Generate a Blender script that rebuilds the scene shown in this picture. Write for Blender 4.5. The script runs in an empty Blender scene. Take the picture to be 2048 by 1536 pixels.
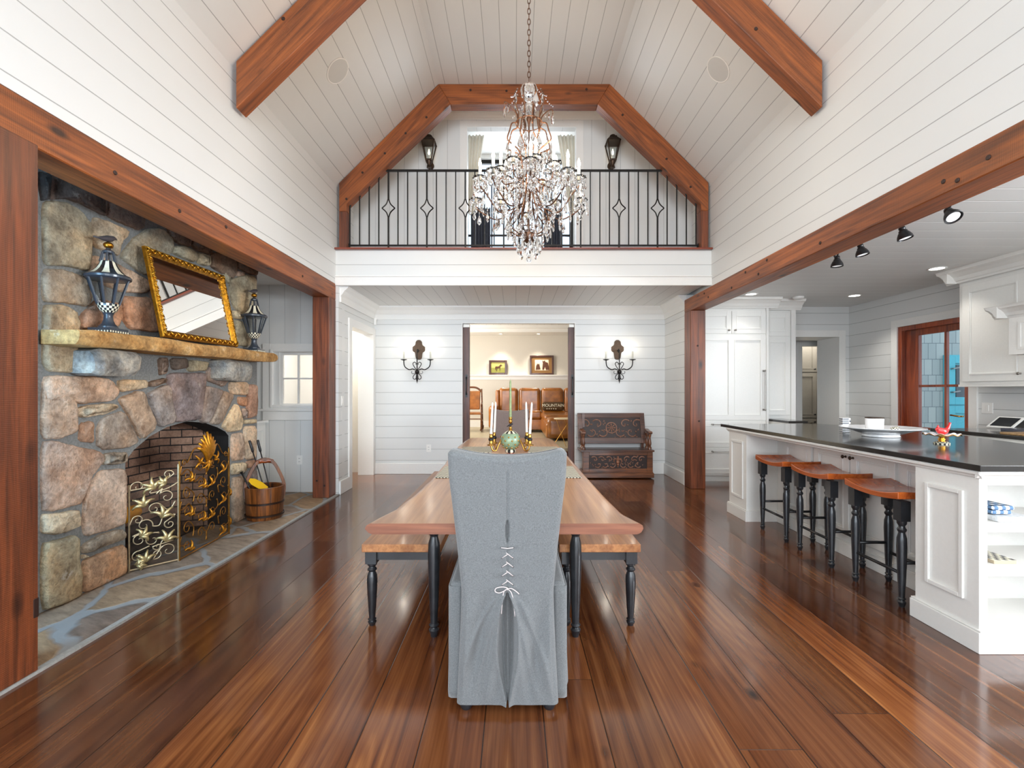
import bpy, math, random
from mathutils import Vector, Matrix
R = random.Random(7)
PI = math.pi
S = bpy.context.scene
COL = S.collection
# ---------------- camera, world, lights, exposure ----------------
F = 930.0; EYE = 1.3                       # focal length in pixels of the 2048 frame, eye height
cam = bpy.data.cameras.new('camera'); co = bpy.data.objects.new('camera', cam); COL.objects.link(co)
cam.sensor_width = 36.0; cam.lens = 36.0 * F / 2048.0
cam.shift_x = -5.0 / 2048; cam.shift_y = 14.0 / 2048
co.location = (0, 0, EYE); co.rotation_euler = (PI / 2, 0, 0); cam.clip_start = 0.05
S.camera = co
S.view_settings.view_transform = 'Standard'; S.view_settings.look = 'None'
S.view_settings.gamma = 1.0; S.view_settings.use_curve_mapping = False
S.view_settings.exposure = 0.22
try:
    S.cycles.max_bounces = 9; S.cycles.diffuse_bounces = 5; S.cycles.glossy_bounces = 4
    S.cycles.transmission_bounces = 7; S.cycles.transparent_max_bounces = 12
    S.cycles.sample_clamp_indirect = 5.0; S.cycles.caustics_reflective = False; S.cycles.caustics_refractive = False
    S.cycles.use_denoising = True
except Exception: pass
w = bpy.data.worlds.new('sky'); S.world = w; w.use_nodes = True
bg = w.node_tree.nodes['Background']; bg.inputs[0].default_value = (0.62, 0.80, 1.0, 1); bg.inputs[1].default_value = 1.5
def area(name, loc, rot, sx, sy, power, col=(1, 1, 1)):
    l = bpy.data.lights.new(name, 'AREA'); l.shape = 'RECTANGLE'; l.size = sx; l.size_y = sy; l.energy = power; l.color = col
    o = bpy.data.objects.new(name, l); COL.objects.link(o); o.location = loc; o.rotation_euler = rot; return o
def point(name, loc, power, col, rad=0.03):
    l = bpy.data.lights.new(name, 'POINT'); l.energy = power; l.color = col; l.shadow_soft_size = rad
    o = bpy.data.objects.new(name, l); COL.objects.link(o); o.location = loc; return o
def spot(name, loc, power, col, ang=1.6, blend=0.6, rot=(0, 0, 0), rad=0.05):
    l = bpy.data.lights.new(name, 'SPOT'); l.energy = power; l.color = col; l.spot_size = ang; l.spot_blend = blend; l.shadow_soft_size = rad
    o = bpy.data.objects.new(name, l); COL.objects.link(o); o.location = loc; o.rotation_euler = rot; return o
WARM = (1.0, 0.80, 0.58); DAY = (0.90, 0.95, 1.0)
area('window_daylight_main', (0.1, -5.05, 2.7), (PI / 2 + .22, 0, 0), 4.2, 4.2, 430, DAY)     # tall glazing behind the camera, tilted up to fill the ceilings
area('kitchen_fill_back', (4.0, -5.05, 1.4), (PI / 2 + .3, 0, 0), 2.2, 2.2, 80, DAY)   # added kitchen fill at an unseen rear opening, tilted up
area('window_daylight_left', (-2.1, -1.2, 1.35), (PI / 2, 0, -PI / 2), 2.4, 1.9, 90, (0.75, 0.88, 1.0))
area('window_daylight_alcove', (-2.62, 1.60, 1.4), (PI / 2, 0, 0), 0.5, 1.6, 36, (0.38, 0.68, 1.0))
area('kitchen_side_fill', (5.3, 0.5, 1.7), (PI / 2 + .45, 0, PI / 2), 2.3, 1.2, 290, DAY)  # added fill through an unseen wall opening, tilted up to brighten the kitchen ceiling
area('hall_lamp', (-3.0, 7.0, 2.6), (0, 0, 0), 0.5, 0.5, 34, (1.0, 0.96, 0.90))
area('living_window_daylight', (-2.4, 9.8, 1.9), (PI / 2, 0, -PI / 2), 2.6, 1.6, 125, (1, 0.95, 0.88))
area('loft_window_daylight', (0.1, 8.1, 4.5), (-PI / 2, 0, 0), 1.6, 1.6, 36, DAY)
area('pantry_fill', (5.5, 8.5, 2.55), (0, 0, 0), 0.3, 0.3, 9, (1, 0.95, 0.88))  # unseen fill light added to brighten the pantry cupboard
# ---------------- helpers ----------------
def lin(r, g, b):
    f = lambda v: (v / 255 / 12.92) if v <= 10 else ((v / 255 + 0.055) / 1.055) ** 2.4
    return (f(r), f(g), f(b), 1.0)
def at(px, py, Y): return Vector(((px - 1029) / F * Y, Y, EYE + (782 - py) / F * Y))
BASE = {}
def tag(o, label=None, cat=None, group=None, kind=None):
    if label: o['label'] = label
    if cat: o['category'] = cat
    if group: o['group'] = group
    if kind: o['kind'] = kind
    return o
def thing(name, loc, label, cat, group=None):
    o = bpy.data.objects.new(name, None); COL.objects.link(o); o.location = loc; o.empty_display_size = 0.05
    BASE[o.name] = Vector(loc); return tag(o, label, cat, group)
def copy_tree(o, parent=None):
    c = o.copy(); COL.objects.link(c)
    if parent: c.parent = parent
    for ch in o.children: copy_tree(ch, c)
    return c
def dup(o, loc=None, rz=None, label=None):
    c = copy_tree(o)
    if loc is not None: c.location = loc
    if rz is not None: c.rotation_euler.z = rz
    if label: c['label'] = label
    return c
R2 = random.Random(11)
X_, Y_, Z_ = Vector((1, 0, 0)), Vector((0, 1, 0)), Vector((0, 0, 1))
class MB:
    def __init__(s): s.v = []; s.f = []; s.m = []; s.c = []; s.k = None
    def add(s, vs, fs, mi=0):
        b = len(s.v); s.v += [Vector(p) for p in vs]; s.f += [tuple(b + i for i in f) for f in fs]; s.m += [mi] * len(fs)
        s.c += [s.k] * len(fs); return s
    def box(s, x0, x1, y0, y1, z0, z1, mi=0):
        return s.obox(Vector((0, 0, 0)), X_, Y_, Z_, x0, x1, y0, y1, z0, z1, mi)
    def obox(s, o, u, v, n, u0, u1, v0, v1, n0, n1, mi=0):
        e = R2.uniform(.0, .0004); o = Vector(o); u0 -= e; v0 -= e; n0 -= e; u1 += e; v1 += e; n1 += e     # keeps touching faces from coinciding
        P = [o + u * a + v * b + n * c for c in (n0, n1) for (a, b) in ((u0, v0), (u1, v0), (u1, v1), (u0, v1))]
        return s.add(P, [(3, 2, 1, 0), (4, 5, 6, 7), (0, 1, 5, 4), (1, 2, 6, 5), (2, 3, 7, 6), (3, 0, 4, 7)], mi)
    def quad(s, a, b, c, d, mi=0): return s.add([a, b, c, d], [(0, 1, 2, 3)], mi)
    def prism(s, pts, o, u, v, n, n0, n1, mi=0):
        o = Vector(o); k = len(pts)
        P = [o + u * a + v * b + n * n0 for a, b in pts] + [o + u * a + v * b + n * n1 for a, b in pts]
        return s.add(P, [tuple(range(k - 1, -1, -1)), tuple(range(k, 2 * k))] + [(i, (i + 1) % k, k + (i + 1) % k, k + i) for i in range(k)], mi)
    def lathe(s, prof, c=(0, 0, 0), n=20, mi=0, axis=None, mfun=None, caps=True, flute=0, fa=0.0, sx=1.0, sy=1.0):
        c = Vector(c); M = Matrix.Identity(3) if axis is None else Z_.rotation_difference(Vector(axis)).to_matrix()
        b = len(s.v)
        for r, z in prof:
            for i in range(n):
                a = 2 * PI * i / n; rr = r * (1 + fa * math.cos(flute * a)) if flute else r
                s.v.append(c + M @ Vector((rr * math.cos(a) * sx, rr * math.sin(a) * sy, z)))
        for j in range(len(prof) - 1):
            for i in range(n):
                s.f.append((b + j * n + i, b + j * n + (i + 1) % n, b + (j + 1) * n + (i + 1) % n, b + (j + 1) * n + i))
                s.m.append(mfun(i, j) if mfun else mi); s.c.append(s.k)
        for e, j in ((0, 0), (1, len(prof) - 1)):
            if caps and prof[j][0] > 1e-4:
                ring = tuple(b + j * n + i for i in range(n)); s.f.append(ring if e else ring[::-1]); s.m.append(mfun(0, j) if mfun else mi); s.c.append(s.k)
        return s
    def tube(s, pts, r, n=8, mi=0, closed=False, ry=None):
        pts = [Vector(p) for p in pts]; k = len(pts); b = len(s.v); rs = r if isinstance(r, (list, tuple)) else [r] * k
        pn = None
        for i, p in enumerate(pts):
            if closed: t = pts[(i + 1) % k] - pts[i - 1]
            else: t = pts[min(i + 1, k - 1)] - pts[max(i - 1, 0)]
            t = t.normalized() if t.length > 1e-9 else Z_
            if pn is None: pn = t.orthogonal().normalized() if abs(t.z) > 0.999 or True else X_
            pn = (pn - t * pn.dot(t)); pn = pn.normalized() if pn.length > 1e-6 else t.orthogonal().normalized()
            q = t.cross(pn)
            for j in range(n):
                a = 2 * PI * (j + 0.5) / n; s.v.append(p + (pn * math.cos(a) + q * math.sin(a)) * rs[i])
        for i in range(k if closed else k - 1):
            for j in range(n):
                s.f.append((b + i * n + j, b + i * n + (j + 1) % n, b + ((i + 1) % k) * n + (j + 1) % n, b + ((i + 1) % k) * n + j)); s.m.append(mi); s.c.append(s.k)
        if not closed:
            s.f.append(tuple(b + j for j in range(n))[::-1]); s.m.append(mi); s.c.append(s.k)
            s.f.append(tuple(b + (k - 1) * n + j for j in range(n))); s.m.append(mi); s.c.append(s.k)
        return s
    def grid(s, fn, nu, nv, mi=0, wrap=False):
        b = len(s.v)
        for j in range(nv + 1):
            for i in range(nu if wrap else nu + 1): s.v.append(Vector(fn(i / nu, j / nv)))
        W = nu if wrap else nu + 1
        for j in range(nv):
            for i in range(nu):
                s.f.append((b + j * W + i, b + j * W + (i + 1) % W, b + (j + 1) * W + (i + 1) % W, b + (j + 1) * W + i)); s.m.append(mi); s.c.append(s.k)
        return s
    def ball(s, c, r, n=12, mi=0, sz=1.0):
        k = max(4, n // 2); return s.lathe([(max(1e-5, r * math.sin(PI * j / k)), -r * sz * math.cos(PI * j / k)) for j in range(k + 1)], c, n, mi)
    def build(s, name, mats, parent=None, smooth=False, bevel=0.0, seg=2, sub=0, at_=None, ang=None):
        me = bpy.data.meshes.new(name); off = BASE.get(parent.name, Vector((0, 0, 0))) if parent else (Vector(at_) if at_ is not None else Vector((0, 0, 0)))
        me.from_pydata([tuple(p - off) for p in s.v], [], s.f)
        mats = mats if isinstance(mats, (list, tuple)) else [mats]
        for m in mats: me.materials.append(m)
        me.polygons.foreach_set('material_index', [min(i, len(mats) - 1) for i in s.m])
        if smooth: me.polygons.foreach_set('use_smooth', [True] * len(me.polygons))
        if any(c is not None for c in s.c):
            ca = me.color_attributes.new('Col', 'FLOAT_COLOR', 'CORNER'); i = 0
            dat = []
            for p, c in zip(me.polygons, s.c):
                dat += list(c or (1, 1, 1, 1)) * p.loop_total
            ca.data.foreach_set('color', dat)
        me.validate(); me.update()
        o = bpy.data.objects.new(name, me); COL.objects.link(o)
        if parent: o.parent = parent; BASE[o.name] = off
        elif at_ is not None: o.location = at_; BASE[o.name] = Vector(at_)
        if bevel:
            m = o.modifiers.new('bevel', 'BEVEL'); m.width = bevel; m.segments = seg; m.limit_method = 'ANGLE'; m.angle_limit = 0.6
            if seg > 1: me.polygons.foreach_set('use_smooth', [True] * len(me.polygons)); m.harden_normals = True
        if sub: m = o.modifiers.new('sub', 'SUBSURF'); m.levels = sub; m.render_levels = sub
        if smooth and ang:
            try: me.set_sharp_from_angle(angle=ang)
            except Exception: pass
        return o
def spline(P, n=8, closed=False):
    P = [Vector(p) for p in P]; k = len(P); out = []
    for i in range(k if closed else k - 1):
        p0, p1, p2, p3 = (P[(i - 1) % k] if closed or i > 0 else P[0]), P[i], P[(i + 1) % k], (P[(i + 2) % k] if closed or i + 2 < k else P[-1])
        for j in range(n):
            t = j / n; out.append(0.5 * ((2 * p1) + (p2 - p0) * t + (2 * p0 - 5 * p1 + 4 * p2 - p3) * t * t + (3 * p1 - p0 - 3 * p2 + p3) * t ** 3))
    if not closed: out.append(P[-1])
    return out
def lerp(tab, x):
    if x <= tab[0][0]: return tab[0][1]
    for (a, p), (b, q) in zip(tab, tab[1:]):
        if x <= b: t = (x - a) / (b - a); return p + (q - p) * t
    return tab[-1][1]
def slerp(tab, x):
    t0 = lerp(tab, x - 0.02); t1 = lerp(tab, x); t2 = lerp(tab, x + 0.02); return (t0 + 2 * t1 + t2) / 4
# ---------------- materials ----------------
MATS = {}
def mat(name):
    m = bpy.data.materials.new(name); m.use_nodes = True; nt = m.node_tree
    return m, nt, nt.nodes['Principled BSDF']
def nd(nt, t, ins=None, **kw):
    n = nt.nodes.new(t)
    for k, v in kw.items(): setattr(n, k, v)
    for k, v in (ins or {}).items():
        if hasattr(v, 'is_output') or isinstance(v, bpy.types.NodeSocket): nt.links.new(v, n.inputs[k])
        else: n.inputs[k].default_value = v
    return n
def ramp(nt, fac, stops):
    r = nt.nodes.new('ShaderNodeValToRGB'); nt.links.new(fac, r.inputs[0]); e = r.color_ramp.elements
    while len(e) < len(stops): e.new(0.5)
    for i, (p, c) in enumerate(stops): e[i].position = p; e[i].color = c if len(c) == 4 else (*c, 1)
    return r.outputs[0]
def mix(nt, fac, a, b, mode='MIX'):
    n = nt.nodes.new('ShaderNodeMix'); n.data_type = 'RGBA'; n.blend_type = mode
    for idx, v in ((0, fac), (6, a), (7, b)):
        if isinstance(v, bpy.types.NodeSocket): nt.links.new(v, n.inputs[idx])
        else: n.inputs[idx].default_value = v
    return n.outputs[2]
def mth(nt, op, a, b=None, c=None):
    n = nt.nodes.new('ShaderNodeMath'); n.operation = op
    for i, v in enumerate((a, b, c)):
        if v is None: continue
        if isinstance(v, bpy.types.NodeSocket): nt.links.new(v, n.inputs[i])
        else: n.inputs[i].default_value = v
    return n.outputs[0]
def coords(nt, rot=(0, 0, 0), scale=(1, 1, 1), loc=(0, 0, 0), src='Object'):
    tc = nt.nodes.new('ShaderNodeTexCoord')
    a = nd(nt, 'ShaderNodeMapping', {'Vector': tc.outputs[src], 'Rotation': rot})
    b = nd(nt, 'ShaderNodeMapping', {'Vector': a.outputs[0], 'Scale': scale, 'Location': loc})
    return b.outputs[0]
def bump(nt, bs, h, strength=0.3, dist=0.01):
    b = nd(nt, 'ShaderNodeBump', {'Height': h, 'Strength': strength, 'Distance': dist}); nt.links.new(b.outputs[0], bs.inputs['Normal']); return b
def plain(name, col, rough=0.5, metal=0.0, coat=0.0, bmp=0.0, bs_=60, var=0.0, spec=0.5, emit=None, es=0.0):
    m, nt, b = mat(name); b.inputs['Roughness'].default_value = rough; b.inputs['Metallic'].default_value = metal
    b.inputs['Coat Weight'].default_value = coat; b.inputs['Coat Roughness'].default_value = 0.08; b.inputs['Specular IOR Level'].default_value = spec
    v = coords(nt); no = nd(nt, 'ShaderNodeTexNoise', {'Vector': v, 'Scale': bs_, 'Detail': 4.0})
    d = tuple(max(0, c * (1 - var)) for c in col[:3]) + (1,)
    c = ramp(nt, no.outputs[0], [(0.35, d), (0.65, col)]); nt.links.new(c, b.inputs['Base Color'])
    if bmp: bump(nt, b, no.outputs[0], bmp, 0.004)
    if emit: b.inputs['Emission Color'].default_value = emit; b.inputs['Emission Strength'].default_value = es
    return m
def wood(name, dark, light, rot=(0, 0, 0), rough=0.45, coat=0.0, scale=1.0, knots=0.0, bmp=0.15, coatr=0.1, saw=0.0, spec=0.5, ring=0.07):
    """grain runs along the x axis after 'rot'"""
    m, nt, b = mat(name)
    v = coords(nt, rot, (0.6 * scale, 16 * scale, 16 * scale))
    wv = coords(nt, rot, (0.35 * scale, 3.2 * scale, 3.2 * scale))
    warp = nd(nt, 'ShaderNodeTexNoise', {'Vector': wv, 'Scale': 1.3, 'Detail': 2.0})
    g = nd(nt, 'ShaderNodeTexNoise', {'Vector': v, 'Scale': 3.0, 'Detail': 6.0, 'Roughness': 0.65, 'Distortion': 0.6})
    rg = mth(nt, 'SINE', mth(nt, 'MULTIPLY', warp.outputs[0], 55.0)); rg = mth(nt, 'MULTIPLY_ADD', rg, ring, g.outputs[0])
    mid = tuple((a + c) / 2 for a, c in zip(dark[:3], light[:3])) + (1,)
    c = ramp(nt, rg, [(0.28, dark), (0.5, mid), (0.72, light)])
    big = nd(nt, 'ShaderNodeTexNoise', {'Vector': coords(nt, rot, (0.5, 1.6, 1.6)), 'Scale': 1.6, 'Detail': 3.0})
    c = mix(nt, 1.0, c, ramp(nt, big.outputs[0], [(0.3, (0.62, 0.58, 0.55, 1)), (0.65, (1.15, 1.12, 1.08, 1))]), 'MULTIPLY')
    if knots:
        vo = nd(nt, 'ShaderNodeTexVoronoi', {'Vector': coords(nt, rot, (1.4, 3.4, 3.4)), 'Scale': knots, 'Randomness': 1.0})
        k = ramp(nt, vo.outputs['Distance'], [(0.05, (0, 0, 0, 1)), (0.13, (1, 1, 1, 1))])
        c = mix(nt, k, tuple(x * 0.28 for x in dark[:3]) + (1,), c)
    nt.links.new(c, b.inputs['Base Color'])
    b.inputs['Roughness'].default_value = rough; b.inputs['Coat Weight'].default_value = coat; b.inputs['Coat Roughness'].default_value = coatr
    b.inputs['Specular IOR Level'].default_value = spec
    h = g.outputs[0]
    if saw:
        sw = nd(nt, 'ShaderNodeTexWave', {'Vector': coords(nt, rot), 'Scale': 38.0, 'Distortion': 2.0, 'Detail': 2.0}); h = mth(nt, 'MULTIPLY_ADD', sw.outputs[0], saw, h)
    bump(nt, b, h, bmp, 0.006); return m
def boards(name, axis, sp=0.178, off=0.0, col=lin(222, 223, 221), gap=0.0045, rough=0.42, dk=0.42):
    """painted tongue-and-groove boards; the groove is a real dark gap between boards, repeated along 'axis'"""
    m, nt, b = mat(name); tc = nt.nodes.new('ShaderNodeTexCoord')
    d = nd(nt, 'ShaderNodeVectorMath', {0: tc.outputs['Object'], 1: axis}, operation='DOT_PRODUCT')
    q = mth(nt, 'DIVIDE', mth(nt, 'ADD', d.outputs['Value'], -off), sp); fr = mth(nt, 'FRACT', q)
    e = mth(nt, 'MINIMUM', fr, mth(nt, 'SUBTRACT', 1.0, fr))
    g = mth(nt, 'SMOOTH_MIN', mth(nt, 'DIVIDE', e, gap / sp), 1.0, 0.1)
    g = mth(nt, 'MINIMUM', mth(nt, 'MAXIMUM', g, 0.0), 1.0)
    fl = nd(nt, 'ShaderNodeTexWhiteNoise', {'W': mth(nt, 'FLOOR', q)}, noise_dimensions='1D')
    no = nd(nt, 'ShaderNodeTexNoise', {'Vector': tc.outputs['Object'], 'Scale': 9.0, 'Detail': 4.0})
    base = mix(nt, mth(nt, 'MULTIPLY', fl.outputs[0], 0.5), col, tuple(c * 0.955 for c in col[:3]) + (1,))
    base = mix(nt, mth(nt, 'MULTIPLY', no.outputs[0], 0.25), base, tuple(c * 0.93 for c in col[:3]) + (1,))
    c = mix(nt, g, tuple(x * dk for x in col[:3]) + (1,), base)
    nt.links.new(c, b.inputs['Base Color']); b.inputs['Roughness'].default_value = rough
    bump(nt, b, g, 0.5, 0.004); return m
W_COL = lin(235, 234, 230)
white = plain('white_painted_wood', W_COL, 0.38, var=0.02)
cabw = plain('cabinet_white_paint', lin(236, 235, 230), 0.35, var=0.02)
island_paint = plain('island_pale_paint', lin(226, 224, 219), 0.38, var=0.02)
greycab = plain('pantry_grey_paint', lin(165, 160, 150), 0.5, var=0.06)
b_z = boards('shiplap_horizontal', (0, 0, 1), off=0.03)
b_x = boards('boards_along_depth', (1, 0, 0), off=0.02)
b_y = boards('ceiling_boards_across', (0, 1, 0), sp=0.2, off=0.03, dk=1.27, gap=.007, col=lin(218, 218, 215))  # lighter grooves put the light caught along the boards into the colour
b_v = boards('boards_vertical', (1, 0, 0), sp=0.2, off=0.07, dk=0.6)
q = math.sqrt(0.5)
b_l = boards('slope_boards_left', (q, 0, q), off=0.05); b_r = boards('slope_boards_right', (-q, 0, q), off=0.05)
TD, TL = lin(94, 48, 20), lin(168, 94, 42)
def timber_mat(n, rot): return wood(n, TD, TL, rot, rough=0.55, coat=0.15, coatr=0.3, scale=0.9, knots=1.3, bmp=0.35, saw=0.25)
t_y = timber_mat('timber_along_y', (0, 0, PI / 2)); t_x = timber_mat('timber_along_x', (0, 0, 0))
t_z = wood('timber_upright', lin(74, 36, 18), lin(136, 72, 38), (0, PI / 2, 0), rough=0.5, coat=0.2, coatr=0.3, scale=0.9, knots=1.0, bmp=0.35, saw=0.25)
t_p = timber_mat('timber_rising_right', (0, PI / 4, 0)); t_m = timber_mat('timber_rising_left', (0, -PI / 4, 0))
def floor_mat():
    m, nt, b = mat('glossy_pine_floor'); tc = nt.nodes.new('ShaderNodeTexCoord'); sp = nd(nt, 'ShaderNodeSeparateXYZ', {0: tc.outputs['Object']})
    W = 0.2325; x = mth(nt, 'DIVIDE', mth(nt, 'ADD', sp.outputs[0], 10 * W + 0.117), W); idx = mth(nt, 'FLOOR', x); fx = mth(nt, 'FRACT', x)
    rn = nd(nt, 'ShaderNodeTexWhiteNoise', {'W': idx}, noise_dimensions='1D')
    y = mth(nt, 'DIVIDE', mth(nt, 'MULTIPLY_ADD', rn.outputs[0], 4.0, sp.outputs[1]), 3.6); iy = mth(nt, 'FLOOR', y); fy = mth(nt, 'FRACT', y)
    pid = mth(nt, 'MULTIPLY_ADD', iy, 17.31, idx); r2 = nd(nt, 'ShaderNodeTexWhiteNoise', {'W': pid}, noise_dimensions='1D')
    sh = mth(nt, 'MULTIPLY', r2.outputs[0], 40.0)
    cv = nd(nt, 'ShaderNodeCombineXYZ', {0: mth(nt, 'ADD', sp.outputs[0], sh), 1: mth(nt, 'MULTIPLY', sp.outputs[1], 0.018), 2: sh})
    wv = nd(nt, 'ShaderNodeCombineXYZ', {0: mth(nt, 'ADD', sp.outputs[0], sh), 1: mth(nt, 'MULTIPLY', sp.outputs[1], 0.16), 2: sh})
    g = nd(nt, 'ShaderNodeTexNoise', {'Vector': cv.outputs[0], 'Scale': 38.0, 'Detail': 6.0, 'Roughness': 0.62, 'Distortion': 0.3})
    wp = nd(nt, 'ShaderNodeTexNoise', {'Vector': wv.outputs[0], 'Scale': 3.2, 'Detail': 2.5})
    rg = mth(nt, 'SINE', mth(nt, 'MULTIPLY', wp.outputs[0], 75.0)); rg = mth(nt, 'MULTIPLY_ADD', rg, 0.045, g.outputs[0])
    rg = mth(nt, 'MULTIPLY_ADD', wp.outputs[0], 0.7, mth(nt, 'SUBTRACT', rg, 0.35))
    c = ramp(nt, rg, [(0.24, lin(66, 34, 20)), (0.42, lin(96, 55, 31)), (0.58, lin(114, 70, 40)), (0.80, lin(144, 97, 58))])
    tone = ramp(nt, r2.outputs[0], [(0.0, (0.6, 0.55, 0.54, 1)), (0.35, (0.88, 0.86, 0.86, 1)), (0.65, (1.08, 1.02, 0.96, 1)), (1.0, (1.4, 1.34, 1.2, 1))])
    c = mix(nt, 1.0, c, tone, 'MULTIPLY')
    vo = nd(nt, 'ShaderNodeTexVoronoi', {'Vector': nd(nt, 'ShaderNodeCombineXYZ', {0: mth(nt, 'ADD', sp.outputs[0], sh), 1: mth(nt, 'MULTIPLY', sp.outputs[1], 0.5), 2: sh}).outputs[0], 'Scale': 3.6})
    k = ramp(nt, vo.outputs['Distance'], [(0.03, (0, 0, 0, 1)), (0.10, (1, 1, 1, 1))])
    c = mix(nt, k, lin(30, 12, 7), c)
    e = mth(nt, 'MINIMUM', fx, mth(nt, 'SUBTRACT', 1.0, fx)); e = mth(nt, 'DIVIDE', e, 0.018); ey = mth(nt, 'DIVIDE', mth(nt, 'MINIMUM', fy, mth(nt, 'SUBTRACT', 1.0, fy)), 0.0006)
    gp = mth(nt, 'MINIMUM', mth(nt, 'MINIMUM', e, ey), 1.0)
    c = mix(nt, gp, lin(12, 6, 4), c); nt.links.new(c, b.inputs['Base Color'])
    rr = nd(nt, 'ShaderNodeTexNoise', {'Vector': tc.outputs['Object'], 'Scale': 2.5, 'Detail': 3.0})
    nt.links.new(mth(nt, 'MULTIPLY_ADD', rr.outputs[0], 0.10, 0.10), b.inputs['Roughness'])
    b.inputs['Specular IOR Level'].default_value = 0.6; b.inputs['Coat Weight'].default_value = 0.2; b.inputs['Coat Roughness'].default_value = 0.12
    h = gp; wob = nd(nt, 'ShaderNodeTexNoise', {'Vector': tc.outputs['Object'], 'Scale': 3.0, 'Detail': 1.0})
    h = mth(nt, 'MULTIPLY_ADD', wob.outputs[0], 1.2, h); bump(nt, b, h, 0.14, 0.004); return m
m_floor = floor_mat()
def stone_mat(name, use_col=True, dark=lin(120, 104, 90), light=lin(190, 172, 150), sc=1.0, bm=0.9):
    m, nt, b = mat(name); v = coords(nt)
    n1 = nd(nt, 'ShaderNodeTexNoise', {'Vector': v, 'Scale': 5.0 * sc, 'Detail': 8.0, 'Roughness': 0.65}); n2 = nd(nt, 'ShaderNodeTexNoise', {'Vector': v, 'Scale': 38.0 * sc, 'Detail': 5.0, 'Roughness': 0.7})
    n3 = nd(nt, 'ShaderNodeTexNoise', {'Vector': coords(nt, (0, 0, 0), (1, 1, 1), (3.1, 7.7, 1.3)), 'Scale': 9.0 * sc, 'Detail': 6.0, 'Roughness': 0.6})
    c = ramp(nt, n1.outputs[0], [(0.3, (0.45, 0.40, 0.37, 1)), (0.5, (1.0, 0.95, 0.91, 1)), (0.7, (1.5, 1.45, 1.38, 1))])
    c = mix(nt, 1.0, c, ramp(nt, n2.outputs[0], [(0.3, (0.6, 0.58, 0.56, 1)), (0.6, (1.1, 1.1, 1.1, 1))]), 'MULTIPLY')
    if use_col:
        a = nt.nodes.new('ShaderNodeVertexColor'); a.layer_name = 'Col'; base = a.outputs[0]
    else: base = ramp(nt, n3.outputs[0], [(0.35, dark), (0.65, light)])
    hv = nd(nt, 'ShaderNodeTexNoise', {'Vector': coords(nt, (0, 0, 0), (1, 1, 1), (9.1, 2.7, 5.3)), 'Scale': 3.2 * sc, 'Detail': 4.0})
    tint = ramp(nt, hv.outputs[0], [(0.35, (0.92, 1.0, 1.08, 1)), (0.5, (1, 1, 1, 1)), (0.64, (1.08, 0.93, 0.80, 1))])
    base = mix(nt, 1.0, base, tint, 'MULTIPLY') if use_col else base
    c = mix(nt, 1.0, base, c, 'MULTIPLY')
    sp = ramp(nt, n3.outputs[0], [(0.62, (0, 0, 0, 1)), (0.70, (1, 1, 1, 1))]); sp = mth(nt, 'MULTIPLY', sp, mth(nt, 'GREATER_THAN', n2.outputs[0], 0.47))
    c = mix(nt, mth(nt, 'MULTIPLY', sp, 0.45), c, lin(206, 196, 182)); nt.links.new(c, b.inputs['Base Color']); b.inputs['Roughness'].default_value = 0.75
    b.inputs['Specular IOR Level'].default_value = 0.35
    h = mth(nt, 'MULTIPLY_ADD', n1.outputs[0], 1.4, n2.outputs[0]); bump(nt, b, h, bm, 0.02); return m
m_stone = stone_mat('field_stone'); m_mantel = stone_mat('sandstone_mantel', False, lin(176, 130, 72), lin(214, 176, 118), 1.0, 0.7)
m_mortar = plain('grey_mortar', lin(142, 144, 142), 0.9, bmp=0.8, bs_=70, var=0.3)
def hearth_mat():
    m, nt, b = mat('flagstone_hearth'); v = coords(nt, (0, 0, 0), (1.25, 0.85, 1)); no = nd(nt, 'ShaderNodeTexNoise', {'Vector': v, 'Scale': 3.0, 'Detail': 3.0})
    vv = nd(nt, 'ShaderNodeMix', {}, data_type='VECTOR'); vv.inputs[0].default_value = 0.12
    nt.links.new(v, vv.inputs[4]); nt.links.new(no.outputs['Color'], vv.inputs[5])
    ed = nd(nt, 'ShaderNodeTexVoronoi', {'Vector': vv.outputs[1], 'Scale': 2.1}, feature='DISTANCE_TO_EDGE'); ce = nd(nt, 'ShaderNodeTexVoronoi', {'Vector': vv.outputs[1], 'Scale': 2.1})
    n1 = nd(nt, 'ShaderNodeTexNoise', {'Vector': coords(nt, (0, 0, 0.4), (2.0, 7, 1)), 'Scale': 2.6, 'Detail': 9.0, 'Roughness': 0.7})
    tone = ramp(nt, nd(nt, 'ShaderNodeSeparateColor', {0: ce.outputs['Color']}).outputs[0], [(0.0, lin(128, 112, 100)), (0.4, lin(158, 140, 122)), (0.7, lin(170, 140, 105)), (1.0, lin(146, 138, 130))])
    c = mix(nt, 1.0, tone, ramp(nt, n1.outputs[0], [(0.3, (0.45, 0.42, 0.4, 1)), (0.65, (1.15, 1.13, 1.1, 1))]), 'MULTIPLY')
    g = ramp(nt, ed.outputs['Distance'], [(0.025, (0, 0, 0, 1)), (0.05, (1, 1, 1, 1))])
    c = mix(nt, g, lin(150, 150, 148), c); nt.links.new(c, b.inputs['Base Color']); b.inputs['Roughness'].default_value = 0.7
    bump(nt, b, mth(nt, 'MULTIPLY_ADD', n1.outputs[0], 0.6, g), 0.6, 0.012); return m
m_hearth = hearth_mat()
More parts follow.
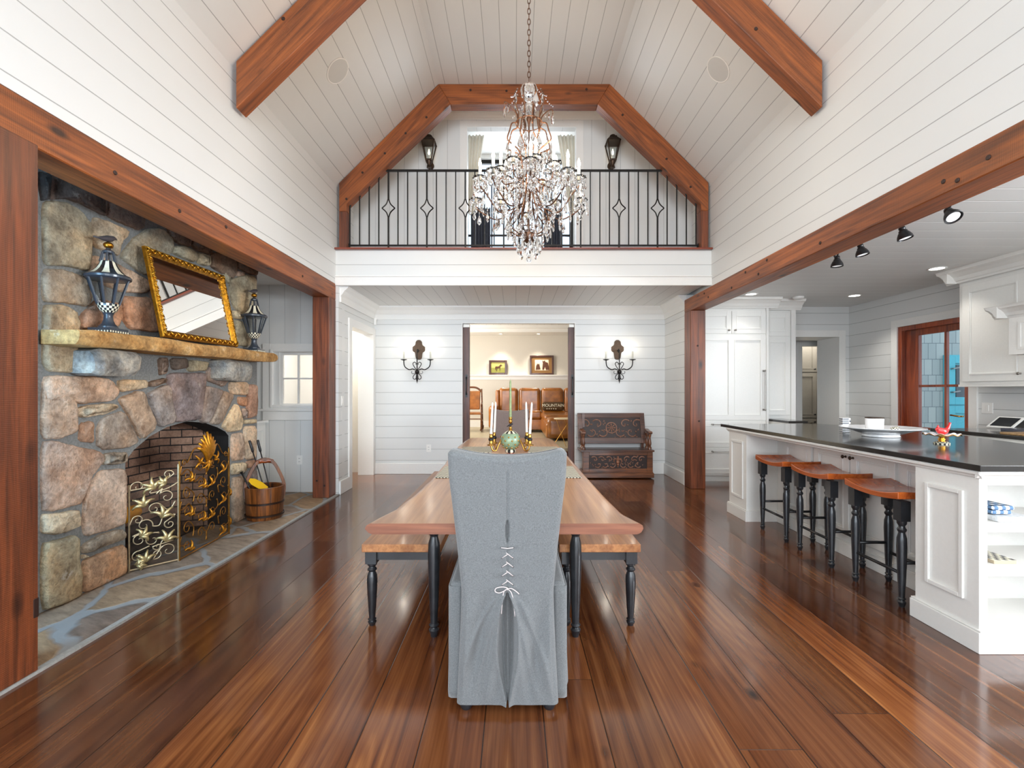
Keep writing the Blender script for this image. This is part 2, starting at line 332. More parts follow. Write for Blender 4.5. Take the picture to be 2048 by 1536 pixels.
def brick_mat():
    m, nt, b = mat('sooty_firebrick'); tc = nt.nodes.new('ShaderNodeTexCoord'); sp = nd(nt, 'ShaderNodeSeparateXYZ', {0: tc.outputs['Object']})
    cv = nd(nt, 'ShaderNodeCombineXYZ', {0: mth(nt, 'ADD', sp.outputs[1], sp.outputs[0]), 1: sp.outputs[2], 2: 0.0})
    br = nd(nt, 'ShaderNodeTexBrick', {'Vector': cv.outputs[0], 'Color1': lin(206, 168, 142), 'Color2': lin(168, 130, 108), 'Mortar': lin(52, 46, 44), 'Scale': 1.0, 'Mortar Size': 0.006, 'Brick Width': 0.23, 'Row Height': 0.072})
    no = nd(nt, 'ShaderNodeTexNoise', {'Vector': tc.outputs['Object'], 'Scale': 3.0, 'Detail': 6.0}); n2 = nd(nt, 'ShaderNodeTexNoise', {'Vector': tc.outputs['Object'], 'Scale': 60.0, 'Detail': 3.0})
    soot = ramp(nt, no.outputs[0], [(0.38, (0.35, 0.3, 0.28, 1)), (0.6, (1, 1, 1, 1))]); c = mix(nt, 1.0, br.outputs[0], soot, 'MULTIPLY')
    c = mix(nt, 1.0, c, ramp(nt, n2.outputs[0], [(0.3, (0.75,) * 3 + (1,)), (0.6, (1.1,) * 3 + (1,))]), 'MULTIPLY')
    nt.links.new(c, b.inputs['Base Color']); b.inputs['Roughness'].default_value = 0.85
    bump(nt, b, mth(nt, 'SUBTRACT', mth(nt, 'MULTIPLY', n2.outputs[0], 0.3), br.outputs['Fac']), 0.5, 0.008); return m
m_brick = brick_mat(); m_soot = plain('soot_black', lin(30, 27, 26), 0.9, var=0.5, bs_=8)
iron = plain('black_wrought_iron', lin(38, 35, 33), 0.45, 0.6, var=0.3)
brass = plain('polished_brass', lin(196, 148, 74), 0.25, 1.0, var=0.15)
gold = plain('antique_gold', lin(190, 132, 44), 0.32, 1.0, var=0.35, bs_=30)
nickel = plain('brushed_nickel', lin(150, 146, 140), 0.3, 1.0)
darkblk = plain('black_distressed_paint', lin(36, 38, 42), 0.35, 0.0, coat=0.3, var=0.45, bs_=18, bmp=0.2)
plastic = plain('white_plastic', lin(240, 239, 235), 0.4)
blackp = plain('black_plastic', lin(22, 22, 24), 0.4)
def glassy(name, tint=(1, 1, 1, 1), rough=0.0):
    m = bpy.data.materials.new(name); m.use_nodes = True; nt = m.node_tree; nt.nodes.clear()
    o = nt.nodes.new('ShaderNodeOutputMaterial'); t = nd(nt, 'ShaderNodeBsdfTransparent', {'Color': tint}); g = nd(nt, 'ShaderNodeBsdfGlossy', {'Roughness': rough})
    lw = nt.nodes.new('ShaderNodeLayerWeight'); lw.inputs[0].default_value = .5; fr = mth(nt, 'MULTIPLY_ADD', mth(nt, 'POWER', lw.outputs['Facing'], 4.0), .6, .04); mx = nd(nt, 'ShaderNodeMixShader', {0: fr, 1: t.outputs[0], 2: g.outputs[0]}); nt.links.new(mx.outputs[0], o.inputs[0]); return m
pane = glassy('window_glass'); lampglass = glassy('lantern_glass', (0.9, 0.92, 0.92, 1))
def crystal_mat():
    m, nt, b = mat('cut_crystal'); b.inputs['Transmission Weight'].default_value = 1.0; b.inputs['Roughness'].default_value = 0.0; b.inputs['IOR'].default_value = 1.52
    b.inputs['Base Color'].default_value = (1, 1, 1, 1); return m
crystal = crystal_mat()
def emis(name, col, st):
    m, nt, b = mat(name); b.inputs['Base Color'].default_value = (0.8, 0.8, 0.8, 1); b.inputs['Emission Color'].default_value = col; b.inputs['Emission Strength'].default_value = st; return m
flame = emis('lit_bulb', (1.0, 0.86, 0.62, 1), 14.0); lampdisc = emis('lit_lamp_lens', (1, 0.97, 0.9, 1), 6.0)
candle_ivory = plain('ivory_candle', lin(240, 238, 228), 0.45)
# ---------------- the setting ----------------
def st(name, mb, m, **k): o = mb.build(name, m, **k); o['kind'] = 'structure'; return o
XL, XR = -2.234, 2.46            # faces of the upper side walls
YB, YH, YW = -5.2, 5.81, 7.3     # window wall behind the camera, loft header, far wall
CZ = 2.62                        # low ceiling height
st('floor', MB().box(-4.2, 6.4, YB, 8.9, -0.06, 0.0), m_floor)
# upper walls, slopes and flat ceiling of the vault
st('wall_left', MB().box(XL - 0.2, XL, YB, 6.45, 2.637, 3.87), b_z)
st('wall_right', MB().box(XR, XR + 0.2, YB, 6.45, 2.547, 3.88), b_z)
def slope(name, x0, z0, x1, z1, m): return st(name, MB().add([(x0, YB, z0), (x0, 6.45, z0), (x1, 6.45, z1), (x1, YB, z1), (x0, YB, z0 + .1), (x0, 6.45, z0 + .1), (x1, 6.45, z1 + .1), (x1, YB, z1 + .1)],
    [(0, 1, 2, 3), (7, 6, 5, 4), (0, 4, 5, 1), (1, 5, 6, 2), (2, 6, 7, 3), (3, 7, 4, 0)]), m)
slope('ceiling_left', XL - 0.02, 3.85, -0.95, 5.14, b_l); slope('ceiling_right', XR + 0.02, 3.86, 1.19, 5.14, b_r)
st('ceiling', MB().box(-1.0, 1.25, YB, 6.45, 5.14, 5.24), b_x)
# loft header with trim boards and loft floor slab
mb = MB().box(XL, XR, YH, YH + 0.04, CZ + 0.0, 3.06).box(XL, XR, YH + 0.04, YW, CZ + 0.1, 3.06)
st('wall_header', mb, b_z)
st('trim_1', MB().box(XL, XR, YH - 0.022, YH + 0.02, CZ - 0.005, CZ + 0.10).box(XL, XR, YH - 0.035, YH + 0.02, CZ + 0.10, CZ + 0.115), white, bevel=0.004)
sill = MB().box(XL - 0.02, XR + 0.02, YH - 0.045, 6.55, 3.06, 3.082)
st('trim_2', sill, wood('loft_sill_wood', lin(90, 34, 20), lin(150, 66, 38), rough=0.35, coat=0.4), bevel=0.004)
# low ceiling past the header
st('ceiling_1', MB().box(-2.35, 2.36, YH + 0.04, YW + 0.1, CZ, CZ + 0.08), b_x)
# lower side walls and far wall
lw = MB().box(-2.32, -2.2, YH, 6.24, 0, CZ).box(-2.32, -2.2, 7.2, YW, 0, CZ).box(-2.32, -2.2, 6.24, 7.2, 2.17, CZ)
st('wall_left_1', lw, b_z)
st('wall_right_1', MB().box(2.36, 2.56, 6.39, YW, 0, CZ), b_z)
DX0, DX1, DZ = -0.816, 0.945, 2.36
far = MB().box(-2.32, DX0, YW, YW + 0.05, 0, CZ).box(DX1, 2.56, YW, YW + 0.05, 0, CZ).box(DX0, DX1, YW, YW + 0.05, DZ, CZ)
far.box(-2.32, DX0, YW + 0.14, YW + 0.19, 0, 3.0).box(DX1, 2.56, YW + 0.14, YW + 0.19, 0, 3.0).box(DX0 - 0.02, DX1 + 0.02, YW + 0.05, YW + 0.19, DZ + 0.02, 2.97)
st('wall_back', far, b_z)
# door trim of the far opening (thin plain edge) and pocket slots
st('trim_3', MB().box(DX0 - 0.012, DX0, YW - 0.012, YW + 0.06, 0, DZ + 0.012).box(DX1, DX1 + 0.012, YW - 0.012, YW + 0.06, 0, DZ + 0.012).box(DX0 - 0.012, DX1 + 0.012, YW - 0.012, YW + 0.06, DZ, DZ + 0.012), white)
# baseboards
def bboard(name, pts):      # pts: list of (x0,x1,y0,y1) footprints
    mb = MB()
    for x0, x1, y0, y1 in pts: mb.box(x0, x1, y0, y1, 0, 0.17)
    return st(name, mb, white, bevel=0.006)
bboard('baseboard_back', [(-2.2, DX0 - 0.012, YW - 0.025, YW), (DX1 + 0.012, 2.36, YW - 0.025, YW)])
bboard('baseboard_left', [(-2.2, -2.175, YH + 0.01, 6.14)]); bboard('baseboard_right', [(2.335, 2.36, 6.40, YW)])
# crown moulding around the low ceiling
CROWN = [(0, 0), (0, -0.13), (0.012, -0.13), (0.02, -0.115), (0.035, -0.10), (0.06, -0.06), (0.095, -0.03), (0.105, -0.02), (0.11, 0)]
def crown(mb, p, along, out, L, prof=CROWN, sc=1.0): mb.prism([(a * sc, b * sc) for a, b in prof], p, Vector(out), Z_, Vector(along), 0, L)
mb = MB(); crown(mb, (-2.2, YW, CZ), (1, 0, 0), (0, -1, 0), 4.56); crown(mb, (-2.2, YH + 0.04, CZ), (0, 1, 0), (1, 0, 0), YW - YH); crown(mb, (2.36, 6.39, CZ), (0, 1, 0), (-1, 0, 0), YW - 6.39)
mb.box(-2.2, 2.36, YW - 0.02, YW, CZ - 0.2, CZ - 0.13).box(-2.2, -2.18, YH + 0.04, YW, CZ - 0.2, CZ - 0.13).box(2.34, 2.36, 6.39, YW, CZ - 0.2, CZ - 0.13)
st('trim_4', mb, white)
# casing of the left doorway, deep white jambs, hall behind
mb = MB().box(-2.2, -2.178, 6.14, 6.24, 0, 2.26).box(-2.2, -2.178, 7.2, 7.29, 0, 2.26).box(-2.2, -2.178, 6.14, 7.29, 2.17, 2.27)
mb.box(-2.33, -2.178, 6.235, 6.25, 0, 2.18).box(-2.42, -2.178, 7.185, 7.2, 0, 2.18).box(-2.33, -2.178, 6.24, 7.2, 2.165, 2.18)
st('trim_5', mb, white, bevel=0.004)
hall = MB().box(-3.9, -2.3, 8.2, 8.3, 0, 2.7).box(-3.9, -3.8, 5.98, 8.2, 0, 2.7).box(-3.9, -2.2, 5.98, 8.3, 2.66, 2.7).box(-2.32, -2.2, 7.3, 8.3, 0, 2.7)
st('wall_hall', hall, white); bboard('baseboard_hall', [(-3.8, -2.32, 8.175, 8.2)])
# alcoves left of the room: back wall, far end wall with window, near end wall, ceiling
AX = -3.7
win = MB(); wx0, wx1, wz0, wz1 = -3.0, -2.36, 1.10, 1.80
win.box(AX, wx0, 5.93, 6.02, 0, 2.7).box(wx1, -2.2, 5.93, 6.02, 0, 2.7).box(wx0, wx1, 5.93, 6.02, 0, wz0).box(wx0, wx1, 5.93, 6.02, wz1, 2.7)
st('wall_alcove', win, b_v)
st('wall_alcove_1', MB().box(AX - 0.1, AX, 1.5, 6.02, 0, 2.7), b_v); st('wall_alcove_2', MB().box(AX, XL, 1.45, 1.55, 0, 2.7), b_v)
st('ceiling_2', MB().box(AX, -2.434, 1.5, 5.94, 2.655, 2.7), white)
fr = MB()
def frame_rect(mb, o, u, v, n, a0, a1, b0, b1, wd, n0, n1):   # picture-frame rectangle of four bars
    mb.obox(o, u, v, n, a0, a0 + wd, b0, b1, n0, n1).obox(o, u, v, n, a1 - wd, a1, b0, b1, n0, n1)
    mb.obox(o, u, v, n, a0 + wd, a1 - wd, b0, b0 + wd, n0, n1).obox(o, u, v, n, a0 + wd, a1 - wd, b1 - wd, b1, n0, n1)
O = Vector((0, 0, 0)); mY = Vector((0, -1, 0)); mX = Vector((-1, 0, 0))
wroot = thing('window_1', (-2.68, 5.93, 1.1), None, None); wroot['kind'] = 'structure'
frame_rect(fr, (0, 5.93, 0), X_, Z_, mY, -3.2, -2.25, 1.02, 1.9, 0.105, 0, 0.025)
frame_rect(fr, (0, 5.93, 0), X_, Z_, mY, -3.1, -2.33, 1.09, 1.83, 0.03, 0, 0.04)
fr.box(-3.28, -2.2, 5.87, 5.93, 1.045, 1.075).box(-3.2, -2.2, 5.905, 5.93, 0.93, 1.045)
fr.build('window_frame', white, wroot, bevel=0.004)
sa = MB(); frame_rect(sa, (0, 5.93, 0), X_, Z_, mY, wx0 - 0.02, wx1 + 0.02, wz0 - 0.02, wz1 + 0.02, 0.06, -0.05, -0.015)
sa.box(-2.775, -2.755, 5.945, 5.98, wz0, wz1).box(wx0, wx1, 5.945, 5.98, 1.45, 1.47); sa.build('sash', white, wroot, bevel=0.003)
MB().box(wx0, wx1, 5.96, 5.966, wz0, wz1).build('pane', pane, wroot)
# hearth flush with the floor and pale concrete edge strip
st('floor_hearth', MB().box(AX, -2.215, 1.55, 5.93, 0.0, 0.012), m_hearth)
st('trim_6', MB().box(-2.222, -2.190, 1.0, 5.97, 0.0, 0.014), plain('hearth_edge_strip', lin(170, 170, 166), 0.7, var=0.2))
# side walls nearer than the posts (outside the frame, they shade and bounce light)
st('wall_left_2', MB().box(-2.434, XL, YB, -2.5, 0, 2.64).box(-2.434, XL, 0.1, 1.93, 0, 2.64).box(-2.434, XL, -2.5, 0.1, 0, 0.35).box(-2.434, XL, -2.5, 0.1, 2.35, 2.64), b_z)
bw = MB().box(XL, -2.0, YB - 0.1, YB, 0, 5.2).box(2.2, 2.9, YB - 0.1, YB, 0, 5.2).box(5.1, 5.4, YB - 0.1, YB, 0, 2.7).box(2.9, 5.1, YB - 0.1, YB, 0, 0.3).box(2.9, 5.1, YB - 0.1, YB, 2.5, 2.7).box(-2.0, 2.2, YB - 0.1, YB, 0, 0.2).box(-2.0, 2.2, YB - 0.1, YB, 4.8, 5.24)
for x in (-0.6, 0.8): bw.box(x - 0.05, x + 0.05, YB - 0.1, YB, 0.2, 4.8)
bw.box(-2, 2.2, YB - 0.1, YB, 2.5, 2.65)
st('wall_front', bw, white)
# kitchen shell
KX = 5.25
kx0, kx1, kz = 4.34, 5.08, 2.148
kb = MB().box(2.56, kx0, YW, YW + 0.12, 0, CZ).box(kx1, KX + 0.1, YW, YW + 0.12, 0, CZ).box(kx0, kx1, YW, YW + 0.12, kz, CZ)
st('wall_kitchen_back', kb, b_z)
fd0, fd1, fdz = 5.36, 6.36, 2.17       # french door opening along y
kr = MB().box(KX, KX + 0.12, YB, -.7, 0, CZ).box(KX, KX + 0.12, 1.7, fd0, 0, CZ).box(KX, KX + 0.12, -.7, 1.7, 0, 1.05).box(KX, KX + 0.12, -.7, 1.7, 2.35, CZ).box(KX, KX + 0.12, fd1, YW, 0, CZ).box(KX, KX + 0.12, fd0, fd1, fdz, CZ)  # side opening cut out of view to admit the kitchen fill light
st('wall_kitchen_right', kr, b_z)
st('ceiling_kitchen', MB().box(XR + 0.02, KX + 0.1, YB, YW + 0.1, CZ, CZ + 0.1), b_y)
mb = MB(); cs = 0.105
mb.box(kx0 - cs, kx0, YW - 0.022, YW, 0, kz + cs).box(kx1, kx1 + cs, YW - 0.022, YW, 0, kz + cs).box(kx0, kx1, YW - 0.022, YW, kz, kz + cs)
mb.box(kx0 - 0.012, kx0 + 0.003, YW - 0.03, YW + 0.5, 0, kz).box(kx1 - 0.003, kx1 + 0.012, YW - 0.03, YW + 0.5, 0, kz).box(kx0, kx1, YW - 0.03, YW + 0.5, kz - 0.003, kz + 0.012)
st('trim_7', mb, white, bevel=0.003)
mb = MB().box(KX - 0.022, KX, fd0 - 0.1, fd0, 0, fdz + 0.1).box(KX - 0.022, KX, fd1, fd1 + 0.1, 0, fdz + 0.1).box(KX - 0.022, KX, fd0, fd1, fdz, fdz + 0.1)
st('trim_8', mb, white, bevel=0.003)
# pantry passage beyond the kitchen doorway
st('wall_pantry', MB().box(4.2, 4.34, YW + 0.12, 9.2, 0, 2.7).box(6.2, 6.3, 8.2, 9.2, 0, 2.7).box(4.2, 5.06, 8.2, 8.3, 0, 2.7).box(5.40, 6.3, 8.2, 8.3, 0, 2.7).box(5.06, 5.40, 8.2, 8.3, 2.09, 2.7).box(5.72, 5.9, YW + 0.12, 8.2, 0, 2.7).box(4.2, 6.3, 9.2, 9.3, 0, 2.7).box(5.35, 5.9, YW + .12, YW + .2, 0, 2.7), white)
mb = MB(); mb.box(4.96, 5.06, 8.175, 8.2, 0, 2.20).box(5.40, 5.52, 8.175, 8.2, 0, 2.20).box(5.06, 5.40, 8.175, 8.2, 2.09, 2.20); st('trim_9', mb, white, bevel=0.003)
st('ceiling_pantry', MB().box(4.2, 6.3, YW + 0.12, 9.3, 2.62, 2.7), white)
st('floor_pantry', MB().box(4.2, 6.4, 8.9, 9.4, -0.06, 0), m_floor)
# loft: back wall with doorway, ceiling trim
LY = 6.45; lx0, lx1, lz = -0.66, 0.858, 4.955
lb = MB().box(XL, lx0, LY, LY + 0.1, 3.08, 5.2).box(lx1, XR, LY, LY + 0.1, 3.08, 5.2).box(lx0, lx1, LY, LY + 0.1, lz, 5.2)
st('wall_loft', lb, b_v)
mb = MB().box(lx0 - 0.095, lx0, LY - 0.02, LY, 3.08, lz + 0.085).box(lx1, lx1 + 0.095, LY - 0.02, LY, 3.08, lz + 0.085).box(lx0, lx1, LY - 0.02, LY, lz, lz + 0.085)
mb.box(lx0 - 0.01, lx0 + 0.004, LY - 0.02, LY + 0.14, 3.08, lz).box(lx1 - 0.004, lx1 + 0.01, LY - 0.02, LY + 0.14, 3.08, lz)
crown(mb, (-1.0, LY, 5.14), (1, 0, 0), (0, -1, 0), 2.25, sc=0.6); st('trim_10', mb, white)
lr = MB().box(-1.6, -1.5, LY + 0.1, 8.0, 3.0, 5.6).box(1.7, 1.8, LY + 0.1, 8.0, 3.0, 5.6).box(-1.6, 1.8, LY + 0.1, 8.0, 5.32, 5.42).box(-1.6, 1.8, LY + 0.1, 8.4, 3.0, 3.08)
lr.box(-1.6, -0.85, 7.9, 8.0, 3.0, 5.6).box(1.0, 1.8, 7.9, 8.0, 3.0, 5.6).box(-0.85, 1.0, 7.9, 8.0, 5.25, 5.6).box(-0.85, 1.0, 7.9, 8.0, 3.0, 3.45)
if 0: lr.add([(-0.85, 8.0, 5.25), (1.0, 8.0, 5.25), (1.0, 9.3, 4.45), (-0.85, 9.3, 4.45), (-0.85, 8.0, 5.3), (1.0, 8.0, 5.3), (1.0, 9.3, 4.5), (-0.85, 9.3, 4.5)], [(0, 1, 2, 3), (7, 6, 5, 4), (0, 4, 5, 1), (1, 5, 6, 2), (2, 6, 7, 3), (3, 7, 4, 0)])
st('wall_loft_room', lr, white)
wl = thing('window_2', (0.07, 8.0, 3.45), None, None); wl['kind'] = 'structure'
fr = MB(); frame_rect(fr, (0, 8.0, 0), X_, Z_, mY, -0.87, 1.02, 3.43, 5.27, 0.08, 0, 0.05); fr.box(0.055, 0.10, 7.96, 8.0, 3.45, 5.25).box(-0.85, 1.0, 7.965, 7.995, 3.95, 3.98).box(-0.40, -0.38, 7.965, 7.995, 3.45, 5.25).box(0.53, 0.55, 7.965, 7.995, 3.45, 5.25)
fr.build('window_frame', iron, wl); MB().box(-0.85, 1.0, 7.985, 7.99, 3.45, 5.25).build('pane', pane, wl)
# living room beyond the wide opening: two steps up
LZ = 0.35; FY = 12.3
stone_floor = plain('pale_stone_tile', lin(176, 164, 136), 0.4, var=0.15, bs_=3)
st('floor_living', MB().box(-3.0, 3.6, 7.72, FY + 0.1, 0.25, LZ), stone_floor)
st('floor_step', MB().box(DX0 - 0.1, DX1 + 0.1, 7.49, 7.9, 0.0, 0.175).box(-3.0, 3.6, 7.72, 7.8, 0.0, 0.30), wood('step_wood', lin(70, 30, 18), lin(130, 66, 34), rough=0.3, coat=0.4))
lwall = plain('warm_white_plaster', lin(214, 208, 196), 0.6, var=0.03)
st('wall_living', MB().box(-3.0, 3.6, FY, FY + 0.1, LZ, 3.0).box(-3.1, -3.0, 7.49, FY, 0, 3.0).box(3.6, 3.7, 7.49, FY, 0, 3.0).box(-3.0, -2.2, 7.44, 7.5, 0, 3.0).box(2.4, 3.6, 7.44, 7.5, 0, 3.0), lwall)
st('ceiling_living', MB().box(-3.0, 3.6, 7.44, FY, 2.93, 3.0), b_x)
st('trim_11', MB().box(-3.0, 3.6, 11.6, FY, 2.77, 2.93).box(-3.0, 3.6, 11.5, 11.6, 2.86, 2.93), white)
st('trim_12', MB().box(-3.0, 3.6, FY - 0.12, FY, 1.70, 1.725).box(-3.0, 3.6, FY - 0.02, FY, 1.60, 1.70), white)
bboard('baseboard_living', []); 
bpy.data.objects.remove(bpy.data.objects['baseboard_living'])
st('baseboard_living', MB().box(-3.0, 3.6, FY - 0.02, FY, LZ, LZ + 0.16), white)
# porch beyond the kitchen door
sh = nodes = None
def shingle_mat():
    m, nt, b = mat('weathered_shingles'); tc = nt.nodes.new('ShaderNodeTexCoord'); s_ = nd(nt, 'ShaderNodeSeparateXYZ', {0: tc.outputs['Object']})
    cv = nd(nt, 'ShaderNodeCombineXYZ', {0: s_.outputs[0], 1: s_.outputs[2], 2: 0.0})
    br = nd(nt, 'ShaderNodeTexBrick', {'Vector': cv.outputs[0], 'Color1': lin(190, 194, 184), 'Color2': lin(164, 170, 164), 'Mortar': lin(96, 106, 108), 'Scale': 1.0, 'Mortar Size': 0.004, 'Brick Width': 0.13, 'Row Height': 0.26})
    nt.links.new(br.outputs[0], b.inputs['Base Color']); b.inputs['Roughness'].default_value = 0.8; return m
st('wall_porch', MB().box(KX + 0.12, 9.5, 7.6, 7.7, -0.1, 3.2), shingle_mat()); st('floor_porch', MB().box(KX + 0.12, 9.5, 2.0, 7.6, -0.12, -0.04), plain('porch_boards', lin(150, 150, 145), 0.6))
# ---------------- timber frame ----------------
pegm = plain('dark_peg', lin(46, 24, 15), 0.6)
def timber(name, mb, m, label, cat, pegs=(), base=None, bv=0.006):
    t = thing(name, base, label, cat); mb.build('timber', m, t, bevel=bv, seg=1)
    for p, ax in pegs: MB().lathe([(0.013, -0.004), (0.013, 0.003), (0.010, 0.006)], p, 10, axis=ax).build('peg', pegm, t, smooth=False)
    return t
timber('timber_post', MB().box(-2.40, -2.195, 1.94, 2.147, 0.012, 2.434), t_z, 'dark rough-sawn timber post at the left edge of the picture, before the fireplace', 'post', base=(-2.334, 2.045, 0.012))
MB().box(-2.23, -2.1935, 2.118, 2.1485, .258, .352).build('dark_notch_block', pegm, [o for o in bpy.data.objects if o.name == 'timber_post'][0], bevel=.008, seg=2)  # chip drawn as a raised block, its darkness put into the colour
timber('timber_post', MB().box(-2.434, XL, 5.6, 5.81, 0.012, 2.435), t_z, 'dark timber post between the fireplace alcove and the far white wall', 'post', [((-2.29, 5.6, 0.16), (0, -1, 0)), ((-2.38, 5.6, 0.22), (0, -1, 0))], (-2.334, 5.7, 0.012))
timber('timber_post', MB().box(2.335, 2.535, 6.17, 6.39, 0.0, 2.372), t_z, 'dark knotty timber post standing at the far end of the kitchen opening', 'post', [((2.43, 6.17, 1.9), (0, -1, 0)), ((2.45, 6.17, 0.9), (0, -1, 0))], (2.435, 6.28, 0))
timber('timber_beam', MB().box(-2.434, XL, YB, 5.81, 2.435, 2.637), t_y, 'long reddish timber beam above the stone fireplace opening', 'beam', [((XL, y, z), (1, 0, 0)) for y, z in ((2.6, 2.52), (3.1, 2.5), (3.6, 2.57), (4.9, 2.51))], (-2.334, 1, 2.435))
rb = [(2.29, 2.45), (2.45, 2.41), (2.53, 2.44), (3.55, 2.43), (4.45, 2.42), (4.7, 2.50), (5.0, 2.41), (5.6, 2.43), (5.72, 2.5), (4.3, 2.51)]
timber('timber_beam', MB().box(2.335, 2.535, YB, 6.39, 2.372, 2.547), t_y, 'long reddish timber beam above the kitchen opening on the right', 'beam', [((2.335, y, z), mX) for y, z in rb], (2.435, 1, 2.372))
def truss(y0, y1, legs, label, dl=0.0):
    t = thing('timber_truss', (0.12, y0, 3.08 if legs else 4.85), label, 'truss')
    aL, aR = -2.193, 2.425; h = 0.354; o = Vector((0, y0, 0)); D = y1 - y0
    zl = aL + 6.09; zr = 6.33 - aR; top = 5.138
    # collar with mitred ends, rafters as slanted prisms cut plumb at the foot
    MB().prism([(-0.80, top - 0.252), (-0.952, top), (1.192, top), (1.04, top - 0.252)], o, X_, Z_, Y_, 0, D).build('collar_beam', t_x, t, bevel=0.005, seg=1)
    if legs:
        xi = -2.10; xj = 2.332
        MB().prism([(aL, zl), (-0.952, top), (-0.80, top - 0.252), (xi, xi + 6.09 - h), (xi, zl - 0.35), (aL, zl - 0.35)], o, X_, Z_, Y_, 0, D - 0.002).build('rafter', t_p, t, bevel=0.005, seg=1)
        MB().prism([(aR, zr), (1.192, top), (1.04, top - 0.252), (xj, 6.33 - h - xj), (xj, zr - 0.35), (aR, zr - 0.35)], o, X_, Z_, Y_, 0, D - 0.002).build('rafter', t_m, t, bevel=0.005, seg=1)
        MB().box(aL, xi, y0 + 0.001, y1 - 0.003, 3.083, zl - 0.35).build('leg', t_z, t, bevel=0.005, seg=1); MB().box(xj, aR, y0 + 0.001, y1 - 0.003, 3.083, zr - 0.35).build('leg', t_z, t, bevel=0.005, seg=1)
        pg = [(-1.9, 4.03), (-1.62, 4.27), (-1.36, 4.52), (-1.1, 4.72), (-0.55, 5.06), (-0.1, 5.05), (0.9, 5.07), (1.35, 4.75), (1.9, 4.2), (2.2, 3.85), (-2.1, 3.7)]
    else:
        MB().prism([(aL, zl), (-0.952, top), (-0.80, top - 0.252), (aL, zl - 0.37)], o, X_, Z_, Y_, 0, D).build('rafter', t_p, t, bevel=0.005, seg=1)
        MB().prism([(aR, zr), (1.192, top), (1.04, top - 0.252), (aR, zr - 0.37)], o, X_, Z_, Y_, 0, D).build('rafter', t_m, t, bevel=0.005, seg=1)
        pg = [(-1.82, 4.23), (1.9, 4.15)]
    for x, z in pg: MB().lathe([(0.015, -0.004), (0.015, 0.003), (0.012, 0.006)], (x, y0, z), 10, axis=(0, -1, 0)).build('peg', pegm, t)
    if not legs:
        for x, s_ in ((-1.72, 1), (-1.35, 1), (1.95, -1), (1.62, -1)):
            z = (x + 6.09 - 0.365) if s_ > 0 else (6.33 - 0.365 - x)
            MB().lathe([(0.016, -0.004), (0.016, 0.004), (0.011, 0.007)], (x, y0 + 0.07, z), 10, axis=(s_ * q, 0, -q)).build('peg', pegm, t)
    return t
truss(YH, 5.96, True, 'reddish timber truss framing the loft balcony opening')
truss(3.66, 3.80, False, 'nearer reddish timber truss cut by the top edge of the picture')
# speakers set in the slopes
for (x, y, z, nx, lab) in ((-1.709, 4.489, 4.391, q, 'round white ceiling speaker in the left slope'), (1.954, 4.455, 4.382, -q, 'round white ceiling speaker in the right slope')):
    t = thing('ceiling_speaker', (x, y, z), lab, 'speaker', 'round ceiling speakers in the slopes')
    MB().lathe([(0.118, -0.01), (0.118, 0.006), (0.10, 0.009), (0.03, 0.011), (1e-4, 0.011)], (x, y, z), 40, axis=(nx, 0, -q)).build('grille', plain('speaker_grille', lin(205, 205, 202), 0.6, bmp=0.3, bs_=400), t, smooth=True, ang=0.5)
    MB().lathe([(0.118, -0.01), (0.130, -0.01), (0.130, 0.007), (0.124, 0.010), (0.118, 0.007)], (x, y, z), 40, axis=(nx, 0, -q), caps=False).build('rim', plastic, t, smooth=True, ang=0.5)
# ---------------- loft railing ----------------
RY = 5.90
t = thing('loft_railing', (0.10, RY, 3.083), 'black iron railing of thin bars and diamonds across the loft opening', 'railing')
MB().box(-1.63, 1.87, RY - 0.012, RY + 0.014, 4.085, 4.107).build('top_rail', iron, t); MB().box(-2.10, 2.332, RY - 0.01, RY + 0.01, 3.135, 3.155).build('bottom_rail', iron, t)
for k in range(37):
    x = (128 + 49.2 * k) / 2.56 + 650; x = (x - 1029) / F * RY
    zt = min(4.09, x + 6.09 - 0.36, 6.33 - 0.36 - x) + (0.012 if x < -1.62 or x > 1.86 else 0)
    if k % 4 == 0 and 0 < k < 36:
        zc = 3.62; d = 0.115; mb = MB().box(x - 0.009, x + 0.009, RY - 0.009, RY + 0.009, 3.083, zc - d).box(x - 0.009, x + 0.009, RY - 0.009, RY + 0.009, zc + d, zt)
        for sx in (-1, 1):
            for sz in (-1, 1): mb.tube(spline([(x + sx * 0.004, RY, zc + sz * d), (x + sx * 0.028, RY, zc + sz * 0.052), (x + sx * 0.082, RY, zc)], 5), 0.008, 5)
        mb.build('diamond_bar', iron, t)
    else:
        mb = MB().box(x - 0.0065, x + 0.0065, RY - 0.0065, RY + 0.0065, 3.155, zt)
        if zt < 4.085: mb.ball((x, RY, zt - 0.006), 0.017, 8)
        mb.build('bar', iron, t)
for x in (-2.11, 2.34): MB().box(x - 0.02, x + 0.02, RY - 0.02, RY + 0.02, 3.125, 3.165).build('bracket', iron, t)
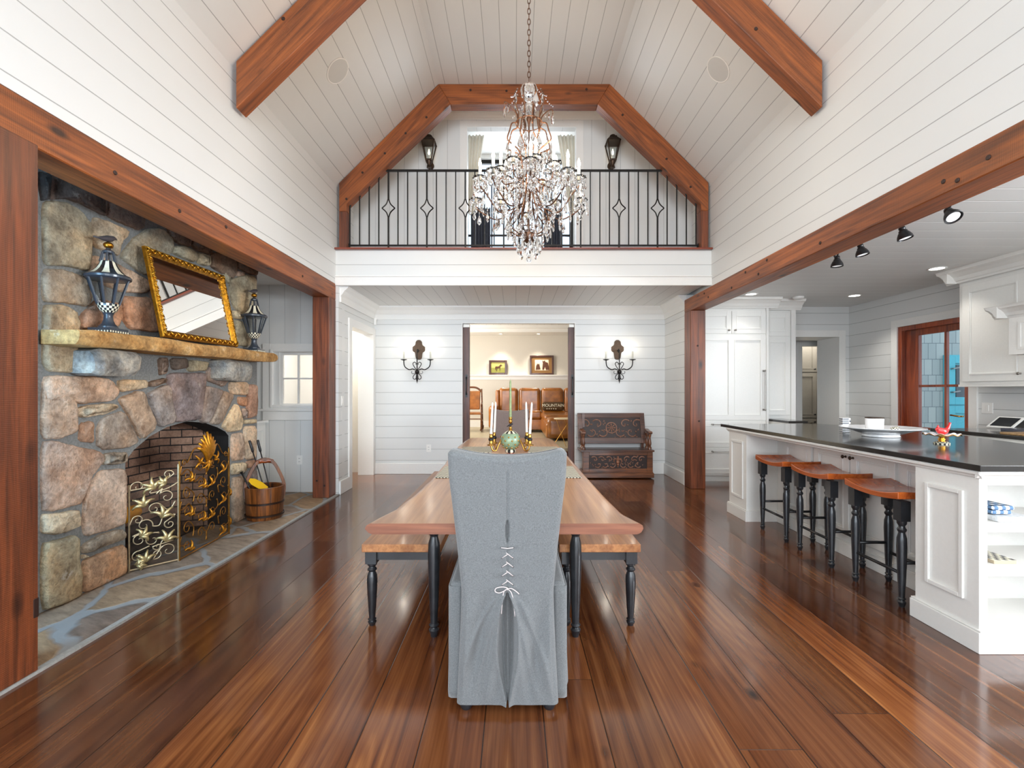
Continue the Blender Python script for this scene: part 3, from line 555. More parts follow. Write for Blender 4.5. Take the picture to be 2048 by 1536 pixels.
# curtains in the loft room
def curtain(name, top, bot, y, z0, z1, m, lab, waves=7, amp=0.03, trim=None):
    (a0, a1), (b0, b1) = top, bot
    def fn(u, v):
        l = a0 + (b0 - a0) * (1 - v); r = a1 + (b1 - a1) * (1 - v)
        return (l + (r - l) * u, y + amp * math.sin(u * waves * 2 * PI) + 0.01 * math.sin(v * 5 + u * 9), z0 + (z1 - z0) * v)
    mb = MB().grid(fn, 60, 14); o = mb.build(name, [m], at_=((a0 + a1) / 2, y, z0), smooth=True)
    s_ = o.modifiers.new('solid', 'SOLIDIFY'); s_.thickness = 0.006
    return tag(o, lab, 'curtain')
cream = plain('cream_linen', lin(226, 218, 202), 0.85, bmp=0.2, bs_=300); slate = plain('dark_grey_drape', lin(66, 68, 78), 0.85)
curtain('tied_curtain', (-0.735, -0.47), (-0.735, -0.64), 7.2, 4.05, 5.26, cream, 'cream curtain tied back at the left of the loft doorway', 5, 0.02)
curtain('tied_curtain', (0.67, 0.955), (0.86, 0.955), 7.2, 4.05, 5.26, cream, 'cream curtain tied back at the right of the loft doorway', 5, 0.02)
curtain('dark_drape', (-0.72, -0.40), (-0.72, -0.40), 7.75, 3.09, 4.35, slate, 'dark grey drape at the lower left of the loft window')
curtain('dark_drape', (0.50, 0.80), (0.50, 0.80), 7.75, 3.09, 4.35, slate, 'dark grey drape at the lower right of the loft window')
# ---------------- stone fireplace ----------------
FX = -2.75
fp = thing('stone_fireplace', (FX, 3.88, 0.0), 'rustic field-stone fireplace with arched opening and stone mantel', 'fireplace')
def wall_pt(px, py):
    D = -FX * F / (1029 - px); return (D, EYE + (782 - py) * D / F)
ARCH = [(3.27, 0.0), (3.28, 0.45), (3.285, 0.80), (3.36, 0.875), (3.5, 0.955), (3.68, 1.015), (3.9, 1.045), (4.12, 1.02), (4.3, 0.965), (4.42, 0.915), (4.47, 0.87), (4.475, 0.45), (4.48, 0.0)]
cy0, cy1, ctop = 2.35, 4.965, 2.652
cb = 0.012
mb = MB(); mb.quad((FX, cy0, cb), (FX, 3.285, cb), (FX, 3.285, ctop), (FX, cy0, ctop)); mb.quad((FX, 4.47, cb), (FX, cy1, cb), (FX, cy1, ctop), (FX, 4.47, ctop))
ins = [p for p in ARCH if 3.284 <= p[0] <= 4.471]
for (a, za), (b_, zb) in zip(ins, ins[1:]): mb.quad((FX, a, za), (FX, b_, zb), (FX, b_, ctop), (FX, a, ctop))
mb.quad((FX, cy0, cb), (FX, cy0, ctop), (-3.7, cy0, ctop), (-3.7, cy0, cb)); mb.quad((FX, cy1, cb), (-3.7, cy1, cb), (-3.7, cy1, ctop), (FX, cy1, ctop))
mb.quad((-3.7, cy0, ctop), (-3.7, cy1, ctop), (FX, cy1, ctop), (FX, cy0, ctop)); mb.quad((-3.7, cy0, cb), (-3.7, cy1, cb), (-3.7, cy1, ctop), (-3.7, cy0, ctop))
mb.build('mortar_body', m_mortar, fp)
ring = [(3.285, cb)] + ins + [(4.47, cb)]
mb = MB(); BX = -2.95
for (a, za), (b_, zb) in zip(ring, ring[1:]): mb.quad((FX, a, za), (BX, a, za), (BX, b_, zb), (FX, b_, zb))
mb.build('arch_lining', m_soot, fp)
mb = MB(); mb.quad((-3.28, 3.45, cb), (-3.28, 4.31, cb), (-3.28, 4.31, 1.3), (-3.28, 3.45, 1.3), 0)
mb.quad((-3.28, 3.45, cb), (BX, 3.285, cb), (BX, 3.285, 1.3), (-3.28, 3.45, 1.3), 1).quad((-3.28, 4.31, cb), (BX, 4.47, cb), (BX, 4.47, 1.3), (-3.28, 4.31, 1.3), 0)
mb.quad((-3.28, 3.45, cb + .002), (-3.28, 4.31, cb + .002), (BX, 4.47, cb + .002), (BX, 3.285, cb + .002), 1).quad((-3.28, 3.45, 1.3), (-3.28, 4.31, 1.3), (BX, 4.47, 1.3), (BX, 3.285, 1.3), 1)
mb.build('brick_firebox', [m_brick, m_soot], fp)
A = lambda u, v: (u / 2.926, 330 + v / 2.926); B = lambda u, v: (u / 2.926, 750 + v / 2.926)
E = lambda u, v: (60 + u / 3.073, 330 + v / 3.073); G = lambda u, v: (300 + u / 3.658, 450 + v / 3.658); L = lambda u, v: (60 + u / 3.658, 820 + v / 3.658)
ST = [(E, 5, '105,60 165,70 300,100 465,190 460,310 430,305 300,235 200,205 105,215'), (E, 5, '470,205 700,300 692,385 655,400 560,360 465,318'), (E, 6, '40,40 97,50 92,215 60,218'),
 (E, 1, '70,235 110,220 200,225 290,275 350,350 365,400 350,640 330,648 210,620 70,615'), (E, 1, '375,315 470,345 600,405 590,430 550,480 530,560 500,545 375,500'),
 (A, 4, '695,535 765,435 855,372 940,372 1000,425 1005,480 985,520 880,640 830,640 720,560'), (A, 0, '535,530 600,540 720,600 865,680 868,725 850,750 700,745 600,700 520,640 515,560'),
 (E, 7, '70,640 180,640 250,660 350,700 370,720 368,800 350,860 330,870 200,845 70,845'), (E, 1, '70,858 190,860 260,895 285,960 275,1050 265,1250 250,1280 70,1262'),
 (E, 8, '290,985 300,925 350,880 395,830 450,830 545,850 548,940 520,1000 430,1012 300,1010'), (E, 8, '560,805 720,812 760,860 785,1030 600,1010 560,940 556,860'),
 (E, 2, '288,1135 425,1140 430,1275 300,1280 285,1260'), (E, 0, '75,1305 130,1293 400,1300 480,1320 525,1375 525,1410 490,1450 310,1470 190,1445 70,1445'),
 (E, 9, '535,1320 700,1320 710,1345 700,1370 560,1395 530,1380'), (A, 5, '862,1268 955,1245 955,1275 870,1302'), (A, 9, '445,1425 480,1410 600,1395 670,1400 680,1420 610,1460 470,1480 445,1460'),
 (B, 0, '680,140 800,92 825,100 855,180 897,280 890,320 830,370 812,370 770,290 740,230'), (B, 7, '562,300 600,245 700,212 720,225 800,380 790,400 740,425 600,440 558,410'),
 (B, 2, '850,110 960,55 980,70 990,150 1010,250 1000,280 930,305 900,270 880,180'), (A, 3, '965,1215 1185,1215 1190,1250 1160,1480 1130,1495 1020,1505 1010,1480 985,1370'),
 (B, 2, '1190,60 1290,85 1285,110 1210,285 1160,270 1170,180'), (B, 7, '1300,90 1358,115 1350,140 1280,292 1218,285 1255,200'), (B, 9, '1375,165 1410,250 1405,310 1390,325 1330,335 1290,300 1350,200'),
 (A, 5, '990,1130 1080,1130 1080,1190 1000,1200'), (A, 4, '1090,1140 1205,1150 1195,1205 1090,1210'), (A, 2, '1205,1200 1240,1150 1330,1150 1335,1250 1300,1300 1200,1260'), (A, 5, '920,1130 970,1125 972,1195 925,1235'),
 (G, 0, '575,1145 710,1150 710,1245 590,1240 570,1200'), (G, 8, '705,1165 765,1170 770,1300 760,1400 705,1415 700,1340'), (G, 8, '635,1255 700,1260 695,1330 640,1310'),
 (G, 2, '665,1340 695,1345 690,1420 665,1400'), (G, 9, '680,1425 765,1420 765,1450 680,1455'), (B, 0, '1420,300 1490,295 1490,490 1430,495 1425,400'), (B, 0, '1348,345 1410,335 1422,430 1418,495 1348,505'),
 (B, 9, '1348,520 1425,510 1430,560 1400,575 1348,585'), (B, 8, '1435,505 1490,495 1490,540 1440,545'), (B, 0, '1350,600 1420,590 1436,650 1446,820 1436,850 1355,875'), (B, 3, '1445,560 1490,555 1490,800 1458,838 1452,700'),
 (G, 4, '575,400 640,380 700,362 755,375 770,420 770,520 740,620 680,655 605,605 575,500'), (G, 5, '440,290 440,200 520,200 620,270 620,340 600,390 560,380 440,310'), (G, 5, '630,240 770,330 770,370 720,360 635,318'),
 (G, 0, '630,335 680,345 680,370 625,375'), (G, 4, '345,200 420,225 425,290 400,300 335,280'), (G, 4, '165,155 240,150 320,195 328,240 305,275 160,210 150,190'), (G, 5, '110,0 200,30 285,100 280,160 200,140 140,85'),
 (G, 5, '295,110 430,170 430,218 330,185 292,150'), (G, 9, '600,620 690,662 650,690 600,680'), (G, 4, '605,690 680,710 720,790 730,840 715,890 630,880'), (G, 5, '345,180 250,60 300,80 430,150'),
 (L, 0, '75,-160 170,-155 285,-110 320,-60 330,0 330,160 200,212 75,212'), (B, 8, '470,280 530,270 538,300 535,400 455,385 458,300'), (L, 0, '75,230 170,225 300,260 490,300 525,330 518,380 440,480 360,690 300,700 160,740 75,735'),
 (L, 7, '530,320 600,310 693,310 690,385 600,400 520,400'), (L, 0, '500,440 688,425 690,830 560,880 400,925 375,880 380,680 420,560'), (L, 9, '75,760 200,755 330,730 345,790 350,850 200,910 75,905'),
 (L, 7, '370,990 500,910 650,870 683,900 683,940 400,1050 370,1040'), (L, 1, '75,980 150,960 325,910 330,1080 345,1200 345,1365 200,1440 75,1470'), (L, 8, '375,1100 500,1050 660,985 688,1010 685,1195 600,1255 375,1345 370,1200'),
 (A, 2, '1010,1080 1100,1090 1090,1120 1000,1118'), (A, 5, '880,650 900,800 915,960 900,940 870,780 868,700'), (A, 4, '1290,620 1330,700 1345,640'), (A, 7, '1000,540 1100,600 1280,680 1300,850 1330,1000 1200,1010 960,960 920,700'),
 (A, 3, '445,1105 455,1180 440,1190'), (L, 9, '370,1060 398,1060 396,1085 372,1085'), (G, 2, '70,980 115,970 105,1090 60,1100')]
PAL = [lin(214, 188, 162), lin(196, 180, 148), lin(172, 160, 152), lin(152, 140, 136), lin(188, 180, 154), lin(134, 116, 102), lin(74, 68, 64), lin(184, 168, 148), lin(192, 154, 126), lin(226, 204, 170)]
def add_stone(mb, poly, prot):
    cx = sum(p[0] for p in poly) / len(poly); cz = sum(p[1] for p in poly) / len(poly)
    for _ in range(2):
        out = []
        for i, p in enumerate(poly):
            n_ = poly[(i + 1) % len(poly)]; out += [(p[0] * .87 + n_[0] * .13, p[1] * .87 + n_[1] * .13), (p[0] * .13 + n_[0] * .87, p[1] * .13 + n_[1] * .87)]
        poly = out
    n = len(poly); rad = min(math.hypot(p[0] - cx, p[1] - cz) for p in poly); vs = []; fs = []
    ph = R.random() * 9
    rings = [(-.003, -0.02), (0.0, prot * .55), (0.006, prot * .88), (0.014, prot), (max(.03, rad * .3), prot * 1.06), (rad * .65, prot * 1.1)]
    for k, (inset, h) in enumerate(rings):
        for i, p in enumerate(poly):
            d = math.hypot(p[0] - cx, p[1] - cz); f = max(0.12, (d - inset) / d); y = cx + (p[0] - cx) * f; z = cz + (p[1] - cz) * f
            j = 0.006 * math.sin(y * 23 + ph) * math.cos(z * 19 + ph * 2) if k > 2 else 0
            j += .004 * math.sin(y * 61 + ph) * math.sin(z * 53 + ph) if k > 1 else 0
            if k < 3: y += 0.0025 * math.sin(i * 1.7 + ph); z += 0.0025 * math.cos(i * 2.3 + ph)
            vs.append((FX + h + j, y, max(z, cb)))
    for k in range(len(rings) - 1):
        for i in range(n): fs.append((k * n + i, k * n + (i + 1) % n, (k + 1) * n + (i + 1) % n, (k + 1) * n + i))
    b = len(vs); vs.append((FX + prot * 1.22, cx, cz))
    for i in range(n): fs.append(((len(rings) - 1) * n + i, (len(rings) - 1) * n + (i + 1) % n, b))
    mb.add(vs, fs)
mb = MB()
for T, ci, s_ in ST:
    poly = [wall_pt(*T(*map(float, w_.split(',')))) for w_ in s_.split()]
    poly = [(min(max(y, cy0 + .01), cy1 - .005), min(max(z, .012), ctop)) for y, z in poly]
    c = PAL[ci]; j = R.uniform(.88, 1.12); mb.k = (c[0] * j, c[1] * j * R.uniform(.97, 1.03), c[2] * j * R.uniform(.95, 1.05), 1); add_stone(mb, poly, R.uniform(.022, .04))
z = 0.03
while z < 2.6:                                         # courses on the hidden near strip and near side
    h = R.uniform(.16, .32); c = R.choice(PAL[:5]); mb.k = c
    add_stone(mb, [(2.37, z), (2.62, z), (2.64, min(z + h, 2.64)), (2.37, min(z + h, 2.64))], .03); z += h + .03
mb.build('stone_facing', m_stone, fp, smooth=True)
# mantel slab and its two corbel stones
def slab(y0, y1, x0, x1, z0a, z1a, z0b, z1b, name, m, ch=0.02, ny=26, am=.005):
    prof = lambda t: [(x0, 0), (x1 - ch, 0), (x1 - .004, .22), (x1, .5), (x1 - .006, .84), (x1 - ch, 1), (x0, 1)]
    mb = MB(); ph = R.random() * 7
    rows = []
    for j in range(ny + 1):
        t = j / ny; y = y0 + (y1 - y0) * t; e = min(1, min(t, 1 - t) * 22 + .25); za = z0a + (z0b - z0a) * t; zb = z1a + (z1b - z1a) * t
        rows.append([(a + (am * math.sin(y * 9 + ph + b_ * 3) if a > x0 else 0) - (1 - e) * ch * (a > x0), y + (.5 - abs(b_ - .5)) * 0, za + (zb - za) * (.5 + (b_ - .5) * (1 if e > .9 else .8)) + am * .7 * math.sin(y * 7 + ph * 2 + b_ * 5)) for a, b_ in prof(t)])
    k = len(rows[0]); vs = [p for r in rows for p in r]; fs = []
    for j in range(ny):
        for i in range(k): fs.append((j * k + i, j * k + (i + 1) % k, (j + 1) * k + (i + 1) % k, (j + 1) * k + i))
    fs += [tuple(range(k))[::-1], tuple(ny * k + i for i in range(k))]; mb.add(vs, fs); return mb.build(name, m, fp, smooth=True, ang=0.7)
slab(2.68, 4.92, FX + .02, -2.49, 1.565, 1.665, 1.60, 1.695, 'mantel_shelf', m_mantel)
m_corb = stone_mat('grey_corbel_stone', False, lin(140, 146, 148), lin(196, 192, 180), 1.0, 0.8)
slab(2.86, 3.22, FX - .02, -2.56, 1.39, 1.56, 1.41, 1.565, 'corbel', m_corb, .03, 8, .008); slab(4.17, 4.60, FX - .02, -2.56, 1.40, 1.585, 1.40, 1.59, 'corbel', m_corb, .035, 8, .008)
# logs on the firebox floor
def log_(p0, p1, r, lab, m):
    P = [Vector(p0).lerp(Vector(p1), i / 6) + Vector((R.uniform(-.006, .006), 0, R.uniform(-.004, .004))) for i in range(7)]
    o = MB().tube(P, [r * R.uniform(.92, 1.08) for _ in P], 12).build('log', m, at_=(P[0] + P[-1]) / 2, smooth=True, ang=0.8); tag(o, lab, 'log', 'logs in the firebox')
bark = plain('charred_bark', lin(70, 52, 44), 0.9, bmp=0.8, bs_=25, var=0.5)
log_((-3.13, 3.52, 0.08), (-3.12, 4.2, 0.085), .06, 'charred log lying across the back of the firebox', bark); log_((-2.97, 3.55, 0.068), (-2.99, 4.15, 0.066), .050, 'charred log lying nearest the fire screen', bark)
log_((-3.05, 3.58, 0.19), (-3.02, 4.1, 0.17), .05, 'charred log resting on top of the other two', bark)
wrap = plain('yellow_orange_skin', lin(238, 160, 20), 0.5)  # plain yellow-orange colour for the rounded form by the screen
o = MB().lathe([(.001, -.10), (.05, -.095), (.055, -.03), (.055, .05), (.045, .095), (.001, .10)], (-2.93, 3.50, .36), 14, axis=(0.2, 1, 0.25)).build('yellow_roll', wrap, at_=(-2.93, 3.50, .36), smooth=True); tag(o, 'bright yellow rounded form behind the left panel of the fire screen', 'fire log')
# ---------------- fire screen ----------------
scr = thing('fire_screen', (-2.56, 3.86, 0.012), 'folding fire screen of pale and golden scrollwork before the arch', 'fire screen')
meshm = bpy.data.materials.new('fine_wire_mesh'); meshm.use_nodes = True; nt = meshm.node_tree; b = nt.nodes['Principled BSDF']; b.inputs['Base Color'].default_value = lin(60, 50, 40); b.inputs['Alpha'].default_value = 0.28; b.inputs['Roughness'].default_value = .5
palegold = plain('pale_champagne_metal', lin(214, 194, 158), 0.35, 0.75, var=.2); oldgold = plain('old_gold_metal', lin(176, 122, 52), 0.38, 0.85, var=.35, bs_=40); leafg = plain('bright_gold_leaf_metal', lin(222, 150, 40), 0.35, 0.7, var=.3, bs_=50)
def scroll(mb, P, c, r0, turns, a0, dr, r, n=26, tail=None):
    """spiral in panel coords; P maps (s, z) to space"""
    pts = []
    for i in range(n + 1):
        t = i / n; a = a0 + dr * turns * 2 * PI * t; rr = r0 * (1 - .82 * t); pts.append((c[0] + rr * math.cos(a), c[1] + rr * math.sin(a)))
    if tail: pts = [tuple(p[:2]) for p in spline([(x, z, 0) for x, z in tail] + [(*pts[0], 0)], 6)][:-1] + pts
    k = len(pts); mb.tube([P(*p) for p in pts], [r * (1.25 - .6 * i / k) for i in range(k)], 6)
def leaf(mb, P, base, ang, ln, wd, fronds=5, spread=.6, curl=.9):
    for j in range(fronds):
        t = (j - (fronds - 1) / 2) / max(1, (fronds - 1) / 2); a = ang + t * spread; l = ln * (1 - .28 * abs(t)); pts = []; rs = []
        for i in range(7):
            u = i / 6; aa = a + t * curl * u * u; pts.append(P(base[0] + math.cos(aa) * l * u, base[1] + math.sin(aa) * l * u, .004 + .016 * math.sin(u * PI))); rs.append(wd * (.35 + 1.0 * math.sin(min(1, u * 1.1) * PI * .85 + .25)) * .5)
        mb.tube(pts, rs, 6)
palel = plain('pale_gold_leaves', lin(226, 204, 150), .35, .7, var=.3, bs_=40)
def panel(p0, p1, tops, kind):
    p0, p1 = Vector(p0), Vector(p1); u = (p1 - p0); Wd = u.length; u.normalize(); n = Vector((u.y, -u.x, 0));
    if n.x < 0: n = -n
    P = lambda s_, z, d=0.0: p0 + u * s_ + Z_ * z + n * d
    m = palegold if kind == 0 else oldgold; fr = MB(); top = lambda s_: lerp(tops, s_ / Wd)
    fr.tube([P(0, 0), P(0, tops[0][1])], .006, 6).tube([P(Wd, 0), P(Wd, tops[-1][1])], .006, 6).tube([P(0, .012), P(Wd, .012)], .006, 6)
    o = fr.build('panel', m, scr, smooth=True, ang=.9)
    ms = MB(); N_ = 12
    for i in range(N_): ms.quad(P(Wd * i / N_, .015, -.004), P(Wd * (i + 1) / N_, .015, -.004), P(Wd * (i + 1) / N_, top(Wd * (i + 1) / N_) - .03, -.004), P(Wd * i / N_, top(Wd * i / N_) - .03, -.004))
    x = ms.build('wire_mesh', meshm, o); sc_ = MB()
    def lfb(m_, *a, nm='leaf_ornament'):
        g_ = MB(); [leaf(g_, P, *q_) for q_ in a]; g_.build(nm, m_, o, smooth=True)
    if kind == 0:     # big pale scrolls; sizes from a .30 x .70 panel
        k = Wd / .30
        for c, r0, a0, dr, tail in (((.05, .60), .045, 3.6, -1, [(.15, .59)]), ((.235, .665), .035, 0, 1, [(.30, .60), (.22, .56), (.12, .55)]), ((.225, .50), .05, 2.6, -1, [(.16, .53), (.20, .57)]), ((.15, .425), .045, .5, 1, [(.28, .46), (.24, .40)]), ((.05, .36), .035, 2.5, -1, [(.0, .33)]),
                 ((.09, .315), .05, -.3, 1, [(.20, .36), (.18, .30)]), ((.245, .295), .035, 2.6, 1, [(.21, .35), (.28, .36)]), ((.06, .215), .045, 1.2, 1, [(.10, .28), (.02, .25)]), ((.14, .20), .055, 0.8, 1, [(.17, .25)]), ((.05, .10), .04, 1.4, 1, [(.12, .16), (.06, .14)]), ((.16, .09), .038, 4.2, 1, [(.19, .13)]), ((.235, .10), .055, 3.0, -1, [(.28, .19), (.20, .18)]), ((.17, .145), .03, 3.0, 1, [(.27, .17)])):
            scroll(sc_, P, (c[0] * k, c[1]), r0, 1.15, a0, dr, .0042, tail=[(a * k, b_) for a, b_ in (tail or [])])
        for bx, bz, an, ln in ((.15, .57, 2.2, .12), (.22, .60, 2.6, .09), (.09, .45, 2.0, .12), (.19, .35, 1.2, .13), (.06, .24, .6, .10), (.22, .17, 1.4, .12), (.10, .05, 1.9, .11), (.04, .04, .2, .08)): lfb(palel, ((bx * k, bz), an, ln * .85, .021, 4, .5, .8))
        sc_.build('scrollwork', palegold, o, smooth=True)
    else:
        nn = 2 if kind == 2 else 1
        for mi in ((0, 1) if kind == 1 else (0,)):
            fx = (lambda v_: v_) if mi == 0 else (lambda v_: Wd - v_); sg = 1 if mi == 0 else -1
            w2 = Wd / 2 if kind == 1 else Wd
            for row in range(5):
                for col in range(2 if kind == 1 else 1):
                    cx = w2 * (.27 + .5 * col) if kind == 1 else w2 * .5; cz = .09 + row * .135 + (.05 if col else 0)
                    if cz > top(cx) - .07: continue
                    r0 = .052 - .006 * col; up = 1 if (row + col) % 2 else -1
                    scroll(sc_, P, (fx(cx), cz), r0, 1.3, .6 * row + (0 if mi == 0 else PI), sg * up, .0042, tail=[(fx(cx + up * .07), cz - up * .085), (fx(cx + up * .08), cz - up * .02)])
                    if (row + col) % 2 == 0: lfb(leafg, ((fx(cx + .02), cz - .05), 1.3 if mi == 0 else PI - 1.3, .08, .015, 3))
            scroll(sc_, P, (fx(w2 * .16), top(0) - .02), .03, 1.2, 0, sg, .0045, tail=[(fx(w2 * .9), .80), (fx(w2 * .55), .83), (fx(w2 * .3), .74)] if kind == 1 else None)
        sc_.build('scrollwork', oldgold, o, smooth=True)
        if kind == 1:
            cx = Wd / 2; lfb(leafg, ((cx, .70), PI / 2, .25, .03, 9, .42, .35), ((cx, .73), PI / 2, .17, .028, 5, .25, .3), ((cx, .72), -PI / 2, .10, .016, 5), ((cx - .1, .70), 2.2, .09, .014, 3), ((cx + .1, .70), .9, .09, .014, 3), nm='leaf_crest')
panel((-2.735, 3.30, .012), (-2.545, 3.52, .012), [(0, .62), (.3, .60), (.5, .67), (.8, .71), (1, .735)], 0)
panel((-2.54, 3.525, .012), (-2.575, 4.195, .012), [(0, .755), (.25, .75), (.5, .84), (.75, .75), (1, .77)], 1)
panel((-2.585, 4.205, .012), (-2.715, 4.41, .012), [(0, .77), (.5, .68), (1, .62)], 2)
# ---------------- mirror on the mantel ----------------
mir = thing('mirror', (-2.535, 3.78, 1.68), 'mirror in a carved gilt frame leaning on the stone mantel', 'mirror')
vv = Vector((-.135, 0, .66)).normalized(); uu = Vector((0, 1, .012)).normalized(); nn_ = uu.cross(vv); nn_ = nn_ if nn_.x > 0 else -nn_
o0 = Vector((-2.535, 3.325, 1.685)); Wm, Hm = .905, .665
fr = MB(); fw = .055
def gilt(mb, a, bq, du, inner):    # one mitred frame bar with a moulded profile
    pr = [(0, 0), (.0, .022), (.008, .030), (.02, .026), (.03, .034), (.042, .024), (fw, .012), (fw, 0)]
    a, bq = Vector(a), Vector(bq); L_ = (bq - a).length; d = (bq - a).normalized(); ins_ = Vector(inner); k = len(pr)
    vs = [a + d * (0 + p) + ins_ * p + nn_ * h for p, h in pr] + [a + d * (L_ - p) + ins_ * p + nn_ * h for p, h in pr]
    mb.add(vs, [tuple(range(k))[::-1], tuple(range(k, 2 * k))] + [(i, (i + 1) % k, k + (i + 1) % k, k + i) for i in range(k)])
C = [o0, o0 + uu * Wm, o0 + uu * Wm + vv * Hm, o0 + vv * Hm]
gilt(fr, C[0], C[1], uu, vv); gilt(fr, C[1], C[2], vv, -uu); gilt(fr, C[2], C[3], -uu, -vv); gilt(fr, C[3], C[0], -vv, uu)
fr.build('frame', plain('gilt_frame', lin(206, 148, 44), .3, .9, var=.45, bmp=.9, bs_=45), mir)
orn = MB()
for a, bq, ins_ in ((C[0], C[1], vv), (C[1], C[2], -uu), (C[3], C[2], -vv), (C[0], C[3], uu)):
    L_ = (bq - a).length; d = (bq - a).normalized(); k = int(L_ / .034)
    for i in range(k):
        p = a + d * (L_ * (i + .5) / k) + ins_ * .026 + nn_ * .03; w_ = ins_ * .018 * (1 if i % 2 else -1)
        orn.tube([p - w_ - d * .014, p + nn_ * .006, p + w_ + d * .014], [.003, .0065, .003], 5)
orn.build('carved_leaves', plain('gilt_carving', lin(226, 170, 60), .3, .9, var=.4, bs_=60), mir, smooth=True)
mm, nt, b = mat('mirror_silver'); b.inputs['Metallic'].default_value = 1; b.inputs['Roughness'].default_value = .01; b.inputs['Base Color'].default_value = (.93, .91, .86, 1)
MB().obox(o0, uu, vv, nn_, fw - .01, Wm - fw + .01, fw - .01, Hm - fw + .01, .002, .008).build('glass', mm, mir)
# ---------------- mantel lanterns ----------------
checkw = plain('checker_ivory', lin(232, 226, 200), .3, coat=.4); checkb = plain('checker_black', lin(20, 20, 26), .3, coat=.4)
lblk = plain('blue_black_enamel', lin(48, 56, 66), .35, coat=.4)
def check(i, j): return (i + j) % 2
def build_mantel_lantern(loc, lab, rz=0):
    t = thing('table_lantern', loc, lab, 'lantern', 'checkered lanterns on the mantel'); x, y, z = loc; K = .565 / .60
    Q = .86
    def PR(l): return [(r * Q, h * K) for r, h in l]
    mb = MB().box(x - .07, x + .07, y - .07, y + .07, z + .012, z + .03).lathe(PR([(.062, .03), (.06, .045), (.04, .065), (.03, .09), (.027, .12), (.033, .135), (.036, .14), (.001, .14)]), (x, y, z), 24)
    mb.build('pedestal', lblk, t, smooth=True, ang=.6)
    MB().obox((x, y, z), X_, Y_, Z_, -.075, .075, -.075, .075, 0, .012).build('foot_band', checkb, t)
    cb_ = MB()
    for k in range(8):
        for sx in (-1, 1):
            cb_.box(x + (-.075 + k * .01875), x + (-.075 + (k + .5) * .01875), y + sx * .0755 - .001, y + sx * .0755 + .001, z + .001, z + .012)
            cb_.box(x + sx * .0755 - .001, x + sx * .0755 + .001, y + (-.075 + k * .01875), y + (-.075 + (k + .5) * .01875), z + .001, z + .012)
    cb_.build('foot_checks', checkw, t)
    MB().lathe(PR([(.036, .14), (.05, .153), (.058, .168), (.063, .183), (.067, .20)]), (x, y, z), 24, mfun=check).build('checkered_cup', [checkb, checkw], t)
    n8 = 8; g = MB(); bars = MB()
    for k in range(n8):
        a = 2 * PI * (k + .5) / n8; b_ = 2 * PI * (k + 1.5) / n8; c0, s0, c1, s1 = math.cos(a), math.sin(a), math.cos(b_), math.sin(b_)
        g.quad((x + Q * .064 * c0, y + Q * .064 * s0, z + .20 * K), (x + Q * .064 * c1, y + Q * .064 * s1, z + .20 * K), (x + Q * .122 * c1, y + Q * .122 * s1, z + .37 * K), (x + Q * .122 * c0, y + Q * .122 * s0, z + .37 * K))
        bars.tube([(x + Q * .066 * c0, y + Q * .066 * s0, z + .195 * K), (x + Q * .126 * c0, y + Q * .126 * s0, z + .375 * K)], .0065, 5)
    g.build('glass_panes', lampglass, t); bars.build('bars', lblk, t)
    MB().lathe(PR([(.126, .365), (.138, .372), (.140, .385), (.130, .395), (.118, .398), (.118, .39)]), (x, y, z), 32).build('rim', lblk, t, smooth=True, ang=.6)
    MB().lathe(PR([(.120, .397), (.098, .412), (.075, .435), (.058, .462), (.047, .49)]), (x, y, z), 32, mfun=lambda i, j: (i // 2) % 2).build('striped_roof', [checkb, checkw], t, smooth=False)
    nk = MB()
    for k in range(6): a = PI * k / 3; nk.tube([(x + .043 * math.cos(a), y + .043 * math.sin(a), z + .485 * K), (x + .03 * math.cos(a), y + .03 * math.sin(a), z + .55 * K)], .0065, 5)
    nk.lathe(PR([(.03, .545), (.036, .548), (.037, .56), (.03, .566), (.018, .572), (.010, .59)]), (x, y, z), 20); nk.build('neck', lblk, t, smooth=True, ang=.6)
    MB().ball((x, y, z + .603 * K), .027, 16, sz=.8).build('gold_ball', gold, t, smooth=True)
    # bird: body, head, tail along y
    prof = []; ax = Vector((0, 1, 0.05))
    P = [(x, y - .105, z + .628 * K), (x, y - .07, z + .632 * K), (x, y - .03, z + .640 * K), (x, y, z + .648 * K), (x, y + .022, z + .656 * K), (x, y + .036, z + .664 * K), (x, y + .05, z + .664 * K), (x, y + .066, z + .660 * K)]
    MB().tube(P, [.004, .006, .016, .021, .018, .014, .009, .001], 10).build('bird_finial', plain('grey_bird_metal', lin(78, 74, 78), .45, .3), t, smooth=True)
    return t
build_mantel_lantern((-2.62, 3.0, 1.672), 'black lantern with checkered base and bird, left of the mirror'); build_mantel_lantern((-2.62, 4.68, 1.694), 'black lantern with checkered base and bird, right of the mirror')
# ---------------- wooden bucket and tools ----------------
bx, by = -2.545, 4.74
bk = thing('wooden_bucket', (bx, by, .012), 'old brown stave bucket with arched handle on the hearth', 'bucket')
bw_ = wood('bucket_wood', lin(48, 24, 12), lin(150, 88, 38), (0, PI / 2, 0), .38, .2, 1.2)
MB().lathe([(.160, .012), (.166, .03), (.174, .16), (.182, .335), (.172, .338), (.162, .33), (.152, .04), (1e-4, .04)], (bx, by, 0), 36).build('stave_body', bw_, bk, smooth=True, ang=.5)
for z0 in (.165, .045): MB().lathe([(.170, z0), (.180, z0 + .002), (.181, z0 + .02), (.174, z0 + .022)], (bx, by, 0), 36, caps=False).build('hoop', plain('dark_hoop', lin(44, 26, 16), .4), bk, smooth=True, ang=.5)
hd = Vector((.86, .5, 0)).normalized(); pts = spline([Vector((bx, by, z_)) + hd * r_ for r_, z_ in ((-.170, .22), (-.175, .34), (-.13, .47), (-.075, .57), (0, .605), (.075, .57), (.13, .47), (.175, .34), (.170, .22))], 5)
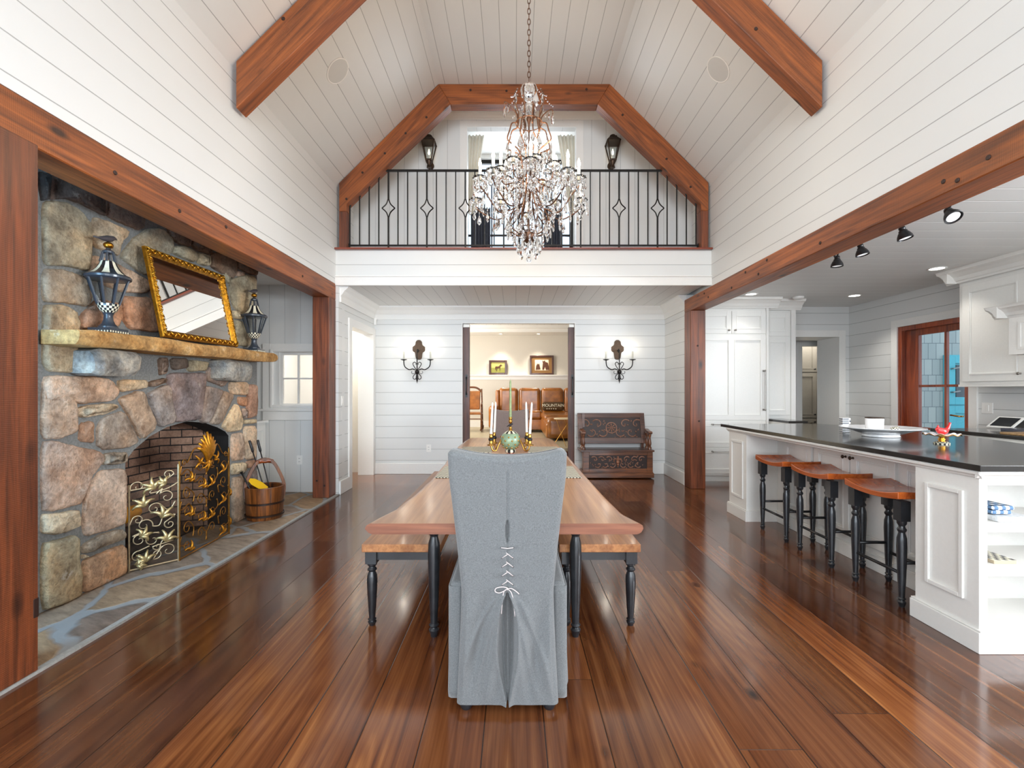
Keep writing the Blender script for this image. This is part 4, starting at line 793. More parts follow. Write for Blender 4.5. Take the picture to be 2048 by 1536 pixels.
mbh = MB(); hn = Vector((-hd.y, hd.x, 0)); k = len(pts); vs = []
for i, p in enumerate(pts):
    t_ = (pts[min(i + 1, k - 1)] - pts[max(i - 1, 0)]).normalized(); nr = t_.cross(hn).normalized()
    vs += [p + hn * .022 + nr * .015, p - hn * .022 + nr * .015, p - hn * .022 - nr * .015, p + hn * .022 - nr * .015]
mbh.add(vs, [(i * 4 + j, i * 4 + (j + 1) % 4, i * 4 + 4 + (j + 1) % 4, i * 4 + 4 + j) for i in range(k - 1) for j in range(4)] + [(3, 2, 1, 0), tuple(4 * (k - 1) + j for j in range(4))])
mbh.build('handle', bw_, bk, bevel=.003, seg=2)
MB().tube([Vector((bx, by, .575)) + hd * -.075, Vector((bx, by, .592)) + hd * -.03, Vector((bx, by, .582)), Vector((bx, by, .592)) + hd * .03, Vector((bx, by, .575)) + hd * .075], [.02, .027, .019, .027, .02], 10).build('grip', wood('grip_wood', lin(110, 50, 20), lin(176, 86, 38), (0, 0, 0), .3, .5), bk, smooth=True)
def poker(p0, p1, lab, sleeve=.13, r=.006):
    p0, p1 = Vector(p0), Vector(p1); d = (p1 - p0); L_ = d.length; d.normalize(); t = thing('fire_tool', tuple(p0), lab, 'fire tool', 'fire tools in the bucket')
    MB().tube([p0, p1 - d * sleeve], r, 8).build('rod', blackp, t, smooth=True); MB().tube([p1 - d * sleeve, p1 - d * (sleeve - .015), p1 - d * .008, p1], [r, r * 2.1, r * 2.1, r * 1.4], 10).build('grip', blackp, t, smooth=True)
poker((-2.50, 4.78, .06), (-2.68, 4.70, .80), 'black fire tool with sleeve grip leaning out of the bucket, nearer the stone'); poker((-2.47, 4.80, .06), (-2.63, 4.76, .80), 'black fire tool with sleeve grip leaning out of the bucket, farther from the stone')
poker((-2.56, 4.72, .06), (-2.705, 4.60, .50), 'short black rod sticking out left of the bucket handle', .02, .008)
yl = thing('yellow_scoop', (bx - .04, by - .03, .2), 'yellow paddle-shaped scoop inside the wooden bucket', 'scoop')
ymat = plain('yellow_enamel', lin(246, 196, 24), .35)
c0 = Vector((-2.64, 4.66, .40)); du = Vector((.72, .35, -.55)).normalized(); dv = Vector((-.1, .9, .45)).normalized(); dn = du.cross(dv).normalized()
MB().prism([(-.02, -.02), (.02, -.045), (.10, -.05), (.17, -.03), (.17, .03), (.10, .05), (.02, .045), (-.02, .02)], c0, du, dv, dn, 0, .006).build('blade', ymat, yl, bevel=.002)
# ---------------- chandelier ----------------
CX, CY = .115, 3.70
rust = plain('aged_bronze', lin(112, 78, 58), .4, .7, var=.35, bs_=40)
ch = thing('crystal_chandelier', (CX, CY, 5.10), 'large crystal chandelier with candle bulbs hanging on a long chain', 'chandelier')
ZC = lambda v_: 3.814 - .001062 * v_
cc = lambda r, a, z: Vector((CX + r * math.cos(a), CY + r * math.sin(a), z))
mb = MB(); z = 3.75; i = 0
while z < 5.08:
    pts = []
    for k in range(12):
        a = 2 * PI * k / 12; dx = .012 * math.cos(a); pts.append((CX + (dx if i % 2 else 0), CY + (0 if i % 2 else dx), z + .025 + .026 * math.sin(a)))
    mb.tube(pts, .0032, 5, closed=True); z += .042; i += 1
mb.build('chain', rust, ch, smooth=True)
MB().lathe([(.001, 5.138), (.07, 5.138), (.065, 5.115), (.02, 5.10), (.008, 5.08), (.001, 5.08)], (CX, CY, 0), 24).build('ceiling_rose', rust, ch, smooth=True, ang=.7)
MB().lathe([(.008, 3.735), (.045, 3.73), (.062, 3.715), (.066, 3.69), (.058, 3.655), (.035, 3.62), (.012, 3.61), (.001, 3.61)], (CX, CY, 0), 48, flute=12, fa=.05).build('crystal_crown', crystal, ch, smooth=True)
MB().lathe([(.005, 3.615), (.022, 3.60), (.038, 3.555), (.04, 3.53), (.026, 3.49), (.012, 3.475), (.005, 3.47)], (CX, CY, 0), 24, flute=8, fa=.06).build('crystal_baluster', crystal, ch, smooth=True)
MB().lathe([(.006, 3.73), (.006, 3.48), (.018, 3.475), (.02, 3.46), (.012, 3.44), (.007, 3.42), (.006, 3.38), (.012, 3.37), (.006, 3.35), (.006, 2.56)], (CX, CY, 0), 10).build('centre_rod', rust, ch, smooth=True, ang=.7)
MB().lathe([(.001, 2.475), (.03, 2.482), (.052, 2.505), (.058, 2.535), (.06, 2.548), (.04, 2.552), (.012, 2.57), (.001, 2.57)], (CX, CY, 0), 24).build('bottom_bowl', rust, ch, smooth=True, ang=.8)
for rr, zz in ((.105, 3.43), (.05, 3.08), (.06, 2.60)): MB().tube([cc(rr, 2 * PI * k / 28, zz) for k in range(28)], .004, 5, closed=True).build('ring', rust, ch, smooth=True)
RIB = [(.10, 3.675), (.125, 3.63), (.115, 3.56), (.09, 3.49), (.10, 3.42), (.145, 3.40), (.165, 3.34), (.185, 3.27), (.15, 3.24), (.09, 3.20), (.062, 3.12), (.05, 3.00), (.06, 2.88), (.11, 2.76), (.155, 2.67), (.15, 2.59), (.10, 2.55), (.05, 2.54)]
for k in range(8):
    a = 2 * PI * (k + .5) / 8
    MB().tube(spline([cc(r_, a, z_) for r_, z_ in RIB], 4), .0055, 6).build('rib', rust, ch, smooth=True)
for k in range(4):
    a = 2 * PI * k / 4 + .25
    MB().tube(spline([cc(r_, a, z_) for r_, z_ in ((.09, 3.38), (.10, 3.48), (.155, 3.55), (.195, 3.57), (.20, 3.555))], 5), .005, 6).build('upper_scroll', rust, ch, smooth=True)
# one crystal drop mesh shared by all pendants
def gem_pts(mb, c, s_=1.0, rot=0.0):
    c = Vector(c); n = 6
    prof = [(.0008, 0), (.0035, -.006), (.010, -.022), (.0135, -.034), (.010, -.044), (.001, -.052)]
    b = len(mb.v)
    for r_, z_ in prof:
        for i in range(n):
            a = rot + 2 * PI * i / n; mb.v.append(c + Vector((r_ * math.cos(a), r_ * .45 * math.sin(a), z_)) * s_ if rot == 0 else c + Matrix.Rotation(rot, 3, 'Z') @ Vector((r_ * math.cos(a - rot), r_ * .45 * math.sin(a - rot), z_)) * s_)
    for j in range(len(prof) - 1):
        for i in range(n): mb.f.append((b + j * n + i, b + j * n + (i + 1) % n, b + (j + 1) * n + (i + 1) % n, b + (j + 1) * n + i)); mb.m.append(0); mb.c.append(None)
    for t_ in (0, 1):
        ring = tuple(b + t_ * (len(prof) - 1) * n + i for i in range(n)); mb.f.append(ring[::-1] if t_ else ring); mb.m.append(0); mb.c.append(None)
drops = []
def bead(mb, c, r): mb.lathe([(r * .3, -r), (r, 0), (r * .3, r)], c, 6)
beads = MB()
def swag(p0, p1, sag, n, r=.0065):
    p0, p1 = Vector(p0), Vector(p1)
    for i in range(n + 1):
        t = i / n; bead(beads, p0.lerp(p1, t) - Z_ * sag * 4 * t * (1 - t), r * R.uniform(.85, 1.1))
# candle arms
def arm(a, rc, zc, z0, r0, low, tag_):
    P = [cc(r0, a, z0), cc(r0 + (rc - r0) * .25, a, z0 - low * .6), cc(r0 + (rc - r0) * .55, a, min(z0, zc) - low), cc(r0 + (rc - r0) * .85, a, zc - .10), cc(rc, a, zc - .045), cc(rc, a, zc - .01)]
    o = MB().tube(spline(P, 5), .0055, 6).build('candle_arm', rust, ch, smooth=True); c = cc(rc, a, zc)
    MB().lathe([(.004, -.012), (.018, -.008), (.04, 0), (.052, .010), (.056, .022), (.052, .023), (.038, .008), (.014, .001), (.004, 0)], c, 20, flute=10, fa=.07).build('crystal_bobeche', crystal, o, smooth=True)
    MB().lathe([(.012, -.02), (.014, .0), (.0125, .004), (.0125, .10), (.009, .103), (.001, .103)], c, 12).build('candle_sleeve', candle_ivory, o, smooth=True, ang=.7)
    MB().lathe([(.006, .103), (.0105, .112), (.0125, .128), (.009, .148), (.003, .165), (.0005, .172)], c, 10).build('bulb', flame, o, smooth=True)
    for k in range(6): b_ = 2 * PI * k / 6 + a; p = c + Vector((.052 * math.cos(b_), .052 * math.sin(b_), .012)); bead(beads, p - Z_ * .008, .006); drops.append((p - Z_ * .016, 1.15, b_)); [bead(beads, p + Vector((.012 * math.cos(b_ + .5), .012 * math.sin(b_ + .5), -.02 - .013 * j_)), .0055) for j_ in range(4)] if k % 2 else None; drops.append((p + Vector((.012 * math.cos(b_ + .5), .012 * math.sin(b_ + .5), -.075)), 1.0, b_)) if k % 2 else None
    for t_ in (.25, .45, .68):
        i = int(t_ * 25); p = spline(P, 5)[i]; bead(beads, p - Z_ * .014, .006); bead(beads, p - Z_ * .026, .005); drops.append((p - Z_ * .034, 1.3, R.random() * 3))
    return c
lo = []
for k in range(10):
    a = 2 * PI * (k + .5) / 10; lo.append(arm(a, .455 if k % 2 == 0 else .40, 2.86 if k % 2 == 0 else 2.92, 2.78, .055, .085, 0))
up = []
for k in range(8):
    a = 2 * PI * (k + .25) / 8; up.append(arm(a, .225, 3.03, 2.99, .05, .05, 1))
for P_, zz, rr in ((lo, 2.80, .06), (up, 3.08, .05)):
    for k, c in enumerate(P_):
        a = math.atan2(c.y - CY, c.x - CX); swag(c + Vector((0, 0, .0)), cc(rr + .02, a + .1, zz + .22), .06, 16 if P_ is lo else 9); n_ = P_[(k + 1) % len(P_)]; swag(c, n_, .06 if P_ is up else .085, 13 if P_ is lo else 9)
for k in range(8):
    a = 2 * PI * (k + .5) / 8
    for (r0, z0), (r1, z1), sg, n_ in (((.10, 3.68), (.19, 3.56), .02, 7), ((.165, 3.34), (.05, 3.08), .05, 12), ((.05, 3.05), (.13, 2.72), .04, 12)): swag(cc(r0, a, z0), cc(r1, a + .35, z1), sg, n_)
    for r_, z_, s_ in ((.115, 3.66, 1.3), (.185, 3.26, 1.5), (.15, 3.22, 1.2), (.065, 3.10, 1.3), (.155, 2.66, 1.4), (.12, 2.56, 1.3), (.07, 3.34, 1.1), (.05, 2.92, 1.2)):
        p = cc(r_, a, z_); bead(beads, p - Z_ * .008, .0065); drops.append((p - Z_ * .017, s_, a))
for k in range(4):
    a = 2 * PI * k / 4 + .25; drops.append((cc(.20, a, 3.55), 1.6, a)); drops.append((cc(.17, a, 3.56), 1.3, a))
for k in range(10):
    a = 2 * PI * k / 10 + .3
    for r_, z_, s_ in ((.09, 2.50, 1.5), (.24, 2.70, 1.3), (.33, 2.74, 1.4), (.17, 2.60, 1.3)): p = cc(r_, a + r_, z_); bead(beads, p, .007); bead(beads, p + Z_ * .013, .006); drops.append((p - Z_ * .01, s_, a))
for k in range(8): a = 2 * PI * k / 8; p = cc(.085, a, 2.455); [bead(beads, p + Z_ * (.012 * j), .006) for j in range(1, 6)]; drops.append((p, 1.5 if k % 2 else 1.1, a))
MB().ball((CX, CY, 2.345), .023, 14).build('bottom_ball', crystal, ch, smooth=True); [bead(beads, (CX, CY, 2.375 + .014 * j), .0065) for j in range(8)]
drops.sort(key=lambda d: d[0].y)
gm = MB(); gem_pts(gm, (0, 0, 0)); g0 = gm.build('crystal_drop', crystal, None); bpy.data.objects.remove(g0); gme = bpy.data.meshes['crystal_drop']; drops = [(p, s_ * 1.25, a) for p, s_, a in drops]
off = Vector((CX, CY, 5.10))
for i, (p, s_, a) in enumerate(drops[:100]):
    o = bpy.data.objects.new('crystal_drop', gme); COL.objects.link(o); o.parent = ch; o.location = p - off; o.scale = (s_, s_, s_); o.rotation_euler.z = a + PI / 2
mb = MB()
for p, s_, a in drops[100:]: gem_pts(mb, p, s_, a + PI / 2)
o = mb.build('crystal_drops', crystal, ch); o['kind'] = 'stuff'
o = beads.build('bead_strings', crystal, ch); o['kind'] = 'stuff'
for k in range(4): a = 2 * PI * k / 4 + .4; point('chandelier_glow', cc(.30, a, 3.17), 14.0, WARM, .03)
# ---------------- wall sconces ----------------
rustp = plain('rusty_backplate', lin(98, 80, 66), .7, .4, bmp=.6, bs_=60, var=.4); waxy = plain('grey_ivory_sleeve', lin(200, 200, 188), .5)
def sconce(cx, lab):
    t = thing('wall_sconce', (cx, 7.28, 1.6), lab, 'sconce', 'wrought iron sconces on the far wall'); y = 7.16
    hp = [(0, .30), (.022, .297), (.042, .28), (.050, .262), (.053, .235), (.062, .215), (.092, .195), (.098, .18), (.098, .135), (.085, .118), (.062, .105), (.056, .08), (.052, .04), (.046, .01), (.03, -.006), (0, -.01)]
    pl = hp + [(-a, b_) for a, b_ in hp[-2:0:-1]]
    MB().prism(pl, (cx, 7.30, 1.90 - .10), X_, Z_, mY, .002, .02).build('backplate', rustp, t, bevel=.006, seg=2)
    zb = 1.595
    MB().tube([(cx, 7.28, 1.93), (cx, 7.2, 1.945), (cx, y, 1.92), (cx, y, zb)], .008, 8).ball((cx, 7.2, 1.915), .02, 10).build('rod', iron, t, smooth=True)
    MB().ball((cx, y, zb), .036, 14).build('boss', iron, t, smooth=True)
    MB().lathe([(.012, -.04), (.02, -.11), (.018, -.14), (.001, -.21)], (cx, y, zb + .03), 8).build('finial', iron, t, smooth=True, ang=.8)
    sc_ = MB()
    for s_ in (-1, 1):
        sc_.tube(spline([(cx + s_ * .01, y, zb + .03), (cx + s_ * .045, y, zb + .08), (cx + s_ * .065, y, zb + .125), (cx + s_ * .04, y, zb + .15), (cx + s_ * .015, y, zb + .13), (cx + s_ * .02, y, zb + .11)], 5), .006, 6)
        sc_.tube(spline([(cx + s_ * .01, y, zb - .02), (cx + s_ * .055, y, zb - .06), (cx + s_ * .06, y, zb - .10), (cx + s_ * .03, y, zb - .115), (cx + s_ * .012, y, zb - .085)], 5), .006, 6)
        sc_.tube(spline([(cx + s_ * .02, y, zb - .015), (cx + s_ * .06, y, zb - .03), (cx + s_ * .085, y, zb - .015), (cx + s_ * .08, y, zb + .01)], 5), .004, 6)
    sc_.build('scrolls', iron, t, smooth=True)
    for s_ in (-1, 1):
        ax = cx + s_ * .205; zc = zb + .185
        o = MB().tube(spline([(cx + s_ * .03, y, zb + .03), (cx + s_ * .07, y, zb + .045), (cx + s_ * .12, y, zb + .035), (cx + s_ * .175, y, zb + .065), (cx + s_ * .20, y, zb + .11), (ax, y, zc)], 6), .008, 8).build('arm', iron, t, smooth=True)
        MB().lathe([(.008, -.012), (.02, -.008), (.048, .002), (.05, .008), (.02, .006), (.001, .006)], (ax, y, zc), 20).build('drip_pan', iron, o, smooth=True, ang=.8)
        MB().lathe([(.013, .006), (.013, .135), (.001, .138)], (ax, y, zc), 12).build('candle_sleeve', waxy, o, smooth=True, ang=.7)
        MB().lathe([(.006, .137), (.010, .148), (.011, .16), (.007, .18), (.0005, .20)], (ax, y, zc), 10).build('bulb', flame, o, smooth=True)
        point('sconce_glow', (ax, y - .02, zc + .19), 1.1, (1, .9, .76), .03)
sconce(-1.50, 'two-candle black iron sconce left of the wide doorway'); sconce(1.615, 'two-candle black iron sconce above the carved bench')
# ---------------- loft wall lanterns ----------------
bron = plain('dark_bronze', lin(78, 62, 50), .45, .7, var=.3)
def loft_lantern(px, lab):
    c = at(px, 303, 6.32); x, y, z = c; t = thing('wall_lantern', (x, y, z), lab, 'lantern', 'bronze lanterns on the loft wall')
    h = .225
    def taper(a0, z0, a1, z1): return [(x - a0, y - a0, z0), (x + a0, y - a0, z0), (x + a0, y + a0, z0), (x - a0, y + a0, z0), (x - a0 * 0 - a1, y - a1, z1), (x + a1, y - a1, z1), (x + a1, y + a1, z1), (x - a1, y + a1, z1)]
    QF = [(3, 2, 1, 0), (4, 5, 6, 7), (0, 1, 5, 4), (1, 2, 6, 5), (2, 3, 7, 6), (3, 0, 4, 7)]
    MB().add(taper(.09, z + .125, .045, z + .185), QF).add(taper(.05, z + .185, .042, z + .20), QF).lathe([(.012, .2), (.03, .207), (.032, .22), (.012, .226), (.001, .228)], (x, y, z), 12).add(taper(.095, z + .115, .092, z + .125), QF).build('hood', bron, t)
    bars = MB()
    for sx in (-1, 1):
        for sy in (-1, 1): bars.tube([(x + sx * .085, y + sy * .085, z + .118), (x + sx * .04, y + sy * .04, z - .12)], .008, 5)
    bars.add(taper(.045, z - .135, .047, z - .115), QF).build('bars', bron, t)
    MB().add(taper(.038, z - .12, .083, z + .118), [(0, 1, 5, 4), (1, 2, 6, 5), (2, 3, 7, 6), (3, 0, 4, 7)]).build('glass_panes', lampglass, t)
    MB().lathe([(.04, -.135), (.03, -.165), (.014, -.19), (.03, -.21), (.032, -.222), (.001, -.224)], (x, y, z), 16).build('lower_cup', bron, t, smooth=True, ang=.8)
    MB().tube(spline([(x, y, z - .205), (x, y + .06, z - .22), (x, LY, z - .16)], 5), .012, 8).lathe([(.05, -.012), (.05, .004), (.001, .006)], (x, LY - .004, z - .14), 16, axis=(0, 1, 0)).build('wall_bracket', bron, t, smooth=True, ang=.8)
    MB().lathe([(.010, -.12), (.010, -.05), (.001, -.048)], (x, y, z), 10).build('candle_sleeve', candle_ivory, t); MB().lathe([(.006, -.05), (.014, -.03), (.014, -.01), (.004, .03), (.0005, .035)], (x, y, z), 10).build('bulb', emis('lit_loft_bulb', (1, .8, .5, 1), 7.0), t, smooth=True)
loft_lantern(858, 'bronze coach lantern on the loft wall, left of the doorway'); loft_lantern(1225.5, 'bronze coach lantern on the loft wall, right of the doorway')
# ---------------- dining table ----------------
tb = thing('dining_table', (-.05, 3.7, 0), 'long live-edge wooden dining table on black turned legs', 'table')
LE = [(1.93, -.612), (2.0, -.60), (2.195, -.55), (2.487, -.53), (2.923, -.515), (3.722, -.533), (4.3, -.56), (4.7, -.56), (5.125, -.545), (5.4, -.53), (5.46, -.50)]
RE = [(1.93, .531), (2.10, .482), (2.447, .468), (2.923, .462), (3.633, .454), (4.51, .448), (5.31, .43), (5.42, .41), (5.46, .38)]
prof = [(0, 0), (.0, 0), (.012, .004), (.017, .014), (.010, .026), (-.002, .036), (-.016, .043)]
mb = MB(); ys = [1.93 + (5.46 - 1.93) * (i / 90) for i in range(91)]
vs = []; k = 0
for y in ys:
    l = slerp(LE, y); r_ = slerp(RE, y); w_ = .006 * math.sin(y * 13) + .004 * math.sin(y * 29)
    row = [(l - .02 + .045, y, .750), (l + .012, y, .750), (l - .002 + w_ * .3, y, .743), (l - .008 + w_, y, .728), (l + .004, y, .712), (l + .02, y, .705)]
    row += [(r_ - .02, y, .705), (r_ - .004, y, .712), (r_ + .008 + w_, y, .728), (r_ + .002, y, .743), (r_ - .012, y, .750), (r_ - .025, y, .750)]
    k = len(row); vs += row
n_ = len(ys); mb.add(vs, [(j * k + i, j * k + (i + 1) % k, (j + 1) * k + (i + 1) % k, (j + 1) * k + i) for j in range(n_ - 1) for i in range(k)] + [tuple(range(k))[::-1], tuple((n_ - 1) * k + i for i in range(k))])
tw = wood('live_edge_slab_wood', lin(152, 98, 58), lin(204, 152, 102), (0, 0, PI / 2), .32, .35, .55, knots=.7, bmp=.06, coatr=.15)
mb.m[-2] = mb.m[-1] = 1; mb.build('slab_top', [tw, wood('slab_end_grain', lin(104, 60, 42), lin(136, 86, 62), (0, 0, 0), .5, .1, 1.5, bmp=.1)], tb, smooth=True, ang=.6)
m_leg = darkblk
def turned(x, y, h, rt, sq, sh, m=None):
    mb = MB().box(x - sq, x + sq, y - sq, y + sq, h - sh, h)
    H = h - sh; P = [(.55, 0), (.62, .02), (.80, .045), (.88, .06), (.62, .075), (.60, .085), (.86, .10), (.60, .115), (.62, .14), (.80, .30), (.98, .55), (1.05, .70), (.98, .80), (.68, .855), (.66, .865), (.92, .885), (.96, .90), (.66, .925), (.64, .94), (.95, .965), (1.0, 1.0)]
    return mb.lathe([(rt * a, H * b_) for a, b_ in P], (x, y, 0), 18)
TLG = [(-.427, 2.467), (.324, 2.467), (-.40, 4.95), (.30, 4.95)]
for x, y in TLG: turned(x, y, .706, .031, .034, .09).build('leg', m_leg, tb, smooth=True, ang=.55)
MB().box(-.40, .30, 2.45, 2.485, .62, .704).box(-.38, .28, 4.93, 4.97, .62, .704).box(-.41, -.385, 2.5, 4.92, .62, .704).box(.285, .31, 2.5, 4.92, .62, .704).build('apron', m_leg, tb)
bwood = wood('bench_plank_wood', lin(138, 84, 48), lin(192, 136, 86), (0, 0, PI / 2), .42, .2, .9, knots=.9, bmp=.1)
def bench(x0, x1, lab):
    t = thing('dining_bench', ((x0 + x1) / 2, 3.7, 0), lab, 'bench', 'plank benches along the dining table'); y0, y1 = 2.54, 4.86
    MB().box(x0, x1, y0, y1, .418, .462).build('seat', bwood, t, bevel=.004, seg=2)
    for x in (x0 + .045, x1 - .045):
        for y in (y0 + .045, y1 - .045): turned(x, y, .418, .027, .03, .07).build('leg', m_leg, t, smooth=True, ang=.55)
    MB().box(x0 + .07, x1 - .07, y0 + .035, y0 + .055, .365, .417).box(x0 + .07, x1 - .07, y1 - .055, y1 - .035, .365, .417).box(x0 + .035, x0 + .055, y0 + .07, y1 - .07, .365, .417).box(x1 - .055, x1 - .035, y0 + .07, y1 - .07, .365, .417).build('apron', m_leg, t)
bench(-.836, -.40, 'wooden plank bench with black turned legs on the fireplace side of the table'); bench(.245, .69, 'wooden plank bench with black turned legs on the kitchen side of the table')
# ---------------- slipcovered chairs ----------------
def linen(name, a, b_):
    m, nt, b = mat(name); v = coords(nt, (0, 0, 0), (1, 1, 1)); w1 = nd(nt, 'ShaderNodeTexNoise', {'Vector': coords(nt, (0, 0, 0), (900, 200, 160)), 'Scale': 1.0, 'Detail': 2.0}); w2 = nd(nt, 'ShaderNodeTexNoise', {'Vector': coords(nt, (0, 0, 0), (160, 200, 900)), 'Scale': 1.0, 'Detail': 2.0})
    h = mth(nt, 'ADD', w1.outputs[0], w2.outputs[0]); c = ramp(nt, mth(nt, 'MULTIPLY', h, .5), [(.38, a), (.62, b_)]); nt.links.new(c, b.inputs['Base Color']); b.inputs['Roughness'].default_value = .9; b.inputs['Sheen Weight'].default_value = .3
    b.inputs['Specular IOR Level'].default_value = .2; bump(nt, b, h, .35, .002); return m
def slip_chair(loc, rz, m, mlace, lab, w_top=.468, laces=True):
    t = thing('slipcovered_chair', loc, lab, 'chair'); H = 1.035
    Wt = [(0, .415), (.04, .413), (.20, .395), (.38, .376), (.51, .368), (.69, .400), (.84, .432), (.97, .462), (1.06, .468)]
    yb = lambda z: .085 - .075 * z                    # back surface leans toward the viewer with height
    def fold(x, z):                                   # depth of folds on the rear face
        d = 0.0; xm = x
        if z < .50:
            t_ = (.50 - z) / .46; hw = .004 + .037 * max(0, math.sin(min(1, max(0, t_ * 1.02)) ** .8 * PI)) * (1 if t_ < .98 else 0)
            if abs(xm) < hw: d += .030 * (1 - (abs(xm) / hw) ** 4) * (1 - .35 * math.cos(xm * 160))
            else: d -= .010 * math.exp(-((abs(xm) - hw) / .014) ** 2)
            for j, (s0, s1) in enumerate(((.02, .10), (.02, .17), (.03, .05))):
                sg_ = 1.0 if xm < 0 else .86; xc = (.012 + (.13, .21, .07)[j] * t_ ** (.75, .6, .9)[j]) * sg_
                d -= (.008 - .001 * j) * math.exp(-((abs(xm) - xc) / (.008 + .012 * t_)) ** 2) * max(0, math.sin(min(1, max(0, t_)) * PI)) ** .6
            d += .007 * math.sin(xm * 55 + 3 * t_) * t_ * (1 - t_) * 4
            d *= 1.6
        else:
            if abs(xm) < .0032 and z < .99: d += .004
            if .70 < z < .80: hw = .0085 * math.sin((z - .70) / .10 * PI); d += .018 * (abs(xm) < hw)
            d += .0025 * math.sin(z * 105) * math.exp(-(xm / .05) ** 2) * (z < .70)
        return d
    nu = 150; nv = 150; zs = [.034 + (H - .034) * j / nv for j in range(nv + 1)]
    def ring_pt(u, z, inset=0.0):
        hw = slerp(Wt, z) / 2 - inset; hd = (.055 if z > .5 else .055) - inset * .5; a = 2 * PI * u
        e = .28; ca, sa = math.cos(a), math.sin(a); x = hw * abs(ca) ** e * (1 if ca > 0 else -1); y = hd * abs(sa) ** e * (1 if sa > 0 else -1)
        return x, y
    mb = MB(); vs = []
    ang = [0.0] * nu                                  # denser sampling over the rear face
    per = []
    for i in range(nu):
        u = i / nu
        per.append(u)
    def pts_row(z, inset=0, lift=0):
        hw = slerp(Wt, z) / 2 - inset; hd = .052 - inset * .3; rows = []; nb = 100; c_ = .022
        for i in range(nb): x = -hw + c_ + (2 * hw - 2 * c_) * i / (nb - 1); rows.append((x, -hd))
        for i in range(1, 7): a = -PI / 2 + PI / 2 * i / 7; rows.append((hw - c_ + c_ * math.cos(a), -hd + c_ + c_ * math.sin(a)))
        for i in range(6): rows.append((hw, -hd + c_ + (2 * hd - 2 * c_) * i / 5))
        for i in range(1, 6): a = PI / 2 * i / 6; rows.append((hw - c_ + c_ * math.cos(a), hd - c_ + c_ * math.sin(a)))
        for i in range(24): rows.append((hw - c_ - (2 * hw - 2 * c_) * i / 23, hd))
        for i in range(1, 6): a = PI / 2 + PI / 2 * i / 6; rows.append((-hw + c_ + c_ * math.cos(a), hd - c_ + c_ * math.sin(a)))
        for i in range(6): rows.append((-hw, hd - c_ - (2 * hd - 2 * c_) * i / 5))
        for i in range(1, 7): a = PI + PI / 2 * i / 7; rows.append((-hw + c_ + c_ * math.cos(a), -hd + c_ + c_ * math.sin(a)))
        return rows
    crown_ = lambda x: .020 * (min(1, abs(x) / .21) ** 2.2) * 1.35 - .006
    for j, z in enumerate(zs):
        for i, (x, y) in enumerate(pts_row(z)):
            rear = i < 100; up_ = max(0, (z - .93) / .105); zz = z + crown_(x) * up_
            edge = min(1, (1 - abs(x) / (slerp(Wt, z) / 2)) * 8) if rear else 0
            d = fold(x, z) * edge if rear and laces else 0
            vs.append(Vector((x, y + yb(z) + .052 - .085 + d, zz)))
    k = len(pts_row(.5))
    for q_, (ins_, lift) in enumerate(((.006, .009), (.016, .015), (.034, .018), (.12, .018), (.2, .018))):
        for i, (x, y) in enumerate(pts_row(H, ins_ if ins_ < .04 else .034)):
            f = 1 if ins_ < .04 else (1 - (ins_ - .034) * 4); sy = (1 - ins_ / .052 * .9) if ins_ < .04 else .35 * f
            vs.append(Vector((x, y * max(.02, sy) + yb(H) + .052 - .085, H + crown_(x) + lift)))
    nr = nv + 1 + 5
    mb.add([v + Vector(loc) for v in vs], [(j * k + i, j * k + (i + 1) % k, (j + 1) * k + (i + 1) % k, (j + 1) * k + i) for j in range(nr - 1) for i in range(k)])
    bk_ = mb.build('slipcover_back', m, t, smooth=True)
    # seat and side skirts with corner pleats
    mb = MB(); hw = .240; y0, y1 = .05, .60; bw2 = .19
    def sk(u, v):
        per_ = 2 * (y1 - y0) + 2 * hw + 2 * (hw - bw2); s_ = u * per_ - (hw - bw2); z = .032 + .46 * v
        if s_ < 0: return Vector((-hw - s_, y0, z)) + Vector(loc)
        if s_ > per_ - 2 * (hw - bw2): return Vector((hw - (s_ - per_ + 2 * (hw - bw2)), y0, z)) + Vector(loc)
        if s_ < (y1 - y0): x, y = -hw, y0 + s_; nx, ny = -1, 0
        elif s_ < (y1 - y0) + 2 * hw: x, y = -hw + s_ - (y1 - y0), y1; nx, ny = 0, 1
        else: x, y = hw, y1 - (s_ - (y1 - y0) - 2 * hw); nx, ny = 1, 0
        fl = ((.012 * (1 - v) ** 1.2) + .006 * math.sin(s_ * 40) * (1 - v)) * min(1, min(s_, per_ - 2 * (hw - bw2) - s_) / .1); return Vector((x + nx * fl, y + ny * fl, z)) + Vector(loc)
    mb.grid(sk, 120, 14); sk_ = mb.build('skirt', m, t, smooth=True); so = sk_.modifiers.new('solid', 'SOLIDIFY'); so.thickness = .006
    MB().obox(loc, X_, Y_, Z_, -hw, hw, .048, y1, .44, .51).build('seat', m, t, bevel=.02, seg=3)
    MB().obox(loc, X_, Y_, Z_, -hw + .012, hw - .012, .10, .13, .03, .46).build('rear_skirt_lining', m, t)
    for sx in (-1, 1):
        for yy in (.035, .54): MB().lathe([(.02, 0), (.026, .012), (.028, .03), (.022, .05), (.024, .3), (.001, .3)], Vector(loc) + Vector((sx * .17, yy, 0)), 14).build('leg', m_leg, t, smooth=True, ang=.8)
